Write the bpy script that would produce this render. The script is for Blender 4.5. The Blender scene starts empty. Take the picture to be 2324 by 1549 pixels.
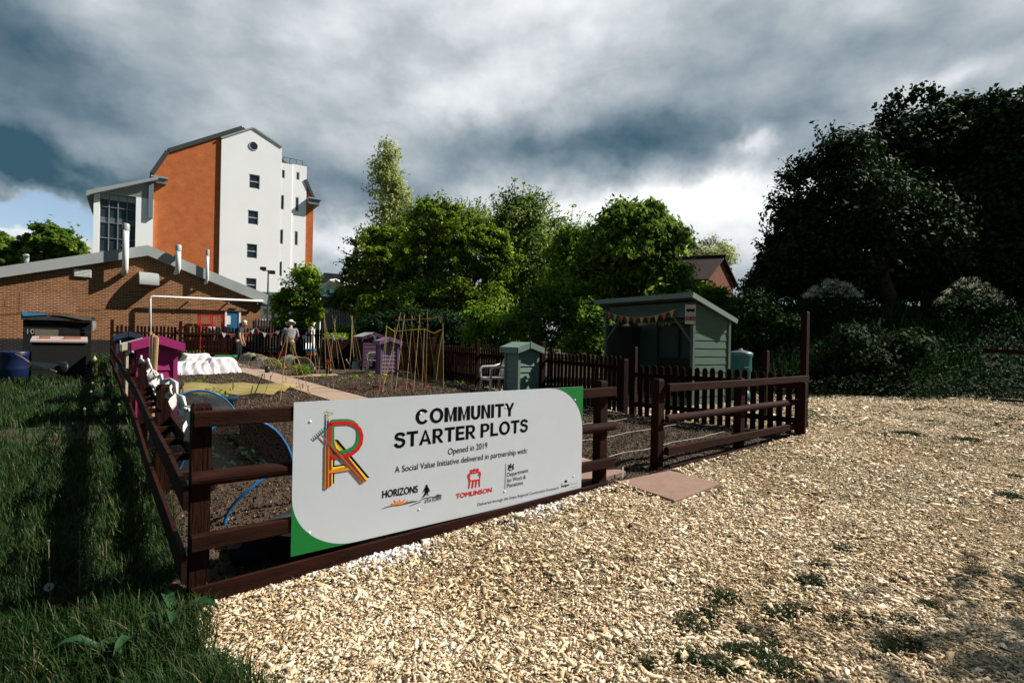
import bpy, math, random
import numpy as np
from mathutils import Vector, Matrix
random.seed(7); RNG = np.random.default_rng(11)
R = math.radians
sc = bpy.context.scene
col = sc.collection
# ---------------------------------------------------------------- camera
F, CX, CY, EYE, ROLL = 1180.0, 1162.0, 774.5, 1.5, 0.020
cr, sr = math.cos(ROLL), math.sin(ROLL)
cam = bpy.data.objects.new('camera', bpy.data.cameras.new('camera')); col.objects.link(cam)
cam.matrix_world = Matrix(((cr, -sr, 0, 0), (0, 0, -1, 0), (sr, cr, 0, EYE), (0, 0, 0, 1)))
cam.data.sensor_width = 36; cam.data.lens = 36*F/2324; cam.data.clip_start = .05; cam.data.clip_end = 4000
cam.data.dof.use_dof = True; cam.data.dof.focus_distance = 5.0; cam.data.dof.aperture_fstop = 5.6
sc.camera = cam
# ---------------------------------------------------------------- light
SUN_AZ, SUN_EL = 14.0, 42.0          # azimuth from +X towards +Y
sund = Vector((math.cos(R(SUN_EL))*math.cos(R(SUN_AZ)), math.cos(R(SUN_EL))*math.sin(R(SUN_AZ)), math.sin(R(SUN_EL))))
L = bpy.data.lights.new('sun', 'SUN'); L.energy = 5.0; L.angle = R(.5); L.color = (1, .94, .84)
so = bpy.data.objects.new('sun', L); col.objects.link(so); so.location = (30, 10, 30)
so.rotation_euler = (-sund).to_track_quat('-Z', 'Y').to_euler()
sc.view_settings.view_transform = 'Standard'; sc.view_settings.look = 'None'
sc.view_settings.exposure = 0.75; sc.view_settings.gamma = 1.0; sc.view_settings.use_curve_mapping = False
sc.cycles.max_bounces = 5; sc.cycles.diffuse_bounces = 2; sc.cycles.glossy_bounces = 2
sc.cycles.transparent_max_bounces = 12; sc.cycles.transmission_bounces = 3

def ray(px, py):
    dx, dy = (px-CX)/F, (CY-py)/F
    return np.array((dx*cr - dy*sr, 1.0, dx*sr + dy*cr))
def at(px, py, Y):
    d = ray(px, py); return np.array((d[0]*Y, Y, EYE + d[2]*Y))
GY = [-60, -10, 2.75, 4.75, 7.5, 12, 18, 24, 60, 4000]
GZ = [0, 0, 0, .13, .22, .28, .38, .47, .55, .6]
def g(y): return np.interp(y, GY, GZ)
def gp(px, py, dz=0):                       # a point of the ground (dz above it) seen at a pixel
    d = ray(px, py); Y = 6.0
    for _ in range(60):
        Y = .5*Y + .5*(g(Y)+dz-EYE)/min(d[2], -.004)
    return np.array((d[0]*Y, Y, g(Y)+dz))
OX, OY, TX, TY, SX, SY = -1.308, 3.08, .781, .624, -.624, .781
def P(t, s, z=None, dz=0):                  # plot coordinates: t along the front fence, s away from it
    x, y = OX+TX*t+SX*s, OY+TY*t+SY*s
    return np.array((x, y, (g(y)+dz) if z is None else z))
def ts(x, y):
    return (x-OX)*TX+(y-OY)*TY, (x-OX)*SX+(y-OY)*SY
ANG = math.atan2(TY, TX)

# ---------------------------------------------------------------- world: broken storm clouds over a physical sky
w = bpy.data.worlds.new('World'); sc.world = w; w.use_nodes = True
nt = w.node_tree; nt.nodes.clear(); N = nt.nodes.new; LK = nt.links.new
def mth(op, a, b=None, c=None):
    n = N('ShaderNodeMath'); n.operation = op
    for i, v in enumerate((a, b, c)):
        if v is None: continue
        if isinstance(v, (int, float)): n.inputs[i].default_value = v
        else: LK(v, n.inputs[i])
    return n.outputs[0]
out = N('ShaderNodeOutputWorld'); bg = N('ShaderNodeBackground'); LK(bg.outputs[0], out.inputs[0])
bg.inputs[1].default_value = .1
sky = N('ShaderNodeTexSky'); sky.sky_type = 'NISHITA'; sky.sun_disc = False
sky.sun_elevation = R(SUN_EL); sky.sun_rotation = R(90-SUN_AZ)
tc = N('ShaderNodeTexCoord'); sep = N('ShaderNodeSeparateXYZ'); LK(tc.outputs['Generated'], sep.inputs[0])
X, Y, Z = sep.outputs
den = mth('ADD', mth('MAXIMUM', Z, 0.0), .95)
cmb = N('ShaderNodeCombineXYZ'); LK(mth('DIVIDE', X, den), cmb.inputs[0]); LK(mth('DIVIDE', Y, den), cmb.inputs[1])
def noise(scale, detail, rough, src, off=0, dist=0.0):
    n = N('ShaderNodeTexNoise'); n.inputs['Scale'].default_value = scale; n.inputs['Detail'].default_value = detail
    n.inputs['Roughness'].default_value = rough; n.inputs['Distortion'].default_value = dist
    m = N('ShaderNodeMapping'); m.inputs['Location'].default_value = (off, off*.7, off*.3); LK(src, m.inputs[0]); LK(m.outputs[0], n.inputs['Vector'])
    return n.outputs['Fac']
dsc = N('ShaderNodeMapping'); dsc.inputs['Scale'].default_value = (1, 1, 1.75); LK(tc.outputs['Generated'], dsc.inputs[0])
n_big = noise(3.0, 9, .55, dsc.outputs[0], 3.1, 0)
n_fine = noise(8.0, 9, .58, dsc.outputs[0], 8.0, .1)
n_puff = noise(4.6, 5, .5, dsc.outputs[0], 5.6, 0)
wa = noise(3.0, 6, .6, tc.outputs['Generated'], 1.7); wb = noise(3.0, 6, .6, tc.outputs['Generated'], 9.3)
az = mth('ADD', mth('ARCTAN2', X, Y), mth('MULTIPLY', mth('SUBTRACT', wa, .5), .40))
el = mth('ADD', mth('ARCSINE', Z), mth('MULTIPLY', mth('SUBTRACT', wb, .5), .22))
def azel(px, py):
    d = ray(px, py); return math.atan2(d[0], d[1]), math.atan2(d[2], math.hypot(d[0], d[1]))
def blob(px, py, sx, sy, k=1.0):
    a0, e0 = azel(px, py); a1, _ = azel(px+sx, py); _, e1 = azel(px, py-sy)
    u = mth('DIVIDE', mth('SUBTRACT', az, a0), abs(a1-a0)); v = mth('DIVIDE', mth('SUBTRACT', el, e0), abs(e1-e0))
    r2 = mth('ADD', mth('MULTIPLY', u, u), mth('MULTIPLY', v, v))
    return mth('MULTIPLY', mth('EXPONENT', mth('MULTIPLY', r2, -1.0)), k)
val = mth('ADD', .55, mth('MULTIPLY', mth('SUBTRACT', n_big, .5), .70))
val = mth('ADD', val, mth('MULTIPLY', mth('SUBTRACT', n_fine, .5), .34))
val = mth('ADD', val, mth('MULTIPLY', mth('SUBTRACT', mth('ABSOLUTE', mth('SUBTRACT', mth('MULTIPLY', n_puff, 2.0), 1.0)), .22), .40))   # billowing undersides with dark creases
BLOBS = [(70, 405, 340, 52, -.74), (80, 300, 330, 150, -.22), (-60, 20, 300, 200, -.42), (250, 60, 260, 110, .08),
         (1350, 345, 300, 62, -.42), (1250, 300, 520, 120, -.06), (800, 450, 230, 60, -.24), (560, 380, 200, 90, -.12), (1230, 10, 440, 190, .32), (1080, 330, 240, 70, .06),
         (1090, 200, 190, 60, .20), (1000, 240, 130, 50, .10), (760, 560, 130, 55, .5), (1500, 475, 330, 50, .55), (1640, 560, 320, 90, .38),
         (1705, 340, 40, 45, .42), (1640, 430, 60, 30, .2), (2230, 140, 190, 40, .30), (2000, 60, 220, 70, -.10), (1900, 250, 300, 120, -.05), (620, 240, 300, 110, .10), (30, 530, 200, 50, .55),
         (300, 440, 160, 22, .45), (400, 470, 260, 60, -.1), (1180, 470, 130, 60, .15), (560, 120, 350, 120, .05)]
for b in BLOBS: val = mth('ADD', val, blob(*b))
def ramp01(x, a, b):
    n = N('ShaderNodeMapRange'); n.interpolation_type = 'SMOOTHSTEP'; n.inputs['From Min'].default_value = a; n.inputs['From Max'].default_value = b; LK(x, n.inputs['Value']); return n.outputs[0]
# added: unseen sky overhead and behind the viewer darkened to cut ambient light
heavy = mth('MAXIMUM', ramp01(Z, .62, .88), ramp01(mth('MULTIPLY', Y, -1.0), -.42, .15))
val = mth('SUBTRACT', val, mth('MULTIPLY', heavy, .42))
ramp = N('ShaderNodeValToRGB'); LK(val, ramp.inputs[0])
cr_ = ramp.color_ramp; cr_.elements[0].position = 0.0; cr_.elements[0].color = (.035, .088, .125, 1)
cr_.elements[1].position = 1.0; cr_.elements[1].color = (.86, .88, .89, 1)
for p_, c_ in ((.2, (.112, .168, .214)), (.38, (.228, .286, .332)), (.55, (.355, .402, .438)), (.75, (.57, .605, .635))):
    e = cr_.elements.new(p_); e.color = c_+(1,)
sc10 = N('ShaderNodeVectorMath'); sc10.operation = 'SCALE'; LK(ramp.outputs[0], sc10.inputs[0]); sc10.inputs['Scale'].default_value = 7.2
# openings where the blue shows: the low strip at far left and a small rent on the right
gap = mth('ADD', blob(60, 505, 280, 46, 1.5), blob(2300, 500, 60, 60, .6))
mr = N('ShaderNodeMapRange'); mr.inputs['From Min'].default_value = .45; mr.inputs['From Max'].default_value = .75
LK(mth('SUBTRACT', gap, mth('MULTIPLY', mth('SUBTRACT', n_fine, .45), 1.3)), mr.inputs['Value'])
skb = N('ShaderNodeVectorMath'); skb.operation = 'SCALE'; LK(sky.outputs[0], skb.inputs[0]); skb.inputs['Scale'].default_value = .85
mix = N('ShaderNodeMix'); mix.data_type = 'RGBA'; LK(mr.outputs[0], mix.inputs['Factor'])
LK(sc10.outputs[0], mix.inputs['A']); LK(skb.outputs[0], mix.inputs['B']); LK(mix.outputs['Result'], bg.inputs[0])

# ---------------------------------------------------------------- materials
MATS = {}
def M(name, c1, c2=None, rough=.8, scale=6, bump=0, bscale=40, spec=.3, metal=0, stretch=(1, 1, 1), alpha=1, trans=0):
    if name in MATS: return MATS[name]
    m = bpy.data.materials.new(name); m.use_nodes = True; t = m.node_tree; b = t.nodes['Principled BSDF']
    b.inputs['Roughness'].default_value = rough; b.inputs['Specular IOR Level'].default_value = spec; b.inputs['Metallic'].default_value = metal
    c2 = c2 or tuple(x*.72 for x in c1)
    co = t.nodes.new('ShaderNodeTexCoord'); mp = t.nodes.new('ShaderNodeMapping'); mp.inputs['Scale'].default_value = stretch
    t.links.new(co.outputs['Object'], mp.inputs[0])
    n = t.nodes.new('ShaderNodeTexNoise'); n.inputs['Scale'].default_value = scale; n.inputs['Detail'].default_value = 6; n.inputs['Roughness'].default_value = .65
    t.links.new(mp.outputs[0], n.inputs['Vector'])
    r = t.nodes.new('ShaderNodeValToRGB'); r.color_ramp.elements[0].position = .3; r.color_ramp.elements[1].position = .7
    r.color_ramp.elements[0].color = (*c1, 1); r.color_ramp.elements[1].color = (*c2, 1)
    t.links.new(n.outputs['Fac'], r.inputs[0]); t.links.new(r.outputs[0], b.inputs['Base Color'])
    if bump:
        n2 = t.nodes.new('ShaderNodeTexNoise'); n2.inputs['Scale'].default_value = bscale; n2.inputs['Detail'].default_value = 5
        t.links.new(mp.outputs[0], n2.inputs['Vector'])
        bp = t.nodes.new('ShaderNodeBump'); bp.inputs['Strength'].default_value = bump; bp.inputs['Distance'].default_value = .02
        t.links.new(n2.outputs['Fac'], bp.inputs['Height']); t.links.new(bp.outputs[0], b.inputs['Normal'])
    if alpha < 1: b.inputs['Alpha'].default_value = alpha
    if trans:
        o = t.nodes['Material Output']; tr = t.nodes.new('ShaderNodeBsdfTranslucent'); mx = t.nodes.new('ShaderNodeMixShader'); mx.inputs[0].default_value = trans
        t.links.new(r.outputs[0], tr.inputs[0]); t.links.new(b.outputs[0], mx.inputs[1]); t.links.new(tr.outputs[0], mx.inputs[2]); t.links.new(mx.outputs[0], o.inputs[0])
    MATS[name] = m; return m
def MV(name, stops, rough=.7, spec=.25, trans=0.0, bump=0):
    """colour picked by a per-piece random number stored on the mesh (leaf, blade, chip)"""
    if name in MATS: return MATS[name]
    m = bpy.data.materials.new(name); m.use_nodes = True; t = m.node_tree; b = t.nodes['Principled BSDF']
    b.inputs['Roughness'].default_value = rough; b.inputs['Specular IOR Level'].default_value = spec
    a = t.nodes.new('ShaderNodeAttribute'); a.attribute_name = 'rnd'
    r = t.nodes.new('ShaderNodeValToRGB')
    while len(r.color_ramp.elements) < len(stops): r.color_ramp.elements.new(.5)
    for e, (p_, c_) in zip(r.color_ramp.elements, stops): e.position = p_; e.color = (*c_, 1)
    t.links.new(a.outputs['Fac'], r.inputs[0]); t.links.new(r.outputs[0], b.inputs['Base Color'])
    if trans:
        o = t.nodes['Material Output']; tr = t.nodes.new('ShaderNodeBsdfTranslucent'); mx = t.nodes.new('ShaderNodeMixShader'); mx.inputs[0].default_value = trans
        t.links.new(r.outputs[0], tr.inputs[0]); t.links.new(b.outputs[0], mx.inputs[1]); t.links.new(tr.outputs[0], mx.inputs[2]); t.links.new(mx.outputs[0], o.inputs[0])
    MATS[name] = m; return m
def brick(name, c1, c2, mortar, bw=.225, bh=.075, ms=.010, rough=.9):
    m = bpy.data.materials.new(name); m.use_nodes = True; t = m.node_tree; b = t.nodes['Principled BSDF']; b.inputs['Roughness'].default_value = rough
    b.inputs['Specular IOR Level'].default_value = .15
    co = t.nodes.new('ShaderNodeTexCoord'); s = t.nodes.new('ShaderNodeSeparateXYZ'); t.links.new(co.outputs['Object'], s.inputs[0])
    ad = t.nodes.new('ShaderNodeMath'); t.links.new(s.outputs[0], ad.inputs[0]); t.links.new(s.outputs[1], ad.inputs[1])
    cb = t.nodes.new('ShaderNodeCombineXYZ'); t.links.new(ad.outputs[0], cb.inputs[0]); t.links.new(s.outputs[2], cb.inputs[1])
    br = t.nodes.new('ShaderNodeTexBrick'); t.links.new(cb.outputs[0], br.inputs['Vector'])
    for k, v in (('Color1', c1), ('Color2', c2), ('Mortar', mortar)): br.inputs[k].default_value = (*v, 1)
    br.inputs['Scale'].default_value = 1; br.inputs['Brick Width'].default_value = bw; br.inputs['Row Height'].default_value = bh; br.inputs['Mortar Size'].default_value = ms
    br.inputs['Bias'].default_value = -.1
    n = t.nodes.new('ShaderNodeTexNoise'); n.inputs['Scale'].default_value = 1.3; n.inputs['Detail'].default_value = 6; t.links.new(co.outputs['Object'], n.inputs['Vector'])
    mr_ = t.nodes.new('ShaderNodeMapRange'); mr_.inputs['To Min'].default_value = .62; mr_.inputs['To Max'].default_value = 1.3; t.links.new(n.outputs['Fac'], mr_.inputs['Value'])
    vm = t.nodes.new('ShaderNodeVectorMath'); vm.operation = 'SCALE'; t.links.new(br.outputs['Color'], vm.inputs[0]); t.links.new(mr_.outputs[0], vm.inputs['Scale'])
    t.links.new(vm.outputs[0], b.inputs['Base Color'])
    bp = t.nodes.new('ShaderNodeBump'); bp.inputs['Strength'].default_value = .5; bp.inputs['Distance'].default_value = .01; bp.invert = True
    t.links.new(br.outputs['Fac'], bp.inputs['Height']); t.links.new(bp.outputs[0], b.inputs['Normal'])
    MATS[name] = m; return m
def glass(name, c=(.02, .03, .04), rough=.06):
    m = M(name, c, tuple(x*1.4 for x in c), rough=rough, spec=.6, scale=2); return m

# ---------------------------------------------------------------- mesh helpers
def origin(o):
    v = Vector((0, 0, 0))
    while o is not None: v += o.location; o = o.parent
    return v
def link(me, name, mat, parent=None, smooth=False, bevel=0):
    o = bpy.data.objects.new(name, me); col.objects.link(o)
    if mat is not None: me.materials.append(mat)
    if smooth: me.polygons.foreach_set('use_smooth', np.ones(len(me.polygons), dtype=bool))
    if parent is not None:
        off = origin(parent); o.parent = parent
        if off.length > 0: me.transform(Matrix.Translation(-off))
    if bevel:
        b = o.modifiers.new('bevel', 'BEVEL'); b.width = bevel; b.segments = 1; b.limit_method = 'ANGLE'
    return o
class MB:
    def __init__(s): s.v, s.f = [], []
    def add(s, vs, fs):
        k = len(s.v); s.v += [tuple(float(c) for c in v) for v in vs]; s.f += [tuple(i+k for i in f) for f in fs]; return s
    def box(s, c, d, rz=0, M3=None):
        x, y, z = d[0]/2, d[1]/2, d[2]/2
        vs = [Vector((a*x, b*y, e*z)) for e in (-1, 1) for a, b in ((-1, -1), (1, -1), (1, 1), (-1, 1))]
        m = M3 if M3 is not None else Matrix.Rotation(rz, 3, 'Z')
        return s.add([m @ v + Vector(c) for v in vs], [(3, 2, 1, 0), (4, 5, 6, 7), (0, 1, 5, 4), (1, 2, 6, 5), (2, 3, 7, 6), (3, 0, 4, 7)])
    def beam(s, a, b, wd, h, up=(0, 0, 1), roll=0):           # rectangular bar between two points
        a, b = Vector(a), Vector(b); d = (b-a); ln = d.length; d.normalize()
        sd = d.cross(Vector(up))
        if sd.length < 1e-4: sd = d.cross(Vector((1, 0, 0)))
        sd.normalize(); u = sd.cross(d)
        m = Matrix((d, sd, u)).transposed()
        if roll: m = m @ Matrix.Rotation(roll, 3, 'X')
        return s.box((a+b)/2, (ln, wd, h), M3=m)
    def tube(s, pts, r, n=8, cap=True):
        pts = [Vector(p) for p in pts]; m = len(pts); rs = r if hasattr(r, '__len__') else [r]*m
        k = len(s.v); nrm = None
        for i, p in enumerate(pts):
            d = (pts[min(i+1, m-1)]-pts[max(i-1, 0)]).normalized()
            if nrm is None: nrm = d.orthogonal().normalized()
            else:
                nrm = nrm - d*nrm.dot(d)
                nrm = nrm.normalized() if nrm.length > 1e-5 else d.orthogonal().normalized()
            b = d.cross(nrm)
            for j in range(n):
                a = 2*math.pi*j/n; q = p + (nrm*math.cos(a)+b*math.sin(a))*rs[i]; s.v.append(tuple(q))
        for i in range(m-1):
            for j in range(n):
                a, b = k+i*n+j, k+i*n+(j+1) % n; s.f.append((a, b, b+n, a+n))
        if cap: s.f.append(tuple(range(k+n-1, k-1, -1))); s.f.append(tuple(range(k+(m-1)*n, k+m*n)))
        return s
    def lathe(s, prof, c=(0, 0, 0), n=20, sx=1, sy=1, M3=None, cap=False):
        k = len(s.v)
        for r, z in prof:
            for j in range(n):
                a = 2*math.pi*j/n; q = Vector((r*math.cos(a)*sx, r*math.sin(a)*sy, z))
                if M3 is not None: q = M3 @ q
                s.v.append(tuple(q+Vector(c)))
        for i in range(len(prof)-1):
            for j in range(n):
                a, b = k+i*n+j, k+i*n+(j+1) % n; s.f.append((a, b, b+n, a+n))
        if cap:
            s.f.append(tuple(range(k+n-1, k-1, -1))); q = k+(len(prof)-1)*n; s.f.append(tuple(range(q, q+n)))
        return s
    def prism(s, poly, o, ex, ey, ez, depth):                 # polygon in the ex/ey frame at o, extruded by depth along ez
        o, ex, ey, ez = Vector(o), Vector(ex), Vector(ey), Vector(ez); n = len(poly); k = len(s.v)
        for d in (0, depth):
            for a, b in poly: s.v.append(tuple(o+ex*float(a)+ey*float(b)+ez*d))
        s.f.append(tuple(range(k+n-1, k-1, -1))); s.f.append(tuple(range(k+n, k+2*n)))
        for i in range(n): j = (i+1) % n; s.f.append((k+i, k+j, k+n+j, k+n+i))
        return s
    def build(s, name, mat, parent=None, smooth=False, bevel=0):
        me = bpy.data.meshes.new(name); me.from_pydata(s.v, [], s.f); me.update()
        return link(me, name, mat, parent, smooth, bevel)
def npmesh(name, V, Fc, mat, rnd=None, parent=None, smooth=False):
    V = np.ascontiguousarray(V, dtype=np.float32).reshape(-1, 3); Fc = np.ascontiguousarray(Fc, dtype=np.int32); k = Fc.shape[1]
    me = bpy.data.meshes.new(name); me.vertices.add(len(V)); me.vertices.foreach_set('co', V.ravel())
    me.loops.add(Fc.size); me.loops.foreach_set('vertex_index', Fc.ravel())
    me.polygons.add(len(Fc)); me.polygons.foreach_set('loop_start', np.arange(0, Fc.size, k, dtype=np.int32))
    me.update(calc_edges=True)
    if rnd is not None:
        at_ = me.attributes.new('rnd', 'FLOAT', 'POINT'); at_.data.foreach_set('value', np.ascontiguousarray(rnd, dtype=np.float32))
    me.validate()
    return link(me, name, mat, parent, smooth)
def tag(o, label=None, cat=None, group=None, kind=None):
    if label: o['label'] = label
    if cat: o['category'] = cat
    if group: o['group'] = group
    if kind: o['kind'] = kind
    return o
def thing(name, label, cat, loc=(0, 0, 0), group=None):
    o = bpy.data.objects.new(name, None); o.empty_display_size = .2; col.objects.link(o); o.location = [float(c) for c in loc]
    return tag(o, label, cat, group)
def kids(o): return [c for c in o.children]
def copy_tree(o, parent=None):
    c = o.copy(); col.objects.link(c); c.parent = parent
    for ch in kids(o): copy_tree(ch, c)
    return c
def place(o, loc, rz=0): o.location = [float(c) for c in loc]; o.rotation_euler = (0, 0, rz); return o
# smooth value noise on the plane
_G = np.random.default_rng(5).random((256, 256))
def vnoise(x, y, sc_):
    x, y = np.asarray(x)*sc_, np.asarray(y)*sc_; xi, yi = np.floor(x).astype(int), np.floor(y).astype(int); fx, fy = x-xi, y-yi
    fx, fy = fx*fx*(3-2*fx), fy*fy*(3-2*fy)
    a = _G[xi % 256, yi % 256]; b = _G[(xi+1) % 256, yi % 256]; c = _G[xi % 256, (yi+1) % 256]; d = _G[(xi+1) % 256, (yi+1) % 256]
    return (a*(1-fx)+b*fx)*(1-fy)+(c*(1-fx)+d*fx)*fy
def fbm(x, y, sc_, n=4):
    t, a, q = 0, .5, 0
    for i in range(n): t = t+a*vnoise(np.asarray(x)+i*17.3, np.asarray(y)-i*9.1, sc_*2**i); q += a; a *= .5
    return t/q
# ================================================================= SETTING: ground sheets
def strip(name, x0, x1, y0, y1, dz, mat, label=None):
    ys = sorted({y0, y1, *[y for y in GY if y0 < y < y1]})
    V = [(x, y, g(y)+dz) for y in ys for x in (x0, x1)]
    Fc = [(2*i, 2*i+1, 2*i+3, 2*i+2) for i in range(len(ys)-1)]
    o = npmesh(name, np.array(V), np.array(Fc), mat); return tag(o, label, None, None, 'structure')
m_earth = M('earth_turf', (.030, .040, .014), (.045, .032, .018), rough=.95, scale=1.2, bump=.6, bscale=30)
strip('ground', -900, 900, -60, 3000, 0, m_earth, 'dark turf and earth ground around the plots')
# sheet on the .25 m lattice, kept where inside(x, y)
def sheet(name, x0, x1, y0, y1, st, dz, inside, mat, hfun=None, kind='structure', label=None):
    xs, ys = np.arange(x0, x1+1e-6, st), np.arange(y0, y1+1e-6, st)
    XX, YY = np.meshgrid(xs, ys); nx = len(xs)
    ZZ = g(YY)+dz
    if hfun is not None: ZZ = ZZ+hfun(XX, YY)
    i, j = np.meshgrid(np.arange(nx-1), np.arange(len(ys)-1)); a = (j*nx+i).ravel()
    cxm, cym = (xs[:-1]+st/2)[i.ravel()], (ys[:-1]+st/2)[j.ravel()]
    a = a[inside(cxm, cym)]
    Fc = np.stack([a, a+1, a+nx+1, a+nx], 1); used = np.unique(Fc); rm = np.full(XX.size, -1); rm[used] = np.arange(len(used))
    V = np.stack([XX.ravel(), YY.ravel(), ZZ.ravel()], 1)[used]
    o = npmesh(name, V, rm[Fc], mat, smooth=True); return tag(o, label, None, None, kind)
def side_right(x, y):      # metres outside the right-hand picket fence (negative = inside the plot)
    x, y = np.asarray(x), np.asarray(y)
    d1 = (x-4.25)*.574+(y-7.45)*.819          # front leg of that fence
    d2 = (x-2.09)*.8345+(y-8.9)*.551          # long leg
    return np.where(y < 8.9, d1, d2)
def in_plot(x, y):
    t, s = ts(x, y); return (s > .05) & (t > -.45) & (side_right(x, y) < -.05) & (s < 20.4)
def in_chips(x, y):
    t, s = ts(x, y); n = .22*(fbm(x, y, 1.3, 3)-.5)
    front = (s < -.01) & (x > -1.62+.5*n+1.35*np.maximum(0, 2.58-y)) & (y > .3)
    right = (side_right(x, y) > .12) & (s > -.3) & (y < 13.4+6*n) & (x > -1.2)
    front &= (y < 13.4+5*n)
    return front | right
m_chipbed = M('chip_bed', (.48, .36, .21), (.045, .050, .022), rough=.95, scale=75, bump=1.0, bscale=110)
sheet('woodchip_path', -2.5, 26, 0, 15, .25, .006, in_chips, m_chipbed, label='pale woodchip ground in front of the plots')
def on_path(x, y):
    t, s = ts(x, y); return ((np.abs(t-3.0) < .42) & (s > .2) & (s < 19)) | ((np.abs(s-12.4) < .36) & (t > 3.0) & (t < 6.5))
def soil_h(x, y):
    t, s = ts(x, y); e = np.clip((s-.1)/.3, 0, 1)
    h = .05*(fbm(x, y, 2.2, 3)-.35)+.055*(fbm(x, y, 9, 4)-.4)+.02*np.sin(t*7.5)*(s < 7)*(t > 3)
    return np.where(on_path(x, y), .0, .02+np.maximum(h, 0))*e
m_soil = M('dug_soil', (.040, .025, .015), (.080, .052, .032), rough=.95, scale=9, bump=1.0, bscale=80)
sheet('plot_soil', -15, 5, 2.5, 25, .0625, .012, in_plot, m_soil, soil_h, label='dark dug soil of the beds inside the fence')
# long paving path and cross path
m_pave = M('pink_paving', (.36, .25, .18), (.27, .19, .14), rough=.9, scale=5, bump=.25, bscale=90)
mb = MB()
for k in range(26):
    a = .25+k*.72; p = [P(3.0-.37, a), P(3.0+.37, a), P(3.0+.37, a+.708), P(3.0-.37, a+.708)]
    dz = .052+.006*random.random()
    mb.add([(*q[:2], q[2]+dz) for q in p]+[(*q[:2], q[2]+dz-.05) for q in p], [(0, 1, 2, 3), (1, 0, 4, 5), (2, 1, 5, 6), (3, 2, 6, 7), (0, 3, 7, 4)])
for k in range(5):
    a = 3.42+k*.62; p = [P(a, 12.06), P(a+.61, 12.06), P(a+.61, 12.74), P(a, 12.74)]; dz = .05+.006*random.random()
    mb.add([(*q[:2], q[2]+dz) for q in p]+[(*q[:2], q[2]+dz-.05) for q in p], [(0, 1, 2, 3), (1, 0, 4, 5), (2, 1, 5, 6), (3, 2, 6, 7), (0, 3, 7, 4)])
tag(mb.build('garden_path', m_pave), 'straight paved path of pinkish slabs between the beds', kind='structure')
# bank behind the chips on the right
def bank_h(x, y):
    x, y = np.asarray(x, float), np.asarray(y, float)
    u = np.clip((y-13.3-.5*fbm(x, y, .7, 3))/3.4, 0, 1); v = np.clip((x-4.9)/2.0, 0, 1)
    return 2.25*u*u*(3-2*u)*v*v*(3-2*v)+.25*(fbm(x, y, .9, 3)-.5)*u*v
m_bank = M('bank_earth', (.012, .016, .007), (.020, .014, .008), rough=1, scale=2, bump=.6, bscale=20)
sheet('bank', 4.5, 42, 12.5, 40, .5, -.02, lambda x, y: bank_h(x, y) > .005, m_bank, bank_h, label='overgrown earth bank behind the woodchip ground')

# ================================================================= scattered stuff (chips, stones, grass)
def boxes_np(C, yaw, tilt, roll, dims, taper=None):
    n = len(C); s = np.array([(-1, -1, -1), (1, -1, -1), (1, 1, -1), (-1, 1, -1), (-1, -1, 1), (1, -1, 1), (1, 1, 1), (-1, 1, 1)], float)/2
    q = s[None]*dims[:, None, :]
    q = q*(1+RNG.uniform(-1, 1, (n, 8, 3))*np.array((.14, .45, .25)))
    def rot(q, a, i, j):
        c, s_ = np.cos(a)[:, None], np.sin(a)[:, None]; x, y = q[..., i].copy(), q[..., j].copy()
        q[..., i], q[..., j] = x*c-y*s_, x*s_+y*c
    rot(q, roll, 1, 2); rot(q, tilt, 0, 2); rot(q, yaw, 0, 1)
    q += C[:, None, :]
    f = np.array([(3, 2, 1, 0), (4, 5, 6, 7), (0, 1, 5, 4), (1, 2, 6, 5), (2, 3, 7, 6), (3, 0, 4, 7)])
    return q.reshape(-1, 3), (np.arange(n)[:, None, None]*8+f[None, 1:]).reshape(-1, 4)
def scatter_xy(x0, x1, y0, y1, dens, keep):
    n = int((x1-x0)*(y1-y0)*dens); x, y = RNG.uniform(x0, x1, n), RNG.uniform(y0, y1, n)
    q = np.abs(x)/np.maximum(y, .1); k = keep(x, y) & ((np.abs(x)-2.2)/np.maximum(y, .1) < 1.25) & ((q < 1.06) | (RNG.random(n) < .45)); return x[k], y[k]
TUFTS = [(1640, 1362, .11), (1575, 1425, .14), (1610, 1395, .1), (1840, 1325, .13), (1765, 1400, .12), (1815, 1390, .1), (1910, 1250, .09), (1860, 1285, .06), (1900, 1415, .07), (1745, 1335, .04), (1570, 1500, .1), (1665, 1480, .09),
         (1710, 1485, .1), (1770, 1525, .14), (1750, 1470, .07), (2060, 1420, .1), (2050, 1470, .12), (1980, 1410, .05), (2290, 1130, .14), (1470, 1515, .06), (2010, 1480, .08), (490, 1535, .13), (455, 1520, .12), (530, 1545, .08), (2300, 1085, .1), (2060, 985, .2), (2200, 1000, .2), (2100, 1380, .08), (1640, 1520, .12), (1690, 1440, .05)]
TC = [(gp(a, b), r_) for a, b, r_ in TUFTS]
def off_tufts(x, y):
    k = np.ones(len(x), bool)
    for c, r_ in TC: k &= ((x-c[0])**2/1.44+(y-c[1])**2 > (r_*.8)**2*(.5+fbm(x, y, 14, 2))) | (RNG.random(len(x)) < .38)
    return k
VV, FF, CC = [], [], []; base = 0
SLAB = [np.array(gp(*q)) for q in ((1400, 1103), (1530, 1148), (1635, 1107), (1520, 1077))]
def off_slab(x, y):
    t, s = ts(x, y); tt = [ts(q[0], q[1]) for q in SLAB]
    return ~((t > min(a for a, b in tt)) & (t < max(a for a, b in tt)) & (s > min(b for a, b in tt)) & (s < max(b for a, b in tt)))
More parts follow.
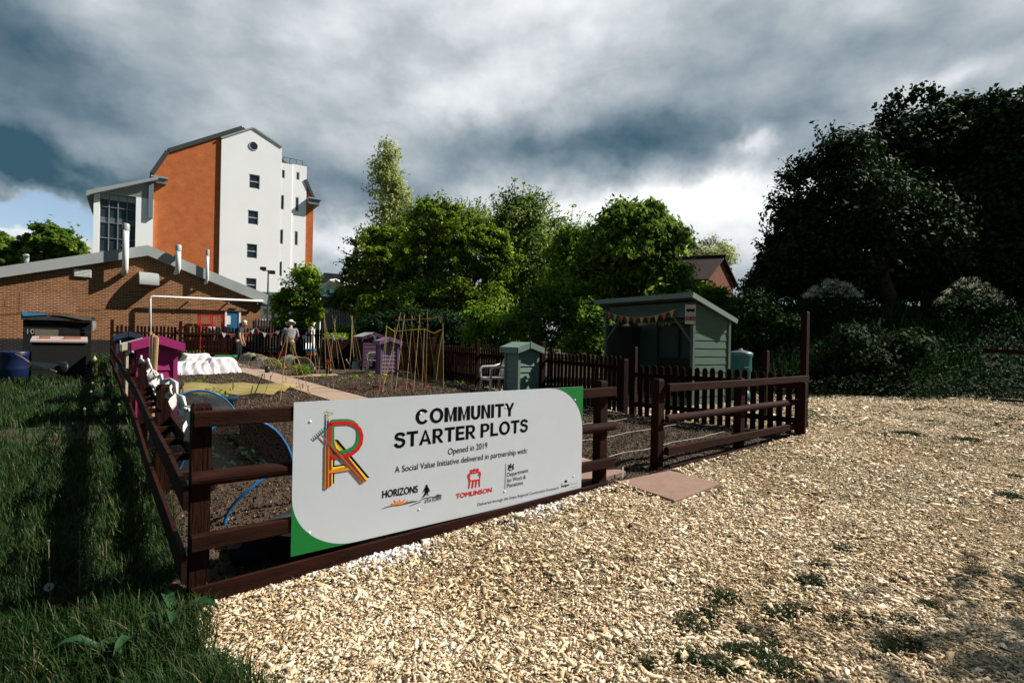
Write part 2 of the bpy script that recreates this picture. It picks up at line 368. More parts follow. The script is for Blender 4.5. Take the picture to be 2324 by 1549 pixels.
for (y0, y1, dens, sz) in ((1.3, 3.0, 26000, 1.0), (3.0, 4.6, 14000, 1.15), (4.6, 7.5, 5000, 1.4), (7.5, 14.5, 1400, 2.0)):
    x, y = scatter_xy(-2.2, 1.3*y1+2.4, y0, y1, dens, lambda a, b: in_chips(a, b) & off_slab(a, b) & off_tufts(a, b))
    thin = fbm(x, y, .8, 3)+.35*fbm(x, y, 4, 2); k = RNG.random(len(x)) < np.clip(1.9*thin-.45, .25, 1); x, y = x[k], y[k]
    n = len(x); Ln = np.clip(RNG.lognormal(math.log(.0092), .66, n), .0045, .07)*sz
    d = np.stack([Ln, Ln*RNG.uniform(.14, .46, n)**1.0, np.minimum(Ln, .05)*RNG.uniform(.07, .18, n)], 1)
    pile = .018*fbm(x, y, 3.2, 3)+RNG.uniform(0, .016, n)
    t, s = ts(x, y); pile += .04*np.exp(-np.abs(s+.12)/.16)*(s < 0)
    C = np.stack([x, y, g(y)+.006+pile], 1)
    V, Fc = boxes_np(C, RNG.uniform(0, 6.28, n), RNG.normal(0, .22, n), RNG.normal(0, .34, n), d)
    c = np.clip(RNG.normal(.70, .23, n)-.20*np.clip((.52-fbm(x, y, 2.3, 3))*5, 0, 1)-.12*(Ln < .016), 0, 1); c[RNG.random(n) < .07] = .02
    VV.append(V); FF.append(Fc+base); CC.append(np.repeat(c, 8)); base += len(V)
m_chip = MV('wood_chip', [(0, (.045, .03, .016)), (.12, (.27, .175, .085)), (.42, (.56, .41, .24)), (.7, (.72, .56, .39)), (1, (.80, .69, .53))], rough=.85)
tag(npmesh('wood_chips', np.concatenate(VV), np.concatenate(FF), m_chip, np.concatenate(CC)), 'loose pale wood chips covering the foreground', 'wood chips', kind='stuff')
# white pebbles along the foot of the front board
n = 430; t = np.concatenate([RNG.normal(.62, .14, 270), RNG.uniform(-.2, 2.7, 60), RNG.normal(1.9, .25, 100)]); s = -.05-np.abs(RNG.normal(0, .06, n))
p = np.array([P(a, b) for a, b in zip(t, s)]); z = RNG.uniform(.012, .022, n)
p[:, 2] += .03+RNG.uniform(0, .03, n)
V, Fc = boxes_np(p, RNG.uniform(0, 6, n), RNG.normal(0, .5, n), RNG.normal(0, .5, n), np.stack([z*1.3, z, z*.8], 1)*RNG.uniform(.6, 1.5, (n, 1)))
tag(npmesh('white_pebbles', V, Fc, MV('pebble', [(0, (.55, .55, .58)), (1, (.75, .75, .78))], .6), np.repeat(RNG.random(n), 8)), 'white pebbles strewn along the foot of the fence board', 'pebbles', kind='stuff')
# soil crumbs
VV, FF, CC = [], [], []; base = 0
for y0, y1, dens, sz in ((3, 8, 900, .011), (8, 16, 260, .020)):
    x, y = scatter_xy(-12, 4.5, y0, y1, dens, lambda a, b: in_plot(a, b) & ~on_path(a, b)); n = len(x)
    C = np.stack([x, y, g(y)+.02+soil_h(x, y)], 1); d = RNG.uniform(.4, 1.5, (n, 3))*sz
    V, Fc = boxes_np(C, RNG.uniform(0, 6, n), RNG.normal(0, .5, n), RNG.normal(0, .5, n), d); c = RNG.random(n)**3
    VV.append(V); FF.append(Fc+base); CC.append(np.repeat(c, 8)); base += len(V)
tag(npmesh('soil_crumbs', np.concatenate(VV), np.concatenate(FF), MV('crumb', [(0, (.035, .022, .014)), (.8, (.09, .06, .04)), (1, (.24, .19, .14))], .95), np.concatenate(CC)), 'crumbs and small stones on the dug beds', 'soil', kind='stuff')
# grass blades
def blades(x, y, z, h, wdt, lean=.5):
    n = len(x); a = RNG.uniform(0, 6.28, n); dx, dy = np.cos(a), np.sin(a); px, py = -dy, dx
    b = RNG.uniform(.1, 1, n)*lean; V = np.zeros((n, 7, 3)); B = np.stack([x, y, z], 1)
    for k, (u, wk) in enumerate(((0, 1), (.45, .8), (.8, .5))):
        c = B+np.stack([dx*h*b*u*u, dy*h*b*u*u, h*u*(1-.25*b*u)], 1); e = np.stack([px, py, 0*px], 1)*(wdt*wk/2)[:, None]
        V[:, 2*k], V[:, 2*k+1] = c-e, c+e
    V[:, 6] = B+np.stack([dx*h*b, dy*h*b, h*(1-.3*b)], 1)
    k = np.arange(n)[:, None]*7
    q = np.concatenate([k+np.array((0, 1, 3, 2)), k+np.array((2, 3, 5, 4)), k+np.array((4, 5, 6, 6))])
    return V.reshape(-1, 3), q
def tri_fix(q):                                    # degenerate last quads become triangles fanned as quads: split all into tris
    return np.concatenate([q[:, (0, 1, 2)], q[q[:, 2] != q[:, 3]][:, (0, 2, 3)]])
def in_lawn(x, y):
    t, s = ts(x, y); n = .2*(fbm(x, y, 1.3, 3)-.5)
    left = (t < -.42) & (s > -.4) | (s <= .1) & (x < -1.64+.5*n+1.35*np.maximum(0, 2.58-y)+.08*RNG.random(len(x)))
    bare = (fbm(x+3, y, .75, 3) > .66) & (RNG.random(len(x)) > .3)
    return left & ~bare
VV, FF, CC = [], [], []; base = 0
for y0, y1, dens, wd, hh in ((1.0, 3.4, 7500, .0055, .135), (3.4, 6, 3400, .007, .14), (6, 11, 1000, .011, .14), (11, 26, 260, .022, .14)):
    x, y = scatter_xy(-1.25*y1, 0, y0, y1, dens, in_lawn); n = len(x)
    hv = hh*(.45+1.1*fbm(x, y, 2.4, 3))*RNG.uniform(.5, 1.3, n)
    V, q = blades(x, y, g(y)-.005, hv, wd*RNG.uniform(.6, 1.4, n), .8); V = V; q = tri_fix(q)
    c = np.clip(.45*fbm(x, y, 1.7, 3)+.5*RNG.random(n), 0, 1); c[RNG.random(n) < .045] = 1
    VV.append(V); FF.append(q+base); CC.append(np.repeat(c, 7)); base += len(V)
m_grass = MV('grass_blade', [(0, (.0045, .014, .004)), (.4, (.012, .034, .007)), (.75, (.036, .078, .015)), (.94, (.09, .13, .035)), (1, (.17, .145, .065))], .6, .2, .3)
tag(npmesh('grass', np.concatenate(VV), np.concatenate(FF), m_grass, np.concatenate(CC)), 'long dark grass growing left of the fence', 'grass', kind='stuff')
# tufts poking through the chips
VV, FF, CC = [], [], []; base = 0
for px, py, rr in TUFTS:
    c = gp(px, py); n = int(800*(rr/.1)**1.6); a = RNG.uniform(0, 6.28, n); r_ = rr*np.sqrt(RNG.random(n))*RNG.uniform(.4, 1.1, n)
    x, y = c[0]+r_*np.cos(a)*1.2, c[1]+r_*np.sin(a)
    V, q = blades(x, y, g(y), RNG.uniform(.015, .06, n)*(1.15-r_/rr*.5), RNG.uniform(.002, .0042, n)*(1 if c[1] < 4 else 1.8), 1.0); q = tri_fix(q)
    VV.append(V); FF.append(q+base); CC.append(np.repeat(RNG.uniform(.1, .75, n), 7)); base += len(V)
# moss-like short green between the chips, thicker in patches
x, y = scatter_xy(-2, 12, 1.5, 13, 1500, lambda a, b: in_chips(a, b) & (fbm(a, b, 1.1, 3) < .50)); n = len(x)
V, q = blades(x, y, g(y), RNG.uniform(.008, .03, n)*(1+y/14), RNG.uniform(.002, .004, n)*(1+y/5), 1.0); q = tri_fix(q)
VV.append(V); FF.append(q+base); CC.append(np.repeat(RNG.uniform(0, .6, n), 7)); base += len(V)
tag(npmesh('grass_tufts', np.concatenate(VV), np.concatenate(FF), m_grass, np.concatenate(CC)), 'tufts of grass coming up through the wood chips', 'grass', kind='stuff')
# ================================================================= FENCES
m_rail = M('brown_stained_timber', (.032, .0095, .0055), (.009, .0032, .0023), rough=.75, scale=3, stretch=(1, 1, 8), bump=.35, bscale=30, spec=.08)
m_pick = M('picket_brown', (.024, .0068, .004), (.011, .0038, .0026), rough=.8, scale=5, bump=.3, bscale=30, spec=.06)
m_post = M('brown_stained_post', (.030, .009, .0052), (.009, .0032, .0023), rough=.8, scale=5, stretch=(5, 5, .5), bump=.5, bscale=14, spec=.08)
def post(parent, x, y, z0, z1, w=.095, cham=.012, rz=ANG, name='post'):
    m = MB(); m.box((x, y, (z0+z1)/2-cham), (w, w, z1-z0-2*cham), rz)
    r = Matrix.Rotation(rz, 3, 'Z'); k = len(m.v)
    for zz, q in ((z1-2*cham, w/2), (z1-.3*cham, w/2-cham)):
        for a, b in ((-1, -1), (1, -1), (1, 1), (-1, 1)): m.v.append(tuple(Vector((x, y, zz))+r @ Vector((a*q, b*q, 0))))
    m.f += [(k+i, k+(i+1) % 4, k+4+(i+1) % 4, k+4+i) for i in range(4)]+[(k+4, k+5, k+6, k+7)]
    return m.build(name, m_post, parent)
def lv(t, s, z): return P(t, s, z)
def rail_rect(parent, t0, t1, s, z, h, d, sag=0, name='rail', mat=None):
    m = MB(); n = 6; k = 0
    for i in range(n+1):
        u = i/n; t = t0+(t1-t0)*u; zz = z(u) if callable(z) else z
        zz -= sag*4*u*(1-u)
        for a, b in ((0, -h/2), (d, -h/2), (d, h/2), (0, h/2)): m.v.append(tuple(P(t, s+a, zz+b)))
    for i in range(n):
        for j in range(4): a, b = i*4+j, i*4+(j+1) % 4; m.f.append((a, b, b+4, a+4))
    m.f += [(3, 2, 1, 0), (4*n, 4*n+1, 4*n+2, 4*n+3)]
    return m.build(name, mat or m_rail, parent, bevel=.005)
def rail_half(parent, t0, t1, s, z, r):
    m = MB(); n = 6; arc = [(math.cos(a), math.sin(a)) for a in np.linspace(math.pi/2, 3*math.pi/2, 9)]
    for i in range(n+1):
        t = t0+(t1-t0)*i/n
        for c, d in arc: m.v.append(tuple(P(t, s+r+c*r, z+d*r*.95+.004*math.sin(5*i))))
    k = len(arc)
    for i in range(n):
        for j in range(k): a, b = i*k+j, i*k+(j+1) % k; m.f.append((a, b, b+k, a+k))
    m.f += [tuple(range(k-1, -1, -1)), tuple(range(n*k, n*k+k))]
    return m.build('rail', m_rail, parent)
def front(name, label, t0, t1, posts, r0, r1):
    f = thing(name, label, 'fence', P(t0, .1), 'post and rail fences along the front')
    for t, ztop in posts: p = P(t, .112); post(f, p[0], p[1], g(p[1])-.15, ztop)
    rail_rect(f, r0, r1, .006, 1.045, .085, .055, .006); rail_half(f, r0, r1, .010, .715, .045); rail_rect(f, r0, r1, .006, .375, .085, .055, .0)
    return f
f1 = front('post_and_rail_fence', 'dark brown post and rail fence carrying the white sign', -.455, 2.9, [(-.44, 1.125), (1.22, 1.07), (2.86, 1.15)], -.49, 2.97)
f2 = front('post_and_rail_fence', 'dark brown post and rail fence right of the gate opening', 3.74, 7.3, [(3.76, 1.14), (5.47, 1.10), (7.22, 1.045)], 3.815, 7.28)
for o, (a, b) in ((f1, (-.49, 2.84)), (f2, (3.82, 7.25))):
    rail_rect(o, a, b, -.018, lambda u, a=a, b=b: .5*(g(P(a+(b-a)*u, 0)[1]))+.05, .20, .022, name='gravel_board')
m_sill = m_rail
tag(rail_rect(None, 2.86, 3.74, -.012, lambda u: g(P(2.9+.84*u, 0)[1])+.005, .06, .022, name='edging_board'), 'low brown board across the foot of the gate opening', 'edging')

# left fence: posts between double boards
lf = thing('double_rail_fence', 'dark brown fence with double boards along the grass at left', 'fence', P(-.455, 9))
SL = [2.0, 4.4, 6.8, 9.2, 11.6, 14.0, 16.4, 18.8, 20.45]
for k, s in enumerate(SL):
    p = P(-.455, s); post(lf, p[0], p[1], g(p[1])-.1, g(p[1])+.98+.02*math.sin(k*3), .10)
def long_board(parent, t, s0, s1, dz, h, d, wob=.008, name='board'):
    m = MB(); n = 26
    for i in range(n+1):
        s = s0+(s1-s0)*i/n; p = P(t, s); zz = g(p[1])+dz+wob*math.sin(i*1.7)+wob*.7*math.sin(i*.6+1); tw = wob*1.4*math.sin(i*.9+2)
        for a, b in ((-d/2, -h/2), (d/2, -h/2), (d/2, h/2), (-d/2, h/2)): q = P(t+a+tw, s); m.v.append((q[0], q[1], zz+b))
    for i in range(n):
        for j in range(4): a, b = i*4+j, i*4+(j+1) % 4; m.f.append((a, b, b+4, a+4))
    m.f += [(3, 2, 1, 0), (4*n, 4*n+1, 4*n+2, 4*n+3)]
    return m.build(name, m_rail, parent)
long_board(lf, -.522, .03, 20.4, .62, .13, .024, .006); long_board(lf, -.524, .03, 20.4, .24, .15, .024, .006)
long_board(lf, -.385, .12, 20.4, .66, .11, .026)
for s in np.arange(.35, 20.3, .46):
    if min(abs(s-q) for q in SL) < .12: continue
    m = MB(); p = P(-.465, s); m.box((p[0], p[1], g(p[1])+.655), (.135, .045, .045), ANG); m.build('spacer', m_rail, lf)

# picket fences
def pickets(a, b, h, parent, sp=.118, w=.078, off=.05, th=.018, nrm=None):
    a, b = np.array(a[:2], float), np.array(b[:2], float); d = b-a; ln = np.hypot(*d); d /= ln; nm = np.array((-d[1], d[0])) if nrm is None else np.array(nrm)
    m = MB(); n = int((ln-.12)/sp)
    for i in range(n):
        u = .10+(i+.5)*(ln-.2)/n; c = a+d*u+nm*off; z0 = g(c[1])+.05+random.uniform(-.01, .01); hh = h+random.uniform(-.012, .012); k = w/2
        poly = [(-k, 0), (k, 0), (k, hh-.045), (k*.72, hh-.014), (0, hh), (-k*.72, hh-.014), (-k, hh-.045)]
        tl = random.uniform(-.008, .008); poly = [(x+tl*y, y) for x, y in poly]
        m.prism(poly, (c[0], c[1], z0), (d[0], d[1], 0), (0, 0, 1), (nm[0], nm[1], 0), th)
    m.build('picket_panel', m_pick, parent)
    r_ = MB()
    for f_ in (.22, .80):
        pa, pb = a+nm*(off-.026), b+nm*(off-.026)
        r_.beam((pa[0], pa[1], g(pa[1])+.05+h*f_), (pb[0], pb[1], g(pb[1])+.05+h*f_), .045, .075)
    for i, f_ in enumerate((.22, .80)):
        q = MB(); pa, pb = a+nm*(off-.026), b+nm*(off-.026); q.beam((pa[0], pa[1], g(pa[1])+.05+h*f_), (pb[0], pb[1], g(pb[1])+.05+h*f_), .045, .075); q.build('rail', m_rail, parent)
def picket_fence(name, label, pts, ph, h, off, group=None, tall=()):
    f = thing(name, label, 'picket fence', (pts[0][0], pts[0][1], g(pts[0][1])), group)
    for i, (x, y) in enumerate(pts):
        a = pts[min(i+1, len(pts)-1)]; b = pts[max(i-1, 0)]; post(f, x, y, g(y)-.1, g(y)+(ph[i] if hasattr(ph, '__len__') else ph), .10, rz=math.atan2(a[1]-b[1], a[0]-b[0]))
    for p, q in zip(pts[:-1], pts[1:]): pickets(p, q, h, f, off=off)
    return f
picket_fence('picket_fence', 'brown picket fence from the front corner to the tall post', [(4.13, 7.38), (2.09, 8.9)], [.80, 1.22], .87, .05)
pr = [(2.09-2.97*v, 8.9+4.5*v) for v in (0.04, .4826, 1.0)]
pr += [(-.88-.545*k, 13.4+.826*k) for k in (2.75, 5.5, 8.2, 10.9, 12.85)]
picket_fence('picket_fence', 'long brown picket fence running back past the green store', pr, [1.0, 1.25, 1.25, 1.25, 1.3, 1.3, 1.3, 1.35], .98, -.05)
fb = [(-10.5+.781*q, 22+.624*q) for q in (-5.1, -3.0, -.9, 1.2, 3.25)]
picket_fence('picket_fence', 'tall brown picket fence across the far end behind the two gardeners', fb, 1.62, 1.36, .05)
# taller gate posts near the front right corner
for px, py, Yd, lab in ((1738, 794, 8.9, 'shorter brown timber post beyond the right picket fence'), (1828, 706, 8.3, 'tall brown timber post at the right front corner')):
    q = at(px, py, Yd); o = post(None, q[0], q[1], g(q[1])-.1, q[2], .095, name='timber_post'); tag(o, lab, 'post', 'timber posts at the right corner')

# paving slabs at the gate
m_slab = M('brown_slab', (.30, .19, .145), (.22, .14, .11), rough=.9, scale=14, bump=.5, bscale=160)
def slab(name, pts, z, th, label):
    m = MB(); k = [(p[0], p[1], g(p[1])+z) for p in pts]; m.add(k+[(a, b, c-th) for a, b, c in k], [(0, 1, 2, 3), (1, 0, 4, 5), (2, 1, 5, 6), (3, 2, 6, 7), (0, 3, 7, 4), (7, 6, 5, 4)])
    return tag(m.build(name, m_slab, bevel=.006), label, 'paving slab')
slab('paving_slab', SLAB, .05, .045, 'brown paving slab lying on the wood chips at the gate')
slab('paving_slab', [P(2.42, .16), P(3.32, .16), P(3.32, .72), P(2.42, .72)], .062, .05, 'brown paving slab inside the gate behind the sign corner')

# ================================================================= SIGN
sg = thing('sign_board', 'large white community plots sign with green corners on the front fence', 'sign', P(1.22, 0, .2))
def uv(px, py):                                    # pixel -> sign plane (t, z)
    d = ray(px, py); n = np.array((SX, SY)); Yd = (np.array((OX, OY)) @ n)/(d[:2] @ n)
    x, y = d[0]*Yd, Yd; return np.array((ts(x, y)[0], EYE+d[2]*Yd))
cs = [uv(666, 912), uv(1323, 877), uv(1320, 1110), uv(661, 1262)]
u0, u1 = (cs[0][0]+cs[3][0])/2, (cs[1][0]+cs[2][0])/2; v0, v1 = (cs[2][1]+cs[3][1])/2, (cs[0][1]+cs[1][1])/2
print('sign', u0, u1, v0, v1)
def plain(name, c, rough=.45, spec=.4): return M(name, c, tuple(x*.94 for x in c), rough=rough, scale=3, spec=spec)
m_white = plain('sign_white', (.49, .53, .585), .65, .2); m_green = plain('sign_green', (.006, .155, .03), .6, .2); m_black = plain('sign_black', (.003, .003, .006), .7, .05)
EX, EY, EZ = Vector((TX, TY, 0)), Vector((0, 0, 1)), Vector((SX, SY, 0))
def flat(polys, name, mat, lay, parent=None, depth=.0012):   # raised vinyl / print layers on the sign face, lay = layer number
    m = MB()
    for p in polys: m.prism(p, Vector((OX, OY, 0))-EZ*(.0002+.0012*lay), EX, EY, EZ*-1, depth)
    for i in range(len(m.f)): pass
    return m.build(name, mat, parent if parent is not None else sg)
m = MB(); m.prism([(u0, v0), (u1, v0), (u1, v1), (u0, v1)], (OX, OY, 0), EX, EY, EZ, .005); m.build('panel', m_white, sg)
ga, gb = uv(664, 1128), uv(807, 1228); gc, gd = uv(1322, 972), uv(1248, 880)
ea, eb = gb[0]-u0, ga[1]-v0
flat([[(u0, v0), (gb[0], v0)]+[(gb[0]-ea*math.sin(a), v0+eb-eb*math.cos(a)) for a in np.linspace(.04, math.pi/2, 24)]], 'green_corner', m_green, 0)
ea, eb = u1-gd[0], v1-gc[1]
flat([[(u1, v1), (gd[0], v1)]+[(gd[0]+ea*math.sin(a), v1-eb+eb*math.cos(a)) for a in np.linspace(.04, math.pi/2, 24)]], 'green_corner', m_green, 0)
m_cap = plain('screw_cap', (.8, .82, .78))
for px, py in ((704, 956), (955, 937), (1148, 924), (1305, 907), (702, 1208), (951, 1155), (1145, 1114), (1302, 1080)):
    a = uv(px, py); mm = MB(); mm.lathe([(.0085, 0), (.0075, .002), (.004, .0035), (0, .004)], (0, 0, 0), 12); me_rot = Matrix((EX, EY, -EZ)).transposed()
    mm.v = [tuple(me_rot @ Vector(v)+Vector((OX, OY, 0))+EX*float(a[0])+EY*float(a[1])-EZ*.0012) for v in mm.v]; mm.build('screw_cap', m_cap, sg, smooth=True)
def text_polys(body, offset=0.0, shear=0):
    c = bpy.data.curves.new('txt', 'FONT'); c.body = body; c.size = 1; c.offset = offset; c.shear = shear; c.resolution_u = 4
    o = bpy.data.objects.new('txt', c); col.objects.link(o); dg = bpy.context.evaluated_depsgraph_get(); me = bpy.data.meshes.new_from_object(o.evaluated_get(dg))
    V = np.array([v.co[:2] for v in me.vertices]); Fc = [tuple(p.vertices) for p in me.polygons]
    bpy.data.objects.remove(o); bpy.data.curves.remove(c); bpy.data.meshes.remove(me); return V, Fc
def write(body, bl, br, cap, mat, parent, frame, lay, offset=0.0, name='lettering', shear=0, capref='H', bold=0):
    """body fitted so its left/right ends sit at bl/br (frame coordinates), capital height cap"""
    V, Fc = text_polys(body, offset, shear); H, _ = text_polys(capref, offset); ch = H[:, 1].max()-H[:, 1].min(); b0 = H[:, 1].min()
    x0, x1 = V[:, 0].min(), V[:, 0].max(); s_ = (br[0]-bl[0])/(x1-x0)
    mbd = MB(); O_, ex, ey, ez = frame; n = len(V)
    w_ = bold*cap
    for k_, (ox, oy) in enumerate(((0, 0), (-w_, 0), (w_, 0), (0, w_), (0, -w_)) if bold else ((0, 0),)):     # heavier weights: the outline laid down again, shifted by a stroke
        mbd.add([O_+ex*float(bl[0]+(v[0]-x0)*s_+ox)+ey*float(bl[1]+(br[1]-bl[1])*(v[0]-x0)/(x1-x0)+(v[1]-b0)*cap/ch+oy)-ez*(.0006+.0012*lay+.00003*k_) for v in V], Fc)
    return mbd.build(name, mat, parent)
FR = (Vector((OX, OY, 0)), EX, EY, EZ)
def sw(body, pl, pr, ptop, mat, off=0.0, **k):
    a, b, c = uv(*pl), uv(*pr), uv(*ptop); return write(body, a, b, c[1]-a[1], mat, sg, FR, 1, 0, bold=off, **k)
m_tx = plain('sign_text', (.006, .007, .012), .7, .05); m_red = plain('sign_red', (.55, .012, .014)); m_grey = plain('sign_grey', (.42, .44, .46))
def glyph_quads(ch):                                # heavy grotesque capitals, cap height 1; returns (polygons, advance)
    w = .215; bar = lambda x0, y0, x1, y1: [(x0, y0), (x1, y0), (x1, y1), (x0, y1)]
    def arc(cx, cy, rx, ry, a0, a1, n=14, wx=w, wy=.19):
        t_ = np.linspace(R(a0), R(a1), n); o = [(cx+rx*math.cos(a), cy+ry*math.sin(a)) for a in t_]; i = [(cx+(rx-wx)*math.cos(a), cy+(ry-wy)*math.sin(a)) for a in t_]
        return [[o[k], o[k+1], i[k+1], i[k]] for k in range(n-1)]
    if ch == 'C': return arc(.44, .5, .44, .52, 38, 322, 26), .84
    if ch == 'O': return arc(.455, .5, .455, .52, 0, 360, 33), .91
    if ch == 'M': return [bar(0, 0, w, 1), bar(.75-w, 0, .75, 1), [(w, 1), (w*1.0, .70), (.345, 0), (.375, 0), (.375, .28)], [(.75-w, 1), (.375, .28), (.375, 0), (.405, 0), (.75-w, .70)]], .75
    if ch == 'U': return [bar(0, .34, w, 1), bar(.69-w, .34, .69, 1)]+arc(.345, .34, .345, .36, 180, 360, 16), .69
    if ch == 'N': return [bar(0, 0, w, 1), bar(.69-w, 0, .69, 1), [(w, 1), (w, .72), (.69-w, 0), (.69-w, .28)]], .69
    if ch == 'I': return [bar(0, 0, w+.01, 1)], w+.01
    if ch == 'T': return [bar(0, 1-.19, .72, 1), bar(.36-w/2, 0, .36+w/2, 1-.19)], .72
    if ch == 'Y': return [bar(.385-w/2, 0, .385+w/2, .42), [(.385-w/2, .42), (.385+w/2, .42), (.21, 1), (0, 1)], [(.385+w/2, .42), (.77, 1), (.56, 1), (.385-w/2*.1, .56)]], .77
    if ch == 'A': return [[(0, 0), (.20, 0), (.47, 1), (.37, 1)], [(.82, 0), (.62, 0), (.37, 1), (.45, 1)], bar(.22, .22, .60, .37)], .82
    if ch == 'E': return [bar(0, 0, w, 1), bar(w, 1-.19, .63, 1), bar(w, .415, .59, .595), bar(w, 0, .65, .19)], .65
    if ch == 'L': return [bar(0, 0, w, 1), bar(w, 0, .62, .19)], .62
    if ch in 'PR':
        q = [bar(0, 0, w, 1), bar(w, 1-.16, .40, 1), bar(w, .385, .40, .54)]+arc(.40, .6925, .30, .3075, -90, 90, 16, w, .155)
        if ch == 'R': q = q+[[(.28, .385), (.47, .40), (.75, 0), (.53, 0)]]
        return q, .75 if ch == 'R' else .70
    if ch == 'S':
        sp = [(.60, .74), (.52, .87), (.35, .925), (.19, .895), (.105, .795), (.105, .69), (.17, .61), (.33, .55), (.48, .50), (.575, .42), (.585, .29), (.52, .15), (.36, .078), (.20, .10), (.10, .18), (.065, .30)]
        sp = [np.array(p) for p in sp]; L_, R_ = [], []
        for i, p in enumerate(sp): d = sp[min(i+1, len(sp)-1)]-sp[max(i-1, 0)]; d = d/np.hypot(*d); n_ = np.array((-d[1], d[0]))*.1; L_.append(tuple(p+n_)); R_.append(tuple(p-n_))
        return [[L_[i], L_[i+1], R_[i+1], R_[i]] for i in range(len(sp)-1)], .68
    return [], .22
def title(body, pl, pr, ptop):
    a, b, c = uv(*pl), uv(*pr), uv(*ptop); H_ = c[1]-a[1]; x, items = 0, []
    for ch in body: q, adv = glyph_quads(ch); k_ = 1.32 if ch == 'M' else 1.14; items.append((x, [[(u*k_, v) for u, v in p] for p in q])); x += adv*k_+.085
    s_ = (b[0]-a[0])/(x-.085); m = MB(); O_ = Vector((OX, OY, 0)); n_ = 0
    for x0, q in items:
        for p in q:
            n_ += 1; m.add([O_+EX*float(a[0]+(x0+u)*s_)+EY*float(a[1]+(b[1]-a[1])*(x0+u)/x+v*H_)-EZ*(.0012+.00002*(n_ % 7)) for u, v in p], [tuple(range(len(p)))])
    return m.build('lettering', m_black, sg)
title('COMMUNITY', (943, 963), (1167, 943), (943, 929)); title('STARTER PLOTS', (895, 1017), (1198, 979), (895, 982))
sw('Opened in 2019', (1017, 1031), (1106, 1016), (1017, 1017), m_tx)
sw('A Social Value Initiative delivered in partnership with:', (896, 1072), (1197, 1027), (896, 1058), m_tx)
sw('HORIZONS', (868, 1129), (948, 1116), (868, 1113), m_tx, .03)
sw('6TH FORM', (964, 1141), (1001, 1133), (964, 1133), m_tx, .012)
sw('TOMLINSON', (1035, 1130), (1116, 1115), (1035, 1120), m_red, .06)
sw('Department', (1151, 1081), (1199, 1070), (1151, 1072), m_tx)
sw('for Work &', (1151, 1094), (1193, 1085), (1151, 1085), m_tx)
sw('Pensions', (1151, 1106), (1187, 1098), (1151, 1097), m_tx)
sw('Delivered through the Scape Regional Construction framework', (1084, 1147), (1269, 1108), (1084, 1140.5), m_tx)
sw('Scape', (1274, 1105), (1291, 1101), (1274, 1099.5), m_tx, .05)
sw('Procure', (1294, 1100), (1312, 1096), (1294, 1094.5), m_grey)
def z3(x, y): return uv(690+x/5.7361, 910+y/5.7361)
def z4(x, y): return uv(1000+x/6.8353, 1020+y/6.8353)
def poly3(pts): return [tuple(z3(*p)) for p in pts]
def poly4(pts): return [tuple(z4(*p)) for p in pts]
def stroke(pts, w, tr):                            # quads along a polyline drawn in zoomed pixels
    pts = [np.array(p, float) for p in pts]; L_, R_ = [], []
    for i, p in enumerate(pts):
        d = pts[min(i+1, len(pts)-1)]-pts[max(i-1, 0)]; d /= np.hypot(*d); n_ = np.array((-d[1], d[0])); ww = w[i] if hasattr(w, '__len__') else w
        L_.append(tuple(tr(*(p+n_*ww/2)))); R_.append(tuple(tr(*(p-n_*ww/2))))
    return [[L_[i], L_[i+1], R_[i+1], R_[i]] for i in range(len(pts)-1)]
def disc(c, r, tr, n=16, ry=None): return [[tuple(tr(c[0]+r*math.cos(a), c[1]+(ry or r)*math.sin(a))) for a in np.linspace(0, 2*math.pi, n, endpoint=False)]]
C_ = {k: plain('sign_'+k, c) for k, c in dict(yellow=(.80, .62, .02), orange=(.70, .22, .015), maroon=(.22, .012, .012), leaf=(.012, .20, .05), teal=(.03, .10, .13), handle=(.25, .09, .06), bark=(.14, .06, .02), tan=(.45, .30, .12), navy=(.01, .03, .07)).items()}
E = lambda polys, mat, lay, name: flat(polys, name, mat, lay, depth=.0010)
E([poly3([(400, 500), (440, 498), (852, 990), (805, 1000)]), poly3([(370, 745), (397, 745), (393, 1065), (368, 1072)]), poly3([(362, 838), (520, 820), (535, 834), (385, 858)])], m_black, 0, 'emblem_black_stroke')
E([poly3([(390, 525), (412, 520), (835, 1015), (803, 1027)]), poly3([(392, 528), (415, 522), (515, 645), (430, 655)]), poly3([(356, 745), (373, 745), (371, 1086), (355, 1096)]), poly3([(360, 862), (540, 832), (570, 848), (360, 893)])], C_['yellow'], 1, 'emblem_yellow_stroke')
P_G = [(352, 262), (450, 254), (570, 252), (630, 268), (685, 312), (708, 380), (712, 450), (700, 530), (650, 600), (560, 645), (460, 668), (365, 675)]
E([poly3([(355, 270), (392, 270), (392, 690), (355, 690)])]+stroke(P_G, 46, z3), C_['leaf'], 2, 'emblem_green_stroke')
E([poly3([(345, 555), (520, 690), (552, 700), (812, 1035), (783, 1047)]), poly3([(320, 690), (357, 740), (356, 1098), (325, 1115)])], C_['maroon'], 2, 'emblem_maroon_stroke')
E([poly3([(318, 285), (360, 285), (360, 745), (318, 700)])]+stroke([(320, 298), (450, 282), (575, 278), (655, 302), (722, 362), (749, 450), (735, 550), (690, 625), (600, 690), (480, 718), (355, 730)], 48, z3), plain('emblem_red', (.52, .008, .008)), 3, 'emblem_red_stroke')
E([poly3([(270, 570), (322, 566), (322, 1122), (262, 1135)]), poly3([(315, 560), (348, 555), (792, 1045), (745, 1062)]), poly3([(320, 900), (575, 858), (600, 890), (322, 935)])], C_['orange'], 4, 'emblem_orange_stroke')
E([poly3([(288, 350), (318, 350), (308, 1130), (280, 1132)])], C_['bark'], 5, 'emblem_hoe_handle'); E([poly3([(295, 252), (318, 250), (318, 352), (292, 354)])], C_['navy'], 5, 'emblem_hoe_grip')
